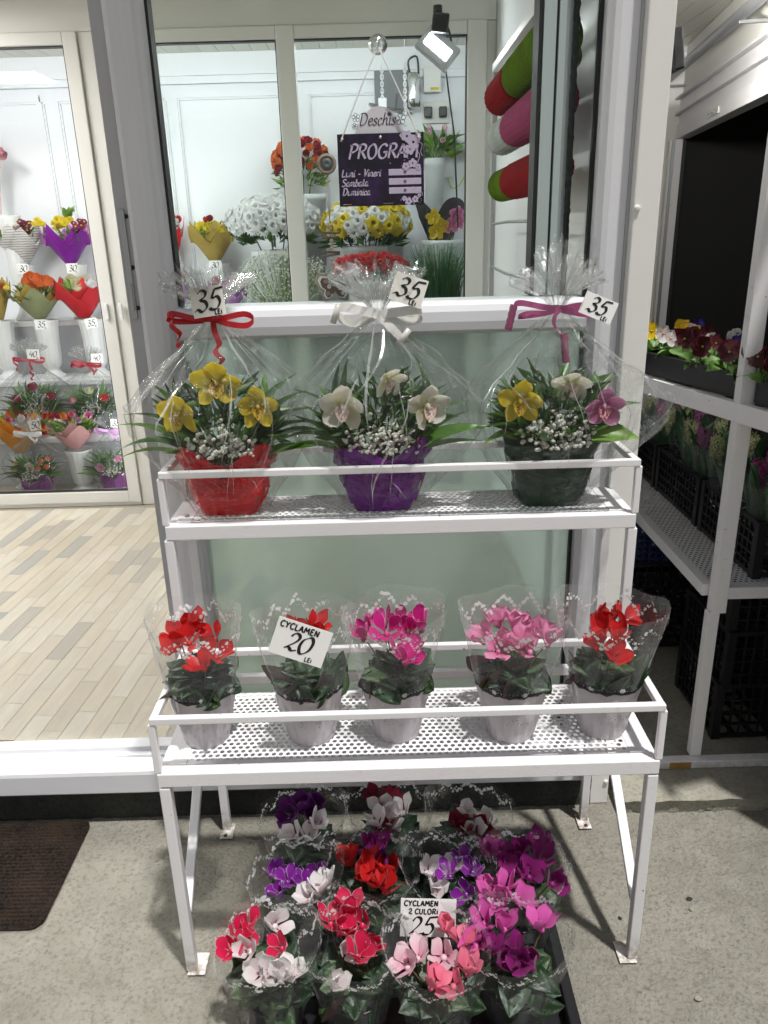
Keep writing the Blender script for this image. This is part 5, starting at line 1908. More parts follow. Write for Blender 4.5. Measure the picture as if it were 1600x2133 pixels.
    def frill(u, v):
        a = 2 * math.pi * u
        i = int(u * nfr) % nfr
        h = (top - neck) * (1 + 0.25 * math.cos(a * 2 + ph[3]) + zj[i] * 8 * v)
        r = 0.013 + (0.092 + 0.03 * math.sin(3 * a + ph[4])) * v ** 1.25
        r *= 1 + (0.42 * tri(15 * a + ph[5]) + 0.25 * tri(33 * a + ph[0])) * (0.4 + 0.6 * v)
        r = min(r, 0.105)
        return (r * math.cos(a), r * math.sin(a) * 0.75, neck + h * v * (1 - 0.35 * v * abs(math.cos(a))))
    k.grid(frill, nfr, 8, 0, closed=True)
    for i in range(int(30 * detail)):
        a = rnd.uniform(0, 6.28)
        d = Vector((math.cos(a) * rnd.uniform(0.1, 0.75), math.sin(a) * 0.6 * rnd.uniform(0.2, 1), rnd.uniform(0.6, 1.2))).normalized()
        L = rnd.uniform(0.07, 0.13) * (top - neck) / 0.115
        sd_ = d.cross(Vector((rnd.uniform(-1, 1), rnd.uniform(-1, 1), 0.2))).normalized() * L * rnd.uniform(0.06, 0.16)
        n_ = d.cross(sd_).normalized() * L * 0.04
        b0 = Vector((0.008 * math.cos(a), 0.008 * math.sin(a), neck))
        k.add([b0, b0 + d * L * 0.8 + sd_, b0 + d * L + n_, b0 + d * L * 0.85 - sd_], [(0, 1, 2), (0, 2, 3)], 0)
    k.build('cellophane_frill', 'cellophane', cel)
    # tie and bow
    rbn = MB()
    rbn.lathe([(0.0185, -0.006), (0.0205, 0.0), (0.0185, 0.006)], 14, 0, TR((0, 0, neck - 0.004)))
    w = 0.0125
    nk = Vector((0.004, -0.021, neck - 0.004))
    if ribbon_kind == 'curl':
        ribbon(rbn, [nk, nk + Vector((-0.04, -0.008, 0.004)), nk + Vector((-0.085, -0.004, 0.014)), nk + Vector((-0.10, 0.004, 0.004)), nk + Vector((-0.075, 0.010, -0.004)), nk + Vector((-0.02, 0.0, -0.002))], w, (0, 0.35, 1))
        ribbon(rbn, [nk, nk + Vector((0.035, -0.010, -0.010)), nk + Vector((0.070, -0.006, -0.014)), nk + Vector((0.084, 0.004, -0.002)), nk + Vector((0.062, 0.012, 0.008)), nk + Vector((0.015, 0.002, 0.000))], w, (0, 0.3, 1))
        c0 = nk + Vector((-0.080, -0.012, 0.012))
        ribbon(rbn, [c0] + [p + Vector((0.012 * i / 8, 0, 0)) for i, p in enumerate(curl(c0, 10, 0.006, 0.065, 1.6, 0.5))], 0.010, (0.75, 0.1, 0.6), k=3)
        c1 = nk + Vector((0.0, -0.006, -0.004))
        ribbon(rbn, [c1, c1 + Vector((0.004, -0.014, -0.02)), c1 + Vector((0.012, -0.016, -0.045))] + curl(c1 + Vector((0.004, -0.018, -0.055)), 10, 0.007, 0.050, 1.4, 2.5), w, (1, 0.1, 0.25), k=3)
    elif ribbon_kind == 'bow':
        ribbon(rbn, [nk, nk + Vector((-0.045, -0.012, 0.012)), nk + Vector((-0.080, -0.006, 0.018)), nk + Vector((-0.085, 0.006, -0.004)), nk + Vector((-0.05, 0.006, -0.016)), nk + Vector((-0.01, 0.0, -0.004))], 0.020, (0.1, 0.4, 1))
        ribbon(rbn, [nk, nk + Vector((0.045, -0.012, 0.006)), nk + Vector((0.085, -0.006, 0.008)), nk + Vector((0.086, 0.006, -0.010)), nk + Vector((0.05, 0.006, -0.016)), nk + Vector((0.01, 0.0, -0.004))], 0.020, (-0.1, 0.4, 1))
        ribbon(rbn, [nk, nk + Vector((0.02, -0.014, -0.022)), nk + Vector((0.045, -0.016, -0.048))], 0.018, (1, 0.2, 0.5))
        for c_, d_ in ((nk + Vector((-0.092, -0.002, 0.004)), Vector((-0.35, 0, -1))), (nk + Vector((0.050, -0.016, -0.046)), Vector((-0.6, 0, -0.8)))):
            d_.normalize()
            rbn.tube([c_ - d_ * 0.020, c_ + d_ * 0.020], 0.0065, 10, 0, True)
    else:
        ribbon(rbn, [nk, nk + Vector((-0.045, -0.010, 0.008)), nk + Vector((-0.085, -0.004, 0.016)), nk + Vector((-0.10, 0.004, 0.010)), nk + Vector((-0.10, -0.010, -0.010))], 0.013, (0.1, 0.4, 1))
        ribbon(rbn, [nk, nk + Vector((-0.03, -0.012, -0.004)), nk + Vector((-0.075, -0.010, -0.004)), nk + Vector((-0.09, 0.002, -0.014)), nk + Vector((-0.04, 0.004, -0.010)), nk], 0.008, (0.1, 0.4, 1))
        ribbon(rbn, [nk, nk + Vector((0.03, -0.010, -0.006)), nk + Vector((0.07, -0.004, -0.012)), nk + Vector((0.092, 0.004, -0.004)), nk + Vector((0.05, 0.008, 0.006)), nk], 0.015, (-0.1, 0.3, 1))
        ribbon(rbn, [nk, nk + Vector((-0.016, -0.016, -0.010)), nk + Vector((-0.018, -0.020, -0.030)), nk + Vector((0.0, -0.022, -0.050))], 0.009, (1, 0.2, -0.3))
        for c_, d_, L in ((nk + Vector((-0.108, -0.012, -0.012)), Vector((-0.22, 0, -1)), 0.026), (nk + Vector((0.006, -0.024, -0.078)), Vector((0.14, 0, -1)), 0.030)):
            d_.normalize()
            pts = [c_ + d_ * L * (i / 4 - 1) for i in range(9)]
            rbn.tube(pts, [0.0075 + 0.0012 * (i % 2) for i in range(9)], 12, 0, False)
    rbn.build('ribbon_bow', ribbon_mat, t)
    return t


BZ = ZU + 0.0045
BY = 1.70


def loc_of(u, v, base, y):
    p = P(u, v, Y=base[1] + y)
    return (p.x - base[0], y, p.z - base[2])


def blooms_at(base, lst):
    return [(*loc_of(u, v, base, y), kind, size, yaw, tilt) for (u, v, y, kind, size, yaw, tilt) in lst]


b1 = (-0.352, BY, BZ)
gift_bouquet('gift_bouquet', 'cellophane gift bouquet of yellow orchids in a red wrapped pot with red bow', b1, 1.0, 'foil_red', 'ribbon_red', blooms_at(b1, [(378, 862, -0.075, 'orchid_yellow', 1.08, -0.35, 0.25), (450, 800, -0.055, 'orchid_yellow', 1.1, 0.2, 0.1), (535, 848, -0.075, 'orchid_yellow', 1.05, 0.3, 0.05)]), 41, lobes=(0.18, 0.02))
b2 = (-0.002, BY, BZ)
gift_bouquet('gift_bouquet', 'cellophane gift bouquet of white orchids in a purple wrapped pot with cream bow', b2, 1.0, 'foil_purple', 'ribbon_white', blooms_at(b2, [(716, 848, -0.075, 'orchid_white', 1.1, -0.2, 0.15), (806, 792, -0.05, 'orchid_white', 0.9, 0.6, 0.4), (885, 850, -0.075, 'orchid_white', 1.1, 0.35, 0.05)]), 42, lobes=(0.0, 0.30), ribbon_kind='bow')
b3 = (0.382, BY, BZ)
gift_bouquet('gift_bouquet', 'cellophane gift bouquet of mixed orchids in a dark green wrapped pot with mauve bow', b3, 1.0, 'foil_green', 'ribbon_mauve', blooms_at(b3, [(1082, 838, -0.075, 'orchid_yellow', 1.05, -0.1, 0.1), (1190, 800, -0.05, 'orchid_white', 1.0, 0.1, 0.2), (1256, 848, -0.075, 'orchid_rose', 1.0, 0.15, 0.0)]), 43, lobes=(0.05, 0.48), ribbon_kind='spool', style='broad', rim=0.004, width=0.19)
card('price_card', 'tilted price card reading 35 LEI above the red bow', P(433, 628, Y=1.655), 0.068, 0.060, math.radians(-7), [('35', -0.029, -0.018, 0.041, 0.0056), ('LEI', 0.010, -0.0275, 0.0095, 0.0026)])
card('price_card', 'tilted price card reading 35 LEI above the cream bow', P(851, 604, Y=1.660), 0.070, 0.058, math.radians(19), [('35', -0.028, -0.016, 0.038, 0.0052), ('LEI', 0.008, -0.0265, 0.0090, 0.0025)])
card('price_card', 'tilted white price card reading 35 LEI beside the mauve bow', P(1247, 641, Y=1.650), 0.072, 0.046, math.radians(23), [('35', -0.024, -0.013, 0.031, 0.0046), ('LEI', 0.012, -0.0205, 0.0080, 0.0021)], 'card_white')


# ================================================================== SIGNS ON THE DOOR PANE
SY = 1.872
sg = P(794, 354, Y=SY)
cup = P(787, 88, Y=SY)
hook = thing('suction_hook', 'clear round suction hook stuck high on the window pane', 'hook', cup)
k = MB()
k.lathe([(0.0205, 0.020), (0.019, 0.012), (0.012, 0.006), (0.006, 0.002), (0.0005, 0.0)], 24, 0, TR(rx=math.radians(-90)) @ Matrix.Scale(1, 4))
k.build('suction_cup', 'suction_clear', hook)
k = MB()
k.tube(catmull([(0, -0.001, 0.004), (0, -0.010, 0.004), (0, -0.014, -0.004), (0, -0.010, -0.010), (0, -0.006, -0.008)], 3), 0.0022, 8)
k.build('hook_wire', 'chrome', hook)

W2, H2 = 0.0945, 0.0735
board = thing('opening_hours_sign', 'dark violet PROGRAM opening hours sign hung on the pane', 'sign', sg)
k = MB()
k.box(-W2, W2, -0.0015, 0.0015, -H2, H2)
k.build('board', 'sign_violet', board, bevel=0.0008)
k = MB()
yy = -0.0022
text(k, 'PROGRAM', -0.071, 0.0235, 0.0285, 0.0042, yy, 0, 0.2, 0.45, 1.0)
text(k, 'Luni - Vineri', -0.088, -0.0125, 0.0145, 0.0024, yy, 0, 0.22, 0.35, 1.02)
text(k, 'Sambata', -0.088, -0.0320, 0.0145, 0.0024, yy, 0, 0.22, 0.35, 1.02)
text(k, 'Duminica', -0.088, -0.0505, 0.0145, 0.0024, yy, 0, 0.22, 0.35, 1.0)
k.build('lettering', 'lilac_print', board)
for z in (-0.0055, -0.0245, -0.043):
    k = MB()
    k.box(0.0165, 0.0885, -0.0024, -0.0016, z - 0.0065, z + 0.0065)
    f_ = k.build('hours_field', 'lilac_print', board, bevel=0.0006)
    k = MB()
    for q in range(5):
        a = q * 2 * math.pi / 5 + 0.3
        k.disc((0.0525 + 0.0022 * math.cos(a), -0.0028, z + 0.0022 * math.sin(a)), 0.0013, (1, 0, 0), (0, 0, 1), 6)
    k.build('small_flower', 'sign_ink', f_)
k = MB()
rnd = random.Random(5)


def fl5(cx, cz, r, y=-0.0030):
    for q in range(5):
        a = q * 2 * math.pi / 5 + cx * 40
        k.disc((cx + r * 0.62 * math.cos(a), y - 0.00008 * q, cz + r * 0.62 * math.sin(a)), r * 0.46, (1, 0, 0), (0, 0, 1), 9)


for cx, cz, r in ((0.058, 0.066, 0.012), (0.072, 0.054, 0.014), (0.064, 0.040, 0.011), (0.082, 0.066, 0.007), (0.046, 0.068, 0.004), (0.055, 0.006, 0.008), (0.070, 0.012, 0.009), (0.082, 0.004, 0.006), (0.06, -0.066, 0.008), (0.075, -0.062, 0.007), (0.05, -0.060, 0.005), (0.084, -0.054, 0.004)):
    fl5(cx, cz, r)
for i in range(60):
    c0 = rnd.choice(((0.068, 0.005), (0.066, -0.066)))
    x, z = c0[0] + rnd.gauss(0, 0.013), c0[1] + rnd.gauss(0, 0.007)
    if x < 0.093 and abs(z) < 0.072:
        k.disc((x, -0.0027, z), rnd.uniform(0.0005, 0.0013), (1, 0, 0), (0, 0, 1), 6)
stroke(k, catmull([(0.068, 0.045), (0.085, 0.030), (0.080, 0.012), (0.070, 0.004)]), 0.0012, -0.0026, 0, 0.2)
stroke(k, catmull([(0.078, 0.055), (0.091, 0.05), (0.088, 0.035), (0.092, 0.026)]), 0.0010, -0.0026, 0, 0.2)
stroke(k, catmull([(0.070, -0.035), (0.076, -0.05), (0.088, -0.046), (0.091, -0.055)]), 0.0010, -0.0026, 0, 0.2)
k.build('floral_print', 'lilac_print', board)['kind'] = 'stuff'
k = MB()
for i in range(9):
    k.disc((-0.086 + 0.0022 * i, -0.0024, -0.0695), 0.0009, (1, 0, 0), (0, 0, 1), 5, 1 if i > 4 else 0)
for i in range(13):
    k.disc((0.004 + 0.0018 * i, -0.0024, -0.0690), 0.0006, (1, 0, 0), (0, 0, 1), 5, 0)
k.build('small_print', ['lilac_print', 'orange_print'], board)
k = MB()
for sx in (-1, 1):
    k.tube(catmull([(cup.x - sg.x, cup.y - 0.008 - sg.y, cup.z - 0.008 - sg.z), ((cup.x - sg.x) * 0.5 + sx * 0.042, -0.006, (cup.z - sg.z) * 0.5 + 0.032), (sx * 0.0835, -0.004, H2 - 0.008), (sx * 0.0835, 0.001, H2 - 0.010)], 4), 0.0015, 6)
    k.ball((sx * 0.0835, -0.004, H2 - 0.010), 0.003, 0, 8)
k.build('hanging_cord', 'cord_white', board)
k = MB()
k.lathe([(0.0035, 0.0), (0.0035, 0.0015), (0.0005, 0.0022)], 10, 0, TR((0, -0.0017, H2 - 0.008), rx=math.radians(90)))
k.build('pin', 'chrome', board)

oval = thing('open_sign', 'pale arched plate reading Deschis behind the opening hours sign', 'sign', (sg.x - 0.001, SY + 0.008, sg.z))
k = MB()
ov = [(0.0685 * math.cos(a), 0.128 * math.sin(a) if a < math.pi else 0.06 * math.sin(a)) for a in np.linspace(0, 2 * math.pi, 49)[:-1]]
n_ov = len(ov)
k.add([(x, -0.001, z) for x, z in ov] + [(x, 0.001, z) for x, z in ov], [tuple(range(n_ov - 1, -1, -1)), tuple(range(n_ov, 2 * n_ov))] + [(i, (i + 1) % n_ov, n_ov + (i + 1) % n_ov, n_ov + i) for i in range(n_ov)])
k.build('plate', 'sign_white', oval)
k = MB()
text(k, 'Deschis', -0.045, 0.0905, 0.024, 0.0022, -0.0016, 0, 0.2, 0.5, 1.0)


def outline_flower(cx, cz, r):
    for q in range(5):
        a = q * 2 * math.pi / 5 + 0.4
        c_ = (cx + r * 0.6 * math.cos(a), cz + r * 0.6 * math.sin(a))
        stroke(k, [(c_[0] + r * 0.45 * math.cos(b), c_[1] + r * 0.45 * math.sin(b)) for b in np.linspace(0, 2 * math.pi, 11)], 0.0011, -0.0016, 0, 0.1)


for cx, cz, r in ((-0.051, 0.106, 0.0085), (-0.054, 0.089, 0.006), (0.046, 0.101, 0.011), (0.022, 0.1115, 0.004)):
    outline_flower(cx, cz, r)
k.build('lettering', 'sign_ink', oval)

# hanging wooden mobile inside the pane
dp = P(681, 342, Y=1.955)
mob = thing('wooden_mobile', 'wooden mobile of a round slice, beads, twigs and a butterfly behind the pane', 'mobile', dp)
k = MB()
for r0_, r1_, y0, m_ in ((0.0, 0.0125, -0.006, 1), (0.0125, 0.016, -0.0045, 0), (0.016, 0.0195, -0.006, 2), (0.0195, 0.0225, -0.0035, 0)):
    k.lathe([(r0_ + 0.0003, 0.004), (r0_ + 0.0003, -y0), (r1_, -y0), (r1_, 0.002)], 26, m_, TR(rx=math.radians(90)))
k.build('wood_slice', ['wood_light', 'grey_board', 'wood_bead'], mob)
k = MB()
k.lathe([(0.009, 0), (0.008, 0.006), (0.002, 0.010), (0.0005, 0.011)], 14, 0, TR((0, 0.006, 0.0), rx=math.radians(-90)))
k.build('suction_cup', 'suction_clear', mob)
zb = P(683, 462, Y=1.955).z - dp.z
ze = P(690, 600, Y=1.955).z - dp.z
k = MB()
for sx in (-0.004, 0.0, 0.004):
    k.tube([(sx * 0.3, -0.003, -0.020), (sx, -0.003, (-0.020 + zb) / 2), (0.001, -0.003, zb)], 0.0007, 5)
k.tube([(0.001, -0.003, zb), (0.004, -0.003, ze + 0.03)], 0.0007, 5)
k.build('string', 'twine', mob)
zc = zb
for i in range(15):
    f = i / 14
    z = zb + (ze + 0.032 - zb) * f
    if i in (3, 4, 8, 9):
        k = MB()
        k.tube([(-0.020 + R(-0.003, 0.003), -0.003, z + R(-0.002, 0.002)), (0.021 + R(-0.003, 0.003), -0.003, z + (0.004 if i == 9 else R(-0.002, 0.002)))], 0.0028, 7)
        k.build('twig', 'wood_dark', mob)
    else:
        k = MB()
        k.ball((0.001 + 0.003 * f, -0.003, z), 0.0046 if i % 2 else 0.0036, 0, 9)
        k.build('bead', 'wood_bead', mob)


def butterfly(k, sc_l, y, m_, th=0.003):
    half = [(0.0, 0.004), (0.008, 0.016), (0.024, 0.032), (0.042, 0.034), (0.049, 0.022), (0.043, 0.004), (0.030, -0.006), (0.034, -0.018), (0.026, -0.030), (0.012, -0.026), (0.0, -0.010)]
    pts = [(x * sc_l, z * sc_l) for x, z in half] + [(-x * sc_l, z * sc_l) for x, z in half[-2:0:-1]]
    n = len(pts)
    k.add([(x, y - th, z) for x, z in pts] + [(x, y, z) for x, z in pts], [(i, (i + 1) % n, n + (i + 1) % n, n + i) for i in range(n)], m_)
    # star-shaped fan from the body keeps the concave outline
    c_ = len(k.v)
    k.add([(0, y - th, 0)] + [(x, y - th, z) for x, z in pts], [(0, (i + 1) % n + 1, i + 1) for i in range(n)], m_)


k = MB()
butterfly(k, 1.0, 0.0, 0)
bf = k.build('butterfly', 'wood_light', mob, M=TR((0.006, 0, ze)))
k = MB()
butterfly(k, 0.84, -0.0035, 0, 0.001)
k.build('white_inlay', 'white_paint', bf)
k = MB()
butterfly(k, 0.72, -0.0052, 0, 0.001)
k.build('dark_field', 'wood_dark', bf)
k = MB()
for cx, cz, r, m_ in ((-0.022, 0.016, 0.006, 1), (-0.014, 0.004, 0.006, 0), (-0.017, -0.012, 0.006, 1), (0.022, 0.014, 0.006, 1), (0.012, 0.0, 0.006, 0), (0.018, -0.012, 0.005, 0), (-0.008, -0.016, 0.004, 0), (0.028, 0.004, 0.004, 0)):
    for q in range(6):
        a = q * math.pi / 3
        k.disc((cx + r * 0.55 * math.cos(a), -0.0068, cz + r * 0.55 * math.sin(a)), r * 0.33, (1, 0, 0), (0, 0, 1), 6, m_)
k.build('cut_flowers', ['white_paint', 'p_rose_pink'], bf)


# ================================================================== ROLLS OF MESH ON THE SIDE RACK (behind the pane)
rr = thing('roll_rack', 'white wire rack on the side wall behind the pane', 'rack', (0.52, 2.8, FLOOR_Z))
RX = 0.47


def rkb(p, q, w, mt='white_paint', name='rack_bar'):
    k = MB()
    k.bar(Vector(p) - Vector((0.52, 2.8, FLOOR_Z)), Vector(q) - Vector((0.52, 2.8, FLOOR_Z)), w)
    return k.build(name, mt, rr, bevel=0.002)


yv = P(1027, 400, X=RX).y
zt = P(1030, 140, X=RX).z
rkb((RX, yv, FLOOR_Z), (RX, yv, zt), 0.020, 'grey_pvc')
rkb((RX, yv - 0.01, zt - 0.01), (RX, 2.05, zt - 0.005), 0.026, 'white_paint')
rkb((RX, 2.06, FLOOR_Z), (RX, 2.06, zt - 0.02), 0.020, 'grey_pvc')
for (u, v) in ((1025, 467), (1025, 555)):
    z = P(u, v, X=RX).z
    k = MB()
    k.tube([(RX - 0.52, yv - 2.8, z - FLOOR_Z), (RX - 0.04 - 0.52, (yv + 2.1) / 2 - 2.8, z - FLOOR_Z + 0.004), (RX - 0.52, 2.1 - 2.8, z - FLOOR_Z)], 0.005, 8)
    k.build('wire_rod', 'grey_metal', rr)


def net_roll(label, uv0, segs, r, x=0.44, y1=2.08):
    p0 = P(*uv0, X=x)
    t = thing('mesh_roll', label, 'wrapping roll', p0, 0, 'rolls of mesh on the side rack')
    Ltot = p0.y - y1
    at = 0.0
    for i, (mt, fr, rs) in enumerate(segs):
        a, b = at * Ltot, (at + fr) * Ltot
        at += fr
        k = MB()
        k.lathe([(0.001, 0.0), (r * rs * 0.75, 0.0), (r * rs * 0.97, 0.012), (r * rs, 0.03)] + [(r * rs * (1 + 0.015 * ((j % 2) * 2 - 1) * (2.2 if 'green' in mt else 0.4)), 0.03 + (b - a - 0.03) * j / 44) for j in range(1, 45)] + [(0.001, b - a)], 72, 0, TR((0, -a, 0), rx=math.radians(90)), 0.0 if 'green' in mt else 0.018, 24)
        k.build('mesh_layer', mt, t)
    k = MB()
    k.tube([(0, 0.02, 0), (0, -Ltot - 0.03, 0)], 0.012, 10)
    k.build('core_tube', 'wood_light', t)
    return t


net_roll('red and ribbed green mesh roll, topmost on the side rack', (1042, 205), [('net_red', 0.42, 1.0), ('net_green', 0.58, 1.0)], 0.058)
net_roll('olive mesh roll half hidden under the red and green one', (1068, 222), [('net_olive', 1.0, 1.0)], 0.036, 0.49, 2.2)
net_roll('white and pink mesh roll, middle of the side rack', (1044, 290), [('net_white', 0.36, 1.0), ('net_pink', 0.64, 1.04)], 0.054)
net_roll('green and red mesh roll, lowest on the side rack', (1044, 388), [('net_green', 0.34, 1.0), ('net_red', 0.66, 1.06)], 0.050)

# ================================================================== WALL FITTINGS IN THE COOL ROOM
WY = BACK_Y - 0.002


def wall_box(name, label, cat, u, v, wpx, hpx, depth, mt, Y=WY, b=0.003, rot=0.0):
    p = P(u, v, Y=Y)
    m_ = mpp(p)
    t = thing(name, label, cat, p)
    k = MB()
    k.box(-wpx * m_ / 2, wpx * m_ / 2, -depth, 0, -hpx * m_ / 2, hpx * m_ / 2, 0, Matrix.Rotation(rot, 4, 'Y'))
    k.build('casing', mt, t, bevel=b)
    return t, p, m_


t, p, m_ = wall_box('back_board', 'dark grey board on the cool room wall behind the chains', 'board', 816, 178, 72, 92, 0.03, 'grey_board')
k = MB()
for a_, b_ in (((-0.14, -0.1), (0.12, -0.16)), ((0.02, -0.14), (0.03, -0.05))):
    k.bar((a_[0], -0.035, a_[1]), (b_[0], -0.035, b_[1]), 0.012)
k.build('clip', 'black_plastic', t)
t, p, m_ = wall_box('junction_box', 'white junction box with a yellow sticker on the cool room wall', 'electric box', 899, 168, 36, 48, 0.06, 'cream_pvc')
k = MB()
k.box(-0.01, 0.04, -0.062, -0.0602, -0.06, -0.045)
k.build('sticker', 'p_yellow', t)
t, p, m_ = wall_box('socket_panel', 'white socket panel with two black plugs on the cool room wall', 'electric box', 907, 236, 56, 40, 0.03, 'cream_pvc')
for x in (-0.05, 0.04):
    k = MB()
    k.box(x - 0.022, x + 0.026, -0.075, -0.031, -0.03, 0.028)
    k.build('plug', 'black_plastic', t, bevel=0.006)
t, p, m_ = wall_box('fuse_box', 'white fuse box with a grey window on the cool room wall', 'electric box', 911, 284, 58, 42, 0.05, 'white_paint')
k = MB()
k.box(-0.055, 0.055, -0.052, -0.0502, -0.03, 0.03)
k.build('cover_window', 'grey_pvc', t)
t, p, m_ = wall_box('router', 'small white wireless box above the orchids in the cool room', 'router', 929, 350, 28, 36, 0.03, 'white_paint')
k = MB()
k.tube(catmull([(0.03, -0.03, 0.05), (0.11, -0.03, 0.08), (0.11, -0.03, -0.06), (0.04, -0.03, -0.12), (0.0, -0.02, -0.02)], 5), 0.004, 6)
k.build('cable', 'yellow_cable', t)
# kettle-like steel canister hanging on its cord
p = P(862, 186, Y=WY - 0.09)
t = thing('steel_canister', 'shiny steel canister hanging on the cool room wall', 'canister', p)
k = MB()
k.lathe([(0.001, -0.10), (0.035, -0.095), (0.045, -0.05), (0.035, 0.0), (0.045, 0.05), (0.030, 0.085), (0.001, 0.09)], 20)
k.build('body', 'chrome', t)
k = MB()
k.tube(catmull([(-0.02, 0, 0.08), (-0.03, 0, 0.15), (0.02, 0, 0.17), (0.03, 0, 0.08)], 4), 0.006, 6)
k.build('handle', 'black_plastic', t)
# two white plastic chains
for i, (u, lab) in enumerate(((795, 'white plastic chain carrying a small white tag in the cool room'), (843, 'white plastic chain hanging without a tag in the cool room'))):
    p0, p1 = P(u, 138, Y=4.95), P(u + 2, 262, Y=4.95)
    t = thing('plastic_chain', lab, 'chain', p0, 0, 'white chains in the cool room')
    n = 17
    k = MB()
    for j in range(n):
        z = -(p0.z - p1.z) * j / n
        a = [(0.0085 * math.cos(q) if j % 2 else 0, 0 if j % 2 else 0.0085 * math.cos(q), z + 0.0155 * math.sin(q)) for q in np.linspace(0, 2 * math.pi, 9)]
        k.tube(a, 0.0032, 5, 0, False)
    k.build('links', 'white_paint', t)
    k = MB()
    k.bar((0, 0, 0.01), (0, 0, 2.62 - p0.z), 0.004)
    k.build('hanger', 'white_paint', t)
    if i == 0:
        k = MB()
        k.box(-0.024, 0.024, -0.016, -0.010, -0.22, -0.16)
        k.build('tag', 'white_paint', t, bevel=0.004)

# lit floodlight hung under the partition's header
fp = P(912, 100, Y=3.93)
fld = thing('floodlight', 'lit LED floodlight with a black driver box hung inside the shop', 'lamp', fp)
m_ = mpp(fp)
k = MB()
k.box(-17 * m_, 17 * m_, -0.03, 0.03, 25 * m_, 62 * m_, 0, Matrix.Rotation(0.12, 4, 'Y'))
k.build('driver_box', 'black_plastic', fld, bevel=0.008)
Mf = TR((0, 0, 0), rx=math.radians(-12)) @ Matrix.Rotation(math.radians(40), 4, 'Y')
k = MB()
k.box(-0.085, 0.085, -0.010, 0.025, -0.055, 0.055, 0, Mf)
for i in range(7):
    k.box(-0.08 + i * 0.026, -0.075 + i * 0.026, 0.025, 0.045, -0.05, 0.05, 0, Mf)
k.build('housing', 'grey_metal', fld, bevel=0.003)
k = MB()
k.box(-0.062, 0.062, -0.0125, -0.0102, -0.024, 0.024, 0, Mf)
k.build('led_panel', 'led_flood', fld)
k = MB()
k.tube(catmull([(0.01, 0.0, 60 * m_), (0.05, 0.0, 30 * m_), (0.06, 0.0, -10 * m_), (0.03, 0.0, -22 * m_)], 4), 0.005, 6)
k.tube([(0.03, 0.03, -0.03), (0.08, 0.05, -0.35), (0.10, 0.06, -0.75)], 0.004, 6)
k.tube([(0, 0, 60 * m_), (0, 0, 62 * m_ + 0.03)], 0.02, 8)
k.build('cable', 'black_plastic', fld)


# ================================================================== FLOWERS IN THE COOL ROOM
random.seed(99)


def vase(label, u, vtop, Y, base_z, wtop_px, X=None, group='white fluted vases in the cool room'):
    top = P(u, vtop, Y=Y)
    H = top.z - base_z
    r = wtop_px * mpp(top) / 2
    t = thing('vase', label, 'vase', (top.x, Y, base_z), 0, group)
    k = MB()
    pr_ = [(0.001, 0.0), (0.92, 0.0), (0.95, 0.02), (0.62, 0.08), (0.46, 0.13), (0.44, 0.15), (0.62, 0.19), (0.70, 0.24), (0.76, 0.40), (0.80, 0.62), (0.86, 0.84), (0.97, 0.975), (1.0, 1.0), (0.94, 0.99), (0.80, 0.9), (0.70, 0.6)]
    k.lathe([(a * r, b * H) for a, b in pr_], 60, 0, None, 0.022, 15)
    k.build('fluted_body', 'vase_white', t)
    return t


def head_matrix(c, d, s=1.0):
    return Matrix.Translation(c) @ Vector(d).to_track_quat('Z', 'Y').to_matrix().to_4x4() @ Matrix.Scale(s, 4)


HEADS = {}


def head(kind, mt):
    key = (kind, mt)
    if key not in HEADS:
        lst = []
        for _ in range(2):
            k = MB()
            if kind == 'daisy':
                daisy(k, (0, 0, 0), 1.0, 0, (0, 0, 1), 14, 2, 1)
                lst.append(k.mesh('flower', [mt, 'p_yellow' if mt != 'p_yellow' else 'p_orchid_yellow']))
            elif kind == 'mum':
                daisy(k, (0, 0, 0), 1.0, 0, (0, 0, 1), 17, 3)
                lst.append(k.mesh('flower', [mt]))
            elif kind == 'rose':
                rose(k, (0, 0, 0), 1.0, 0)
                lst.append(k.mesh('flower', [mt]))
            elif kind == 'tulip':
                tulip(k, (0, 0, 0), 0.8, 0)
                lst.append(k.mesh('flower', [mt]))
            elif kind == 'carnation':
                for l in range(3):
                    k.grid(lambda a, b: ((0.15 + 0.85 * b * (1 - 0.22 * l)) * math.cos(6.2832 * a), (0.15 + 0.85 * b * (1 - 0.22 * l)) * math.sin(6.2832 * a), 0.28 * l + 0.35 * b + 0.16 * b * math.sin(6.2832 * a * 9 + l) - 0.3 * b * b), 36, 3, 0, True)
                lst.append(k.mesh('flower', [mt]))
        HEADS[key] = lst
    return random.choice(HEADS[key])


def put_heads(t, base, lst, Y):
    """lst = [(kind, material, u, v, radius_px, dy)]"""
    for kind, mt, u, v, rpx, dy in lst:
        p = P(u, v, Y=Y + dy)
        d = Vector((p.x - base.x, -0.14 + R(-0.1, 0.05), 0.16 + R(-0.05, 0.1)))
        link('flower', head(kind, mt), t, head_matrix(p - base, d, rpx * mpp(p)))


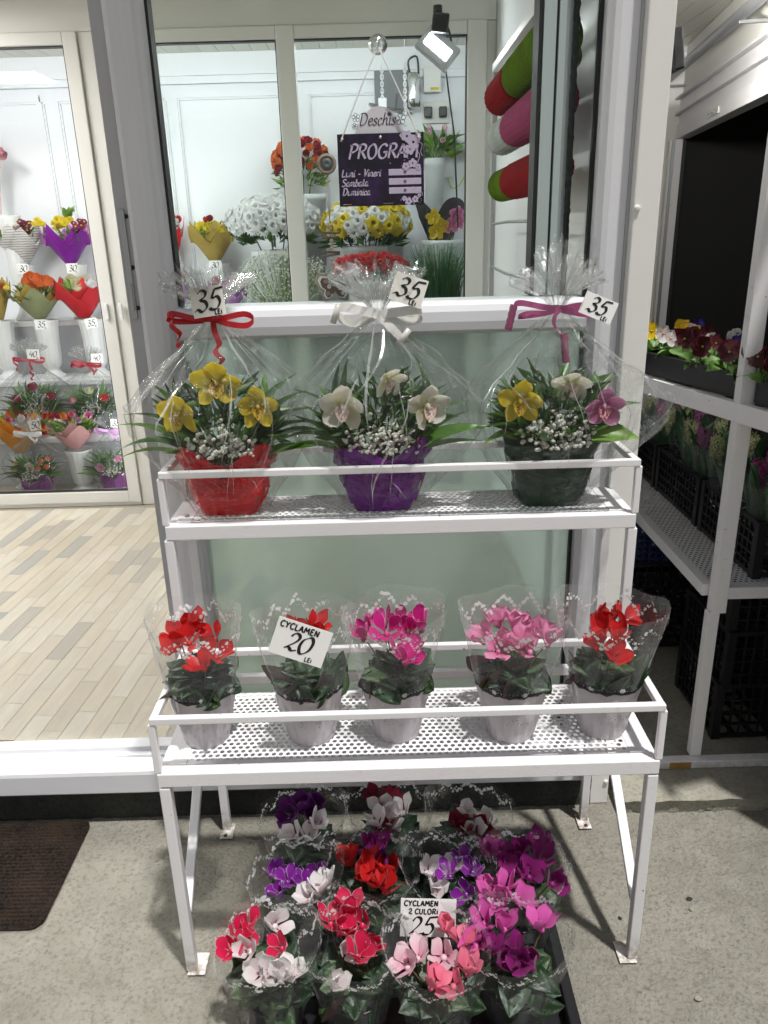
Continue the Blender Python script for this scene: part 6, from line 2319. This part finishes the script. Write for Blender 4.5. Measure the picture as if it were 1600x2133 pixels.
def paper_bouquet(label, u, vb, vrim, wpx, Y, papers, heads, nleaf=50, lobes=5, group='paper wrapped bouquets in the cool room', mats=('leaf_mid', 'leaf_light', 'leaf_dark'), wbot=0.20):
    b = P(u, vb, Y=Y)
    m_ = mpp(b)
    H, Rt = (vb - vrim) * m_, wpx / 2 * m_
    t = thing('bouquet', label, 'bouquet', b, 0, group)
    for i, pm in enumerate(papers):
        ph = R(0, 6.28)
        k = MB()

        def g(a, v):
            an = 2 * math.pi * a
            tr_ = abs(((lobes * an / math.pi + ph) % 2) - 1) * 2 - 1
            r = Rt * (wbot + (1 - wbot) * v ** 0.95) * (1 - 0.12 * i) * (1 + 0.10 * tr_ * v) * (1 + 0.20 * max(0, v - 0.8))
            z = H * v * (1 + (0.34 * tr_ + 0.14 * i) * v ** 3)
            return (r * math.cos(an), r * math.sin(an) * 0.8, z)
        k.grid(g, 60, 8, 0, True, False)
        k.build('wrapping_paper', pm, t)
    k = MB()
    foliage_mesh(k, nleaf, 0, H * 0.9, Rt * 0.75, H * 0.35, Rt * 0.6, Rt * 0.25, Rt * 0.6, 3)
    o = k.build('foliage', list(mats), t)
    o['kind'] = 'stuff'
    put_heads(t, b, heads, Y)
    return t


def tagcard(label, u, v, Y, txt, wpx=24, hpx=20, rot=0.0):
    p = P(u, v, Y=Y)
    m_ = mpp(p)
    h_ = hpx * m_
    card('price_card', label, p, wpx * m_, h_, rot, [(txt, -wpx * m_ * 0.34, -h_ * 0.28, h_ * 0.6, h_ * 0.08), ('LEI', wpx * m_ * 0.22, -h_ * 0.42, h_ * 0.12, h_ * 0.035)], 'card_white', 0.0)


def ring(kind, mt, u, v, ru, rv, n, rpx, dy=-0.05, jit=3):
    out = []
    for i in range(n):
        a = i * 2.39996
        q = math.sqrt((i + 0.5) / n)
        out.append((kind, mt, u + ru * q * math.cos(a) + R(-jit, jit), v + rv * q * math.sin(a) + R(-jit, jit), rpx * R(0.85, 1.1), dy + 0.06 * R(-1, 1)))
    return out


# --- upper step (30)
Y4 = 5.13
vase('white vase on the upper step under the pale pink bouquet', 18, 448, Y4 - 0.02, TD, 46)
paper_bouquet('pale pink paper bouquet cut by the left edge of the photo', 0, 446, 322, 40, Y4, ['paper_palepink'], ring('rose', 'p_rose_pink', -4, 318, 14, 10, 4, 9) + [('tulip', 'p_lilac', 10, 322, 7, -0.05)], 40)
vase('white vase on the upper step under the bouquet in printed paper', 52, 552, Y4, TD, 40)
paper_bouquet('bouquet in white paper with grey wavy print, burgundy, yellow and white daisies', 50, 551, 496, 102, Y4, ['paper_print', 'paper_print'], ring('daisy', 'p_burgundy', 50, 474, 20, 14, 8, 10) + ring('daisy', 'p_yellow', 80, 464, 12, 6, 4, 9) + ring('daisy', 'p_white', 20, 474, 16, 12, 7, 9), 40)
vase('white vase on the upper step under the purple paper bouquet', 158, 551, Y4, TD, 44)
paper_bouquet('bouquet in purple paper with yellow chrysanthemums and a light green sprig', 148, 550, 496, 98, Y4, ['paper_purple', 'paper_purple'], ring('mum', 'p_yellow', 128, 466, 22, 11, 8, 11) + ring('daisy', 'p_burgundy', 164, 470, 16, 14, 7, 9) + ring('daisy', 'p_lilac', 176, 478, 10, 10, 4, 8), 60, mats=('leaf_light', 'leaf_light', 'leaf_mid'))
k = MB()
p = P(142, 455, Y=Y4 - 0.02)
for i in range(13):
    a = R(0, 6.28)
    link_d = Vector((math.cos(a) * 0.7, math.sin(a) * 0.5, R(0.5, 1.4)))
    link('leaf', BROAD[2], bpy.data.objects['bouquet.002'], aim(p - bpy.data.objects['bouquet.002'].matrix_basis.translation, link_d, R(-1, 1), R(0.7, 1.1)))
tagcard('faint price card reading 30 under the printed paper bouquet', 48, 560, Y4 - 0.16, '30')
tagcard('price card reading 30 under the purple paper bouquet', 151, 559, Y4 - 0.16, '30')
vase('white vase on the upper step at the window edge under the red bouquet', 364, 548, Y4, TD, 42)
paper_bouquet('red paper bouquet half hidden by the door post behind the pane', 362, 546, 476, 56, Y4, ['paper_red'], ring('rose', 'p_white', 356, 462, 16, 10, 5, 9) + [('tulip', 'p_red', 372, 458, 8, -0.05)], 40)
vase('white vase on the upper step under the mustard paper bouquet', 452, 548, Y4, TD, 54)
paper_bouquet('mustard paper bouquet of yellow chrysanthemums behind the pane', 448, 546, 490, 96, Y4, ['paper_mustard', 'paper_mustard'], ring('mum', 'p_yellow', 436, 474, 24, 12, 9, 11) + [('rose', 'p_rose_dark', 437, 455, 7, -0.05), ('tulip', 'p_red', 428, 458, 6, -0.05), ('daisy', 'p_white', 460, 470, 9, -0.02)], 60)
tagcard('price card reading 30 on the vase of the mustard bouquet', 449, 552, Y4 - 0.20, '30', 26, 18)
# --- middle step (35)
Y3 = 4.86
vase('white vase on the middle step under the mustard bouquet at the photo edge', 0, 668, Y3, TC, 54)
paper_bouquet('mustard paper bouquet with red roses at the left edge of the photo', 2, 666, 606, 58, Y3, ['paper_mustard', 'paper_mustard'], ring('rose', 'p_red', -4, 596, 14, 8, 4, 9) + [('daisy', 'p_yellow', 14, 600, 8, -0.05)], 50)
vase('white vase on the middle step under the green paper bouquet', 94, 666, Y3, TC, 54)
paper_bouquet('sage green paper bouquet of orange roses', 84, 664, 614, 106, Y3, ['paper_olive', 'paper_mustard'], ring('rose', 'p_orange', 76, 588, 26, 12, 8, 13) + [('rose', 'p_cream', 45, 594, 8, -0.03)], 70, mats=('leaf_mid', 'leaf_light', 'leaf_strap'))
vase('white vase on the middle step under the red dotted paper bouquet', 190, 664, Y3, TC, 56)
paper_bouquet('red paper bouquet of cream white roses', 176, 662, 606, 108, Y3, ['paper_red', 'paper_red'], ring('rose', 'p_cream', 172, 588, 34, 8, 7, 12) + ring('rose', 'p_white', 196, 584, 8, 6, 2, 13), 60, mats=('leaf_light', 'leaf_light', 'leaf_mid'))
tagcard('price card reading 35 on the vase of the green paper bouquet', 86, 676, Y3 - 0.20, '35', 26, 20)
tagcard('price card reading 35 on the vase of the red paper bouquet', 190, 673, Y3 - 0.20, '35', 26, 20, -0.15)
vase('white vase on the middle step holding the pink rose behind the pane', 384, 640, Y3, TC, 40)
paper_bouquet('clear wrapped pink rose at the window edge behind the pane', 378, 640, 600, 46, Y3, ['paper_mauve'], [('rose', 'p_rose_pink', 372, 575, 10, -0.05), ('rose', 'p_white', 386, 596, 7, -0.02)], 40)
vase('white vase on the middle step under the mauve paper bouquet', 482, 656, Y3, TC, 48)
paper_bouquet('mauve paper bouquet of pink roses behind the red bow bouquet', 478, 654, 606, 84, Y3, ['paper_mauve', 'paper_mauve'], [('rose', 'p_rose_pink', 450, 584, 9, -0.05), ('rose', 'p_rose_pink', 484, 586, 10, -0.06), ('rose', 'p_lilac', 468, 592, 8, -0.03)], 50)
# --- lower step (40): gift arrangements
Y2 = 4.60


def small_gift(label, u, vneck, Y, base_z, pot, rib, bl, seed, width, kind='curl', gyp=70):
    nz = P(u, vneck, Y=Y)
    s_ = (nz.z - base_z) / 0.435
    return gift_bouquet('gift_bouquet', label, (nz.x, Y, base_z + 0.002), s_, pot, rib, bl, seed, width=width, gyp=gyp, ribbon_kind=kind, detail=0.6, style='palm', pot_h=0.13)


small_gift('cellophane arrangement of dark red roses with crimson bow on the lower step', 64, 748, Y2, TB, 'foil_red', 'ribbon_crimson', [(-0.10, -0.05, 0.22, 'rose_rose_dark', 1.15, 0, 0), (0.0, -0.04, 0.28, 'rose_rose_dark', 1.15, 0, 0), (0.10, -0.05, 0.225, 'rose_rose_dark', 1.15, 0, 0)], 51, 0.20)
small_gift('cellophane arrangement of pink and white roses with red bow on the lower step', 182, 757, Y2, TB, 'foil_green', 'ribbon_crimson', [(-0.11, -0.05, 0.215, 'rose_rose_pink', 1.15, 0, 0), (0.0, -0.04, 0.27, 'rose_cream', 1.1, 0, 0), (0.09, -0.05, 0.225, 'rose_red', 1.1, 0, 0)], 52, 0.20, 'bow')
tagcard('price card reading 40 above the crimson bow', 69, 738, Y2 - 0.12, '40', 26, 20, 0.05)
tagcard('price card reading 40 beside the red bow on the lower step', 202, 746, Y2 - 0.12, '40', 24, 18, 0.05)
# --- floor (50)
Y1 = 4.36
vase('white fluted vase on the cool room floor under the pink paper bouquet', 163, 935, Y1, FLOOR_Z, 56)
paper_bouquet('pink paper bouquet of tulips in the vase on the cool room floor', 158, 934, 890, 100, Y1, ['paper_pink', 'paper_pink'], [('tulip', 'p_rose_dark', 120, 866, 9, 0), ('tulip', 'p_orange', 134, 868, 9, -0.02), ('tulip', 'p_salmon', 150, 864, 9, 0), ('tulip', 'p_lilac', 164, 876, 8, -0.05), ('tulip', 'p_pink', 184, 866, 10, -0.06), ('tulip', 'p_red', 143, 872, 8, 0.02)], 110, mats=('leaf_light', 'leaf_mid', 'leaf_light'))
vase('white vase on the cool room floor behind the bouquet marked 50', 42, 940, Y1 + 0.10, FLOOR_Z, 44)
paper_bouquet('orange paper bouquet of tulips behind the card reading 50', 45, 940, 880, 120, Y1 + 0.10, ['paper_orange', 'paper_orange'], [('tulip', 'p_pink', 10, 888, 9, -0.05), ('tulip', 'p_salmon', 20, 876, 9, -0.05), ('tulip', 'p_orange', 64, 870, 9, -0.05), ('tulip', 'p_white', 45, 872, 9, -0.05), ('tulip', 'p_salmon', 30, 884, 8, -0.08)], 60)
small_gift('cellophane arrangement of orange roses and white orchid with cream bow, marked 50', 60, 902, Y1 - 0.08, FLOOR_Z, 'foil_mauve', 'ribbon_white', [(0.0, -0.06, 0.22, 'orchid_white', 0.8, 0, 0.1), (-0.11, -0.03, 0.235, 'rose_yellow', 0.7, 0, 0), (-0.12, -0.03, 0.19, 'rose_yellow', 0.65, 0, 0), (0.06, -0.04, 0.25, 'rose_orange', 0.8, 0, 0), (0.11, -0.03, 0.26, 'rose_orange', 0.75, 0, 0), (0.10, -0.05, 0.21, 'rose_orange', 0.75, 0, 0), (0.05, -0.06, 0.205, 'rose_orange', 0.7, 0, 0)], 53, 0.19, 'bow', 90)
small_gift('cellophane arrangement of lilac orchids with lilac bow at the partition stile', 226, 896, Y1 - 0.04, FLOOR_Z, 'foil_mauve', 'ribbon_lilac', [(-0.07, -0.06, 0.19, 'orchid_rose', 0.8, -0.3, 0.1), (0.05, -0.04, 0.24, 'orchid_rose', 0.7, 0.2, 0.1)], 54, 0.17, 'bow', 70)
tagcard('price card reading 50 on the arrangement with the cream bow', 72, 886, Y1 - 0.19, '50', 24, 22, -0.15)
tagcard('price card cut by the partition stile above the lilac bow', 241, 882, Y1 - 0.16, '35', 22, 18, 0.1)


# --- bunches in buckets behind the pane
def bucket(label, u, vtop, Y, base_z, wpx, mt='bucket_white'):
    top = P(u, vtop, Y=Y)
    r = wpx * mpp(top) / 2
    H = top.z - base_z
    t = thing('bucket', label, 'bucket', (top.x, Y, base_z), 0, 'flower buckets in the cool room')
    k = MB()
    k.lathe([(0.001, 0), (r * 0.72, 0), (r * 0.97, H * 0.95), (r * 1.04, H * 0.955), (r * 1.04, H), (r * 0.95, H), (r * 0.7, 0.02)], 28)
    k.build('body', mt, t)
    return t


def bunch(label, cat, u, v, ru, rv, Y, heads, foliage=None, bottom=None, group='cut flowers in buckets', vb=None):
    """heads = [(kind, material, share, radius_px)], count; a dome of blooms over leafy stems"""
    c = P(u, v, Y=Y)
    m_ = mpp(c)
    t = thing('flower_bunch', label, cat, c, 0, group)
    a_, b_ = ru * m_, rv * m_
    specs, n = heads
    for i in range(n):
        zf = 1 - (i + 0.5) / n * 1.35
        an = i * 2.39996 + u
        q = math.sqrt(max(0, 1 - zf * zf))
        d = Vector((q * math.cos(an), q * math.sin(an), zf))
        if d.y > 0.75:
            continue
        r_, acc = random.random(), 0.0
        for kind, mt, sh, rpx in specs:
            acc += sh
            if r_ <= acc:
                break
        pos = Vector((d.x * a_, d.y * a_ * 0.8, d.z * b_)) * R(0.92, 1.05)
        link('flower', head(kind, mt), t, head_matrix(pos, d + Vector((0, -0.35, 0.15)), rpx * m_ * R(0.85, 1.12)))
    k = MB()
    nf, lmin, lmax, mats = foliage or (150, 0.05, 0.10, ('leaf_dark', 'leaf_mid', 'leaf_dark'))
    foliage_mesh(k, nf, 0, -b_ * 0.75, a_ * 0.82, b_ * 0.9, a_ * 0.7, lmin, lmax, 3)
    if bottom:
        for i in range(10):
            an = R(0, 6.28)
            k.tube([(0.5 * a_ * math.cos(an), 0.4 * a_ * math.sin(an), -b_ * 0.6), (0.2 * a_ * math.cos(an), 0.2 * a_ * math.sin(an), -bottom)], 0.004, 5, 0, False)
    o = k.build('foliage', list(mats), t)
    o['kind'] = 'stuff'
    return t


bucket('white bucket under the white chrysanthemums', 575, 520, 4.84, TC, 100)
bunch('big bunch of white chrysanthemums behind the pane', 'flowers', 572, 462, 88, 44, 4.84, ([('mum', 'p_mum_white', 1.0, 18)], 120), (190, 0.06, 0.13, ('leaf_dark', 'leaf_dark', 'leaf_mid')), 0.25)
bucket('white bucket under the yellow and white chrysanthemums', 760, 512, 4.80, TC, 90)
bunch('bunch of yellow and white chrysanthemums under the PROGRAM sign', 'flowers', 762, 468, 84, 44, 4.80, ([('mum', 'p_yellow', 0.6, 18), ('mum', 'p_mum_white', 0.4, 17)], 100), (190, 0.06, 0.13, ('leaf_dark', 'leaf_dark', 'leaf_mid')), 0.25)
bucket('tall white bucket under the orange roses', 648, 405, 5.12, TD, 62)
bunch('bunch of orange and burgundy spray roses left of the PROGRAM sign', 'flowers', 628, 340, 58, 48, 5.12, ([('rose', 'p_orange', 0.62, 8), ('rose', 'p_rose_dark', 0.38, 8)], 60), (130, 0.04, 0.09, ('leaf_mid', 'leaf_dark', 'leaf_light')), 0.25)
bucket('white bucket under the red carnations', 770, 585, 4.42, TB - 0.29, 92)
bunch('bunch of red carnations behind the cream bow bouquet', 'flowers', 772, 556, 74, 24, 4.42, ([('carnation', 'p_red', 1.0, 9)], 58), (90, 0.05, 0.09, ('leaf_strap', 'leaf_dark', 'leaf_mid')), 0.2)
bucket('grey white bucket high behind the sign', 806, 470, 5.16, TD, 74)
bucket('white vase bucket under the tulips by the fuse box', 905, 330, 5.20, TD, 40)
bunch('pale tulips with long leaves beside the PROGRAM sign', 'flowers', 908, 296, 34, 30, 5.18, ([('tulip', 'p_pale_pink', 1.0, 7)], 9), (60, 0.08, 0.18, ('leaf_light', 'leaf_mid', 'leaf_light')), 0.1)
# baby's breath cloud
bucket('white bucket under the cloud of baby breath', 590, 640, 4.50, TB - 0.29, 80)
c = P(590, 582, Y=4.50)
t = thing('flower_bunch', 'cloud of white baby breath with tiny blossoms behind the pane', 'flowers', c, 0, 'cut flowers in buckets')
k = MB()
for i in range(1500):
    a, b = R(0, 6.283), R(-1, 1)
    q = R(0.55, 1.0) ** 0.5
    pp_ = Vector((0.265 * q * math.sqrt(1 - b * b) * math.cos(a), 0.18 * q * math.sqrt(1 - b * b) * math.sin(a), 0.17 * q * b))
    r_ = R(0.004, 0.0075)
    k.add([pp_ + Vector(v) * r_ for v in ((1, 0, 0), (-1, 0, 0), (0, 1, 0), (0, -1, 0), (0, 0, 1), (0, 0, -1))], [(0, 2, 4), (2, 1, 4), (1, 3, 4), (3, 0, 4), (2, 0, 5), (1, 2, 5), (3, 1, 5), (0, 3, 5)], 0)
    if i % 6 == 0:
        k.tube([tuple(pp_), (pp_.x * 0.3, pp_.y * 0.3, -0.17)], 0.0012, 3, 1, False)
o = k.build('blossoms', ['p_blossom', 'leaf_light'], t)
o['kind'] = 'stuff'
# tall grass
bucket('white bucket under the green grass at the stile', 915, 640, 4.40, TB - 0.29, 90)
c = P(916, 560, Y=4.40)
t = thing('grass_bunch', 'thick bunch of fine green grass at the partition stile', 'flowers', c, 0, 'cut flowers in buckets')
k = MB()
for i in range(800):
    a = R(0, 6.283)
    q = math.sqrt(R(0, 1))
    b0 = Vector((0.10 * q * math.cos(a), 0.08 * q * math.sin(a), -0.24))
    out = Vector((math.cos(a) * q, math.sin(a) * q, 0)) * R(0.02, 0.12)
    h_ = R(0.22, 0.40)
    pts = [b0, b0 + Vector((0, 0, h_ * 0.6)) + out * 0.35, b0 + Vector((0, 0, h_ * 0.93)) + out, b0 + Vector((0, 0, h_ * R(0.8, 1.0))) + out * 1.7]
    sd_ = Vector((R(-1, 1), R(-1, 1), 0)).normalized() * 0.0018
    V = []
    for j, p_ in enumerate(pts):
        V += [p_ - sd_ * (1 - j * 0.3), p_ + sd_ * (1 - j * 0.3)]
    k.add(V, [(0, 1, 3, 2), (2, 3, 5, 4), (4, 5, 7, 6)], 0, True)
o = k.build('blades', 'grass_green', t)
o['kind'] = 'stuff'
# orchids in a white bowl with dark wrapping
ob = P(925, 500, Y=4.72)
t = thing('orchid_bowl', 'white bowl of yellow and mauve orchids with black wrapping behind the pane', 'flowers', (ob.x, 4.72, TC))
k = MB()
Hb = ob.z - TC
k.lathe([(0.001, 0), (0.07, 0), (0.08, Hb * 0.6), (0.125, Hb * 0.97), (0.13, Hb), (0.118, Hb), (0.05, Hb * 0.7)], 24)
k.build('bowl', 'bucket_white', t)
k = MB()
k.grid(lambda a, v: ((0.05 + 0.10 * v * (1 + 0.3 * math.sin(a * 12))) * math.cos(math.pi * (0.1 + 1.0 * a)) - 0.02, 0.08 + 0.03 * math.sin(math.pi * a) - 0.02 * v, Hb - 0.03 + 0.26 * v * (0.6 + 0.4 * abs(math.sin(a * 7)))), 30, 6)
k.build('black_wrap', 'black_rubber', t)
for i, (u, v, mt) in enumerate(((905, 452, 'yellow'), (920, 470, 'yellow'), (910, 484, 'yellow'), (950, 445, 'rose'), (940, 470, 'rose'), (955, 462, 'rose'))):
    p = P(u, v, Y=4.66)
    k = MB()
    orchid(k, TR((p.x - ob.x, 4.66 - 4.72, p.z - TC), rx=0.1, rz=R(-0.4, 0.4)), 0.95)
    k.tube([(p.x - ob.x, -0.05, p.z - TC), ((p.x - ob.x) * 0.5, -0.01, Hb - 0.02)], 0.003, 5, 2, False)
    k.build('orchid_bloom', ['p_orchid_' + mt, 'lip_' + mt, 'stem'], t)


# ================================================================== PLANTS ON THE RACK
random.seed(123)


def pansy(mb, M, r, m_top, m_face, m_eye):
    for a, L, W, m_ in ((60, 1.0, 0.52, m_top), (120, 1.0, 0.52, m_top), (175, 0.85, 0.45, m_face), (5, 0.85, 0.45, m_face), (270, 0.95, 0.62, m_face)):
        a = math.radians(a)
        d = Vector((math.cos(a), 0.0, math.sin(a)))
        z = Vector((0, -1, 0))
        x = d.cross(z)
        Mx = Matrix(((x.x, d.x, z.x, 0), (x.y, d.y, z.y, 0), (x.z, d.z, z.z, 0), (0, 0, 0, 1)))
        add_petal(mb, M @ Matrix.Translation((0, -0.0008 * (a > 3), 0)) @ Mx, r * L * R(0.9, 1.1), r * W, m_, R(0.1, 0.7), R(0.0, 0.3), R(-0.3, 0.3), 5, 5, 1.5, 0.12)
    mb.ball(M @ Vector((0, -0.003, 0)), r * 0.10, m_eye, 6)


def pansy_tray(label, s0, s1, cols, seed):
    rnd = random.Random(seed)
    L = (UB - UA).length * (s1 - s0)
    c = UA.lerp(UB, (s0 + s1) / 2) + un * 0.135
    t = thing('pansy_tray', label, 'plant tray', (c.x, c.y, UA.z + 0.026), math.atan2(ud.y, ud.x), 'trays of pansies on the upper rack shelf')
    W = 0.235
    h = 0.062
    k = MB()
    k.box(-L / 2 + 0.012, L / 2 - 0.012, -W / 2 + 0.012, W / 2 - 0.012, 0.0, 0.004)
    for x0, x1, y0, y1 in ((-L / 2 + 0.008, L / 2 - 0.008, -W / 2 + 0.008, -W / 2 + 0.012), (-L / 2 + 0.008, L / 2 - 0.008, W / 2 - 0.012, W / 2 - 0.008), (-L / 2 + 0.008, -L / 2 + 0.012, -W / 2 + 0.0125, W / 2 - 0.0125), (L / 2 - 0.012, L / 2 - 0.008, -W / 2 + 0.0125, W / 2 - 0.0125)):
        k.box(x0, x1, y0, y1, 0.0045, h)
    for x0, x1, y0, y1 in ((-L / 2, L / 2, -W / 2, -W / 2 + 0.014), (-L / 2, L / 2, W / 2 - 0.014, W / 2), (-L / 2, -L / 2 + 0.014, -W / 2 + 0.0145, W / 2 - 0.0145), (L / 2 - 0.014, L / 2, -W / 2 + 0.0145, W / 2 - 0.0145)):
        k.box(x0, x1, y0, y1, h + 0.0002, h + 0.006)
    k.build('tray_body', 'black_plastic', t)
    k = MB()
    k.box(-L / 2 + 0.014, L / 2 - 0.014, -W / 2 + 0.014, W / 2 - 0.014, 0.005, h - 0.008)
    k.build('soil', 'soil', t)
    n = int(L * 420)
    for i in range(n):
        x, y = rnd.uniform(-L / 2, L / 2), rnd.uniform(-W / 2, W / 2)
        a = rnd.uniform(0, 6.28)
        link('leaf', PANSY_LEAF, t, aim((x, y, h + rnd.uniform(-0.005, 0.02)), (math.cos(a), math.sin(a), rnd.uniform(-0.1, 0.9)), rnd.uniform(-1, 1), rnd.uniform(0.8, 1.5)))
    m_inv = t.matrix_basis.inverted()
    for (u, v, mt, r) in cols:
        # bloom heads stand about 6 cm above the rim
        p = m_inv @ P(u, v, Z=UA.z + 0.026 + h + 0.055)
        p.x = max(-L / 2, min(L / 2, p.x))
        p.y = max(-W / 2, min(W / 2 + 0.01, p.y))
        M_ = Matrix.Translation(p) @ Matrix.Rotation(-math.atan2(ud.y, ud.x) + rnd.uniform(-0.6, 0.5), 4, 'Z') @ Matrix.Rotation(rnd.uniform(-0.6, -0.1), 4, 'X')
        k = MB()
        a_, b_ = (mt, mt) if isinstance(mt, str) else mt
        pansy(k, M_, 0.027 * r, 0, 1, 2)
        k.tube([tuple(p), (p.x, p.y, h)], 0.0015, 4, 3, False)
        k.build('flower', [a_, b_, 'p_yellow', 'stem'], t)
    return t


YL, MR, BL, WH, AP = 'p_pansy_yellow', 'p_pansy_maroon', 'p_pansy_blue', 'p_white', 'p_pansy_apricot'
pansy_tray('tray of mixed pansies between the column and the rack post', 0.03, 0.575, [(1356, 690, YL, 1.25), (1366, 672, (MR, 'p_purple'), 1.1), (1382, 668, BL, 1.1), (1380, 695, WH, 1.1), (1400, 682, AP, 1.1), (1414, 684, YL, 1.2), (1395, 705, WH, 1.0), (1408, 703, MR, 1.1), (1425, 706, MR, 1.2), (1440, 700, MR, 1.1), (1448, 692, YL, 0.9), (1455, 710, MR, 1.25), (1470, 702, MR, 1.2), (1480, 708, WH, 0.8), (1462, 722, MR, 1.2), (1490, 716, MR, 1.1), (1505, 735, MR, 1.3), (1522, 712, (WH, BL), 1.2), (1530, 728, MR, 1.1), (1444, 722, MR, 1.1), (1425, 690, YL, 0.9), (1440, 688, (WH, BL), 0.9), (1530, 700, (WH, BL), 0.9), (1500, 745, MR, 1.0)], 61)
pansy_tray('tray of maroon pansies right of the rack post', 0.60, 0.99, [(1568, 742, MR, 1.25), (1580, 755, MR, 1.3), (1592, 735, MR, 1.2), (1600, 750, MR, 1.2), (1585, 770, MR, 1.0), (1597, 778, (WH, BL), 1.0), (1560, 752, MR, 1.1), (1572, 760, MR, 1.1), (1615, 760, MR, 1.2), (1590, 790, WH, 0.9)], 62)


# hyacinths standing in the crates
def hyacinth_proto(mt, seed):
    rnd = random.Random(seed)
    random.seed(seed)
    t = thing('hyacinth', '', 'potted plant', (0, 0, 0), 0, 'hyacinths in the black crates')
    k = MB()
    k.lathe([(0.035, 0.0), (0.045, 0.075), (0.047, 0.08), (0.04, 0.08), (0.001, 0.07)], 14)
    k.build('pot', 'black_plastic', t)
    for i in range(7):
        a = i * 0.9 + rnd.uniform(-0.2, 0.2)
        link('leaf', STRAP[i % 3], t, aim((0.012 * math.cos(a), 0.012 * math.sin(a), 0.07), (0.30 * math.cos(a), 0.30 * math.sin(a), 1), rnd.uniform(-0.6, 0.6), rnd.uniform(0.8, 1.15)))
    k = MB()
    k.tube([(0, 0, 0.07), (0.004, 0, 0.17), (0.002, 0, 0.27)], 0.005, 7, 1, False)
    for i in range(34):
        z = 0.175 + 0.095 * i / 34
        a = i * 2.39996
        o_ = Vector((math.cos(a), math.sin(a), 0.35)).normalized()
        daisy(k, Vector((0.003, 0, z)) + o_ * 0.019, 0.017, 0, o_, 6, 1)
    k.build('flower_spike', [mt, 'leaf_strap'], t)
    fn = sleeve_fn(0.047, 0.075, 0.25, seed, 0.08, 1.0, 0.005)
    sl = sleeve(t, fn, 'sleeve_film_dim', 0.15, False, seed)
    k = MB()
    pts = [(Vector(fn(2 * math.pi * i / 40, 0.40, 0.002)).x, Vector(fn(2 * math.pi * i / 40, 0.40, 0.002)).y, 0.105 + 0.006 * math.sin(i * 0.9)) for i in range(41)]
    k.tube(pts, 0.0016, 5, 0, False)
    k.build('twine', 'cord_white', sl)
    return t


def copy_thing(o, parent=None):
    c_ = o.copy()
    C.objects.link(c_)
    if parent is not None:
        c_.parent = parent
    for ch in list(o.children):
        copy_thing(ch, c_)
    return c_


protos = {m_: hyacinth_proto(m_, 70 + i) for i, m_ in enumerate(('p_cream', 'p_lilac', 'p_orchid_pink'))}
used = set()
hz = ZS + 0.015
hy = []
for ci, (cy_, cname) in enumerate(((2.20, 'front'), (2.62, 'middle'), (3.04, 'far'))):
    for r_i, y in enumerate((-0.12, 0.0, 0.12)):
        for c_i, x in enumerate((1.115, 1.235)):
            hy.append((x + R(-0.01, 0.01), cy_ + y + R(-0.01, 0.01), ('p_orchid_pink', 'p_cream', 'p_cream', 'p_lilac')[(ci * 5 + r_i * 2 + c_i) % 4] if ci else ('p_cream', 'p_orchid_pink')[(r_i + c_i) % 2], cname, r_i, c_i))
cn = {'p_cream': 'cream white', 'p_lilac': 'lilac', 'p_orchid_pink': 'deep pink'}
for x, y, m_, cname, r_i, c_i in hy:
    o = protos[m_]
    if m_ in used:
        o = copy_thing(protos[m_])
    used.add(m_)
    o.matrix_basis = TR((x, y, hz), rz=R(0, 6.28))
    o['label'] = '%s hyacinth, %s pair, %s side, in the %s crate on the rack shelf' % (cn[m_], ('street end', 'middle', 'far end')[r_i], ('kiosk', 'booth')[c_i], cname)

# floodlight on the kiosk's side wall lighting the passage
lp = P(1391, 112, Y=2.42)
t = thing('floodlight', 'black floodlight on the kiosk side wall in the passage', 'lamp', lp)
k = MB()
k.box(0.633 - lp.x, -0.012, -0.012, 0.012, -0.02, 0.02)
k.build('bracket', 'grey_metal', t)
Mf = Matrix.Rotation(math.radians(-10), 4, 'Y')
k = MB()
k.box(-0.01, 0.02, -0.07, 0.07, -0.05, 0.05, 0, Mf)
k.build('housing', 'black_plastic', t, bevel=0.004)
k = MB()
k.box(0.0205, 0.022, -0.055, 0.055, -0.038, 0.038, 0, Mf)
k.build('led_panel', 'led_passage', t)

# pebbles and grit lying on the concrete
random.seed(3)
peb = []
for i, (u, v, r_, lab) in enumerate(((1436, 1872, 0.006, 'small grey pebble on the concrete beside the stand leg'), (1440, 1893, 0.005, 'small white pebble on the concrete beside the stand leg'), (1292, 1912, 0.004, 'tiny dark stone between the stand leg and its shadow'), (1455, 2080, 0.007, 'pale flat stone at the bottom edge near the corner'))):
    p = P(u, v, Z=0.0)
    k = MB()
    k.grid(lambda a, b: (r_ * 1.3 * math.sin(math.pi * b) * math.cos(6.2832 * a) * (1 + 0.2 * N1(a * 5, b * 3, i)), r_ * math.sin(math.pi * b) * math.sin(6.2832 * a), r_ * 0.55 * (1 - math.cos(math.pi * b)) * 0.5 - 0.001), 10, 6, 0, True)
    o = k.build('pebble', 'concrete_slab' if i % 2 else 'concrete_base', None, M=Matrix.Translation(p) @ Matrix.Rotation(i * 1.1, 4, 'Z'))
    tag(o, lab, 'pebble', 'pebbles on the concrete')
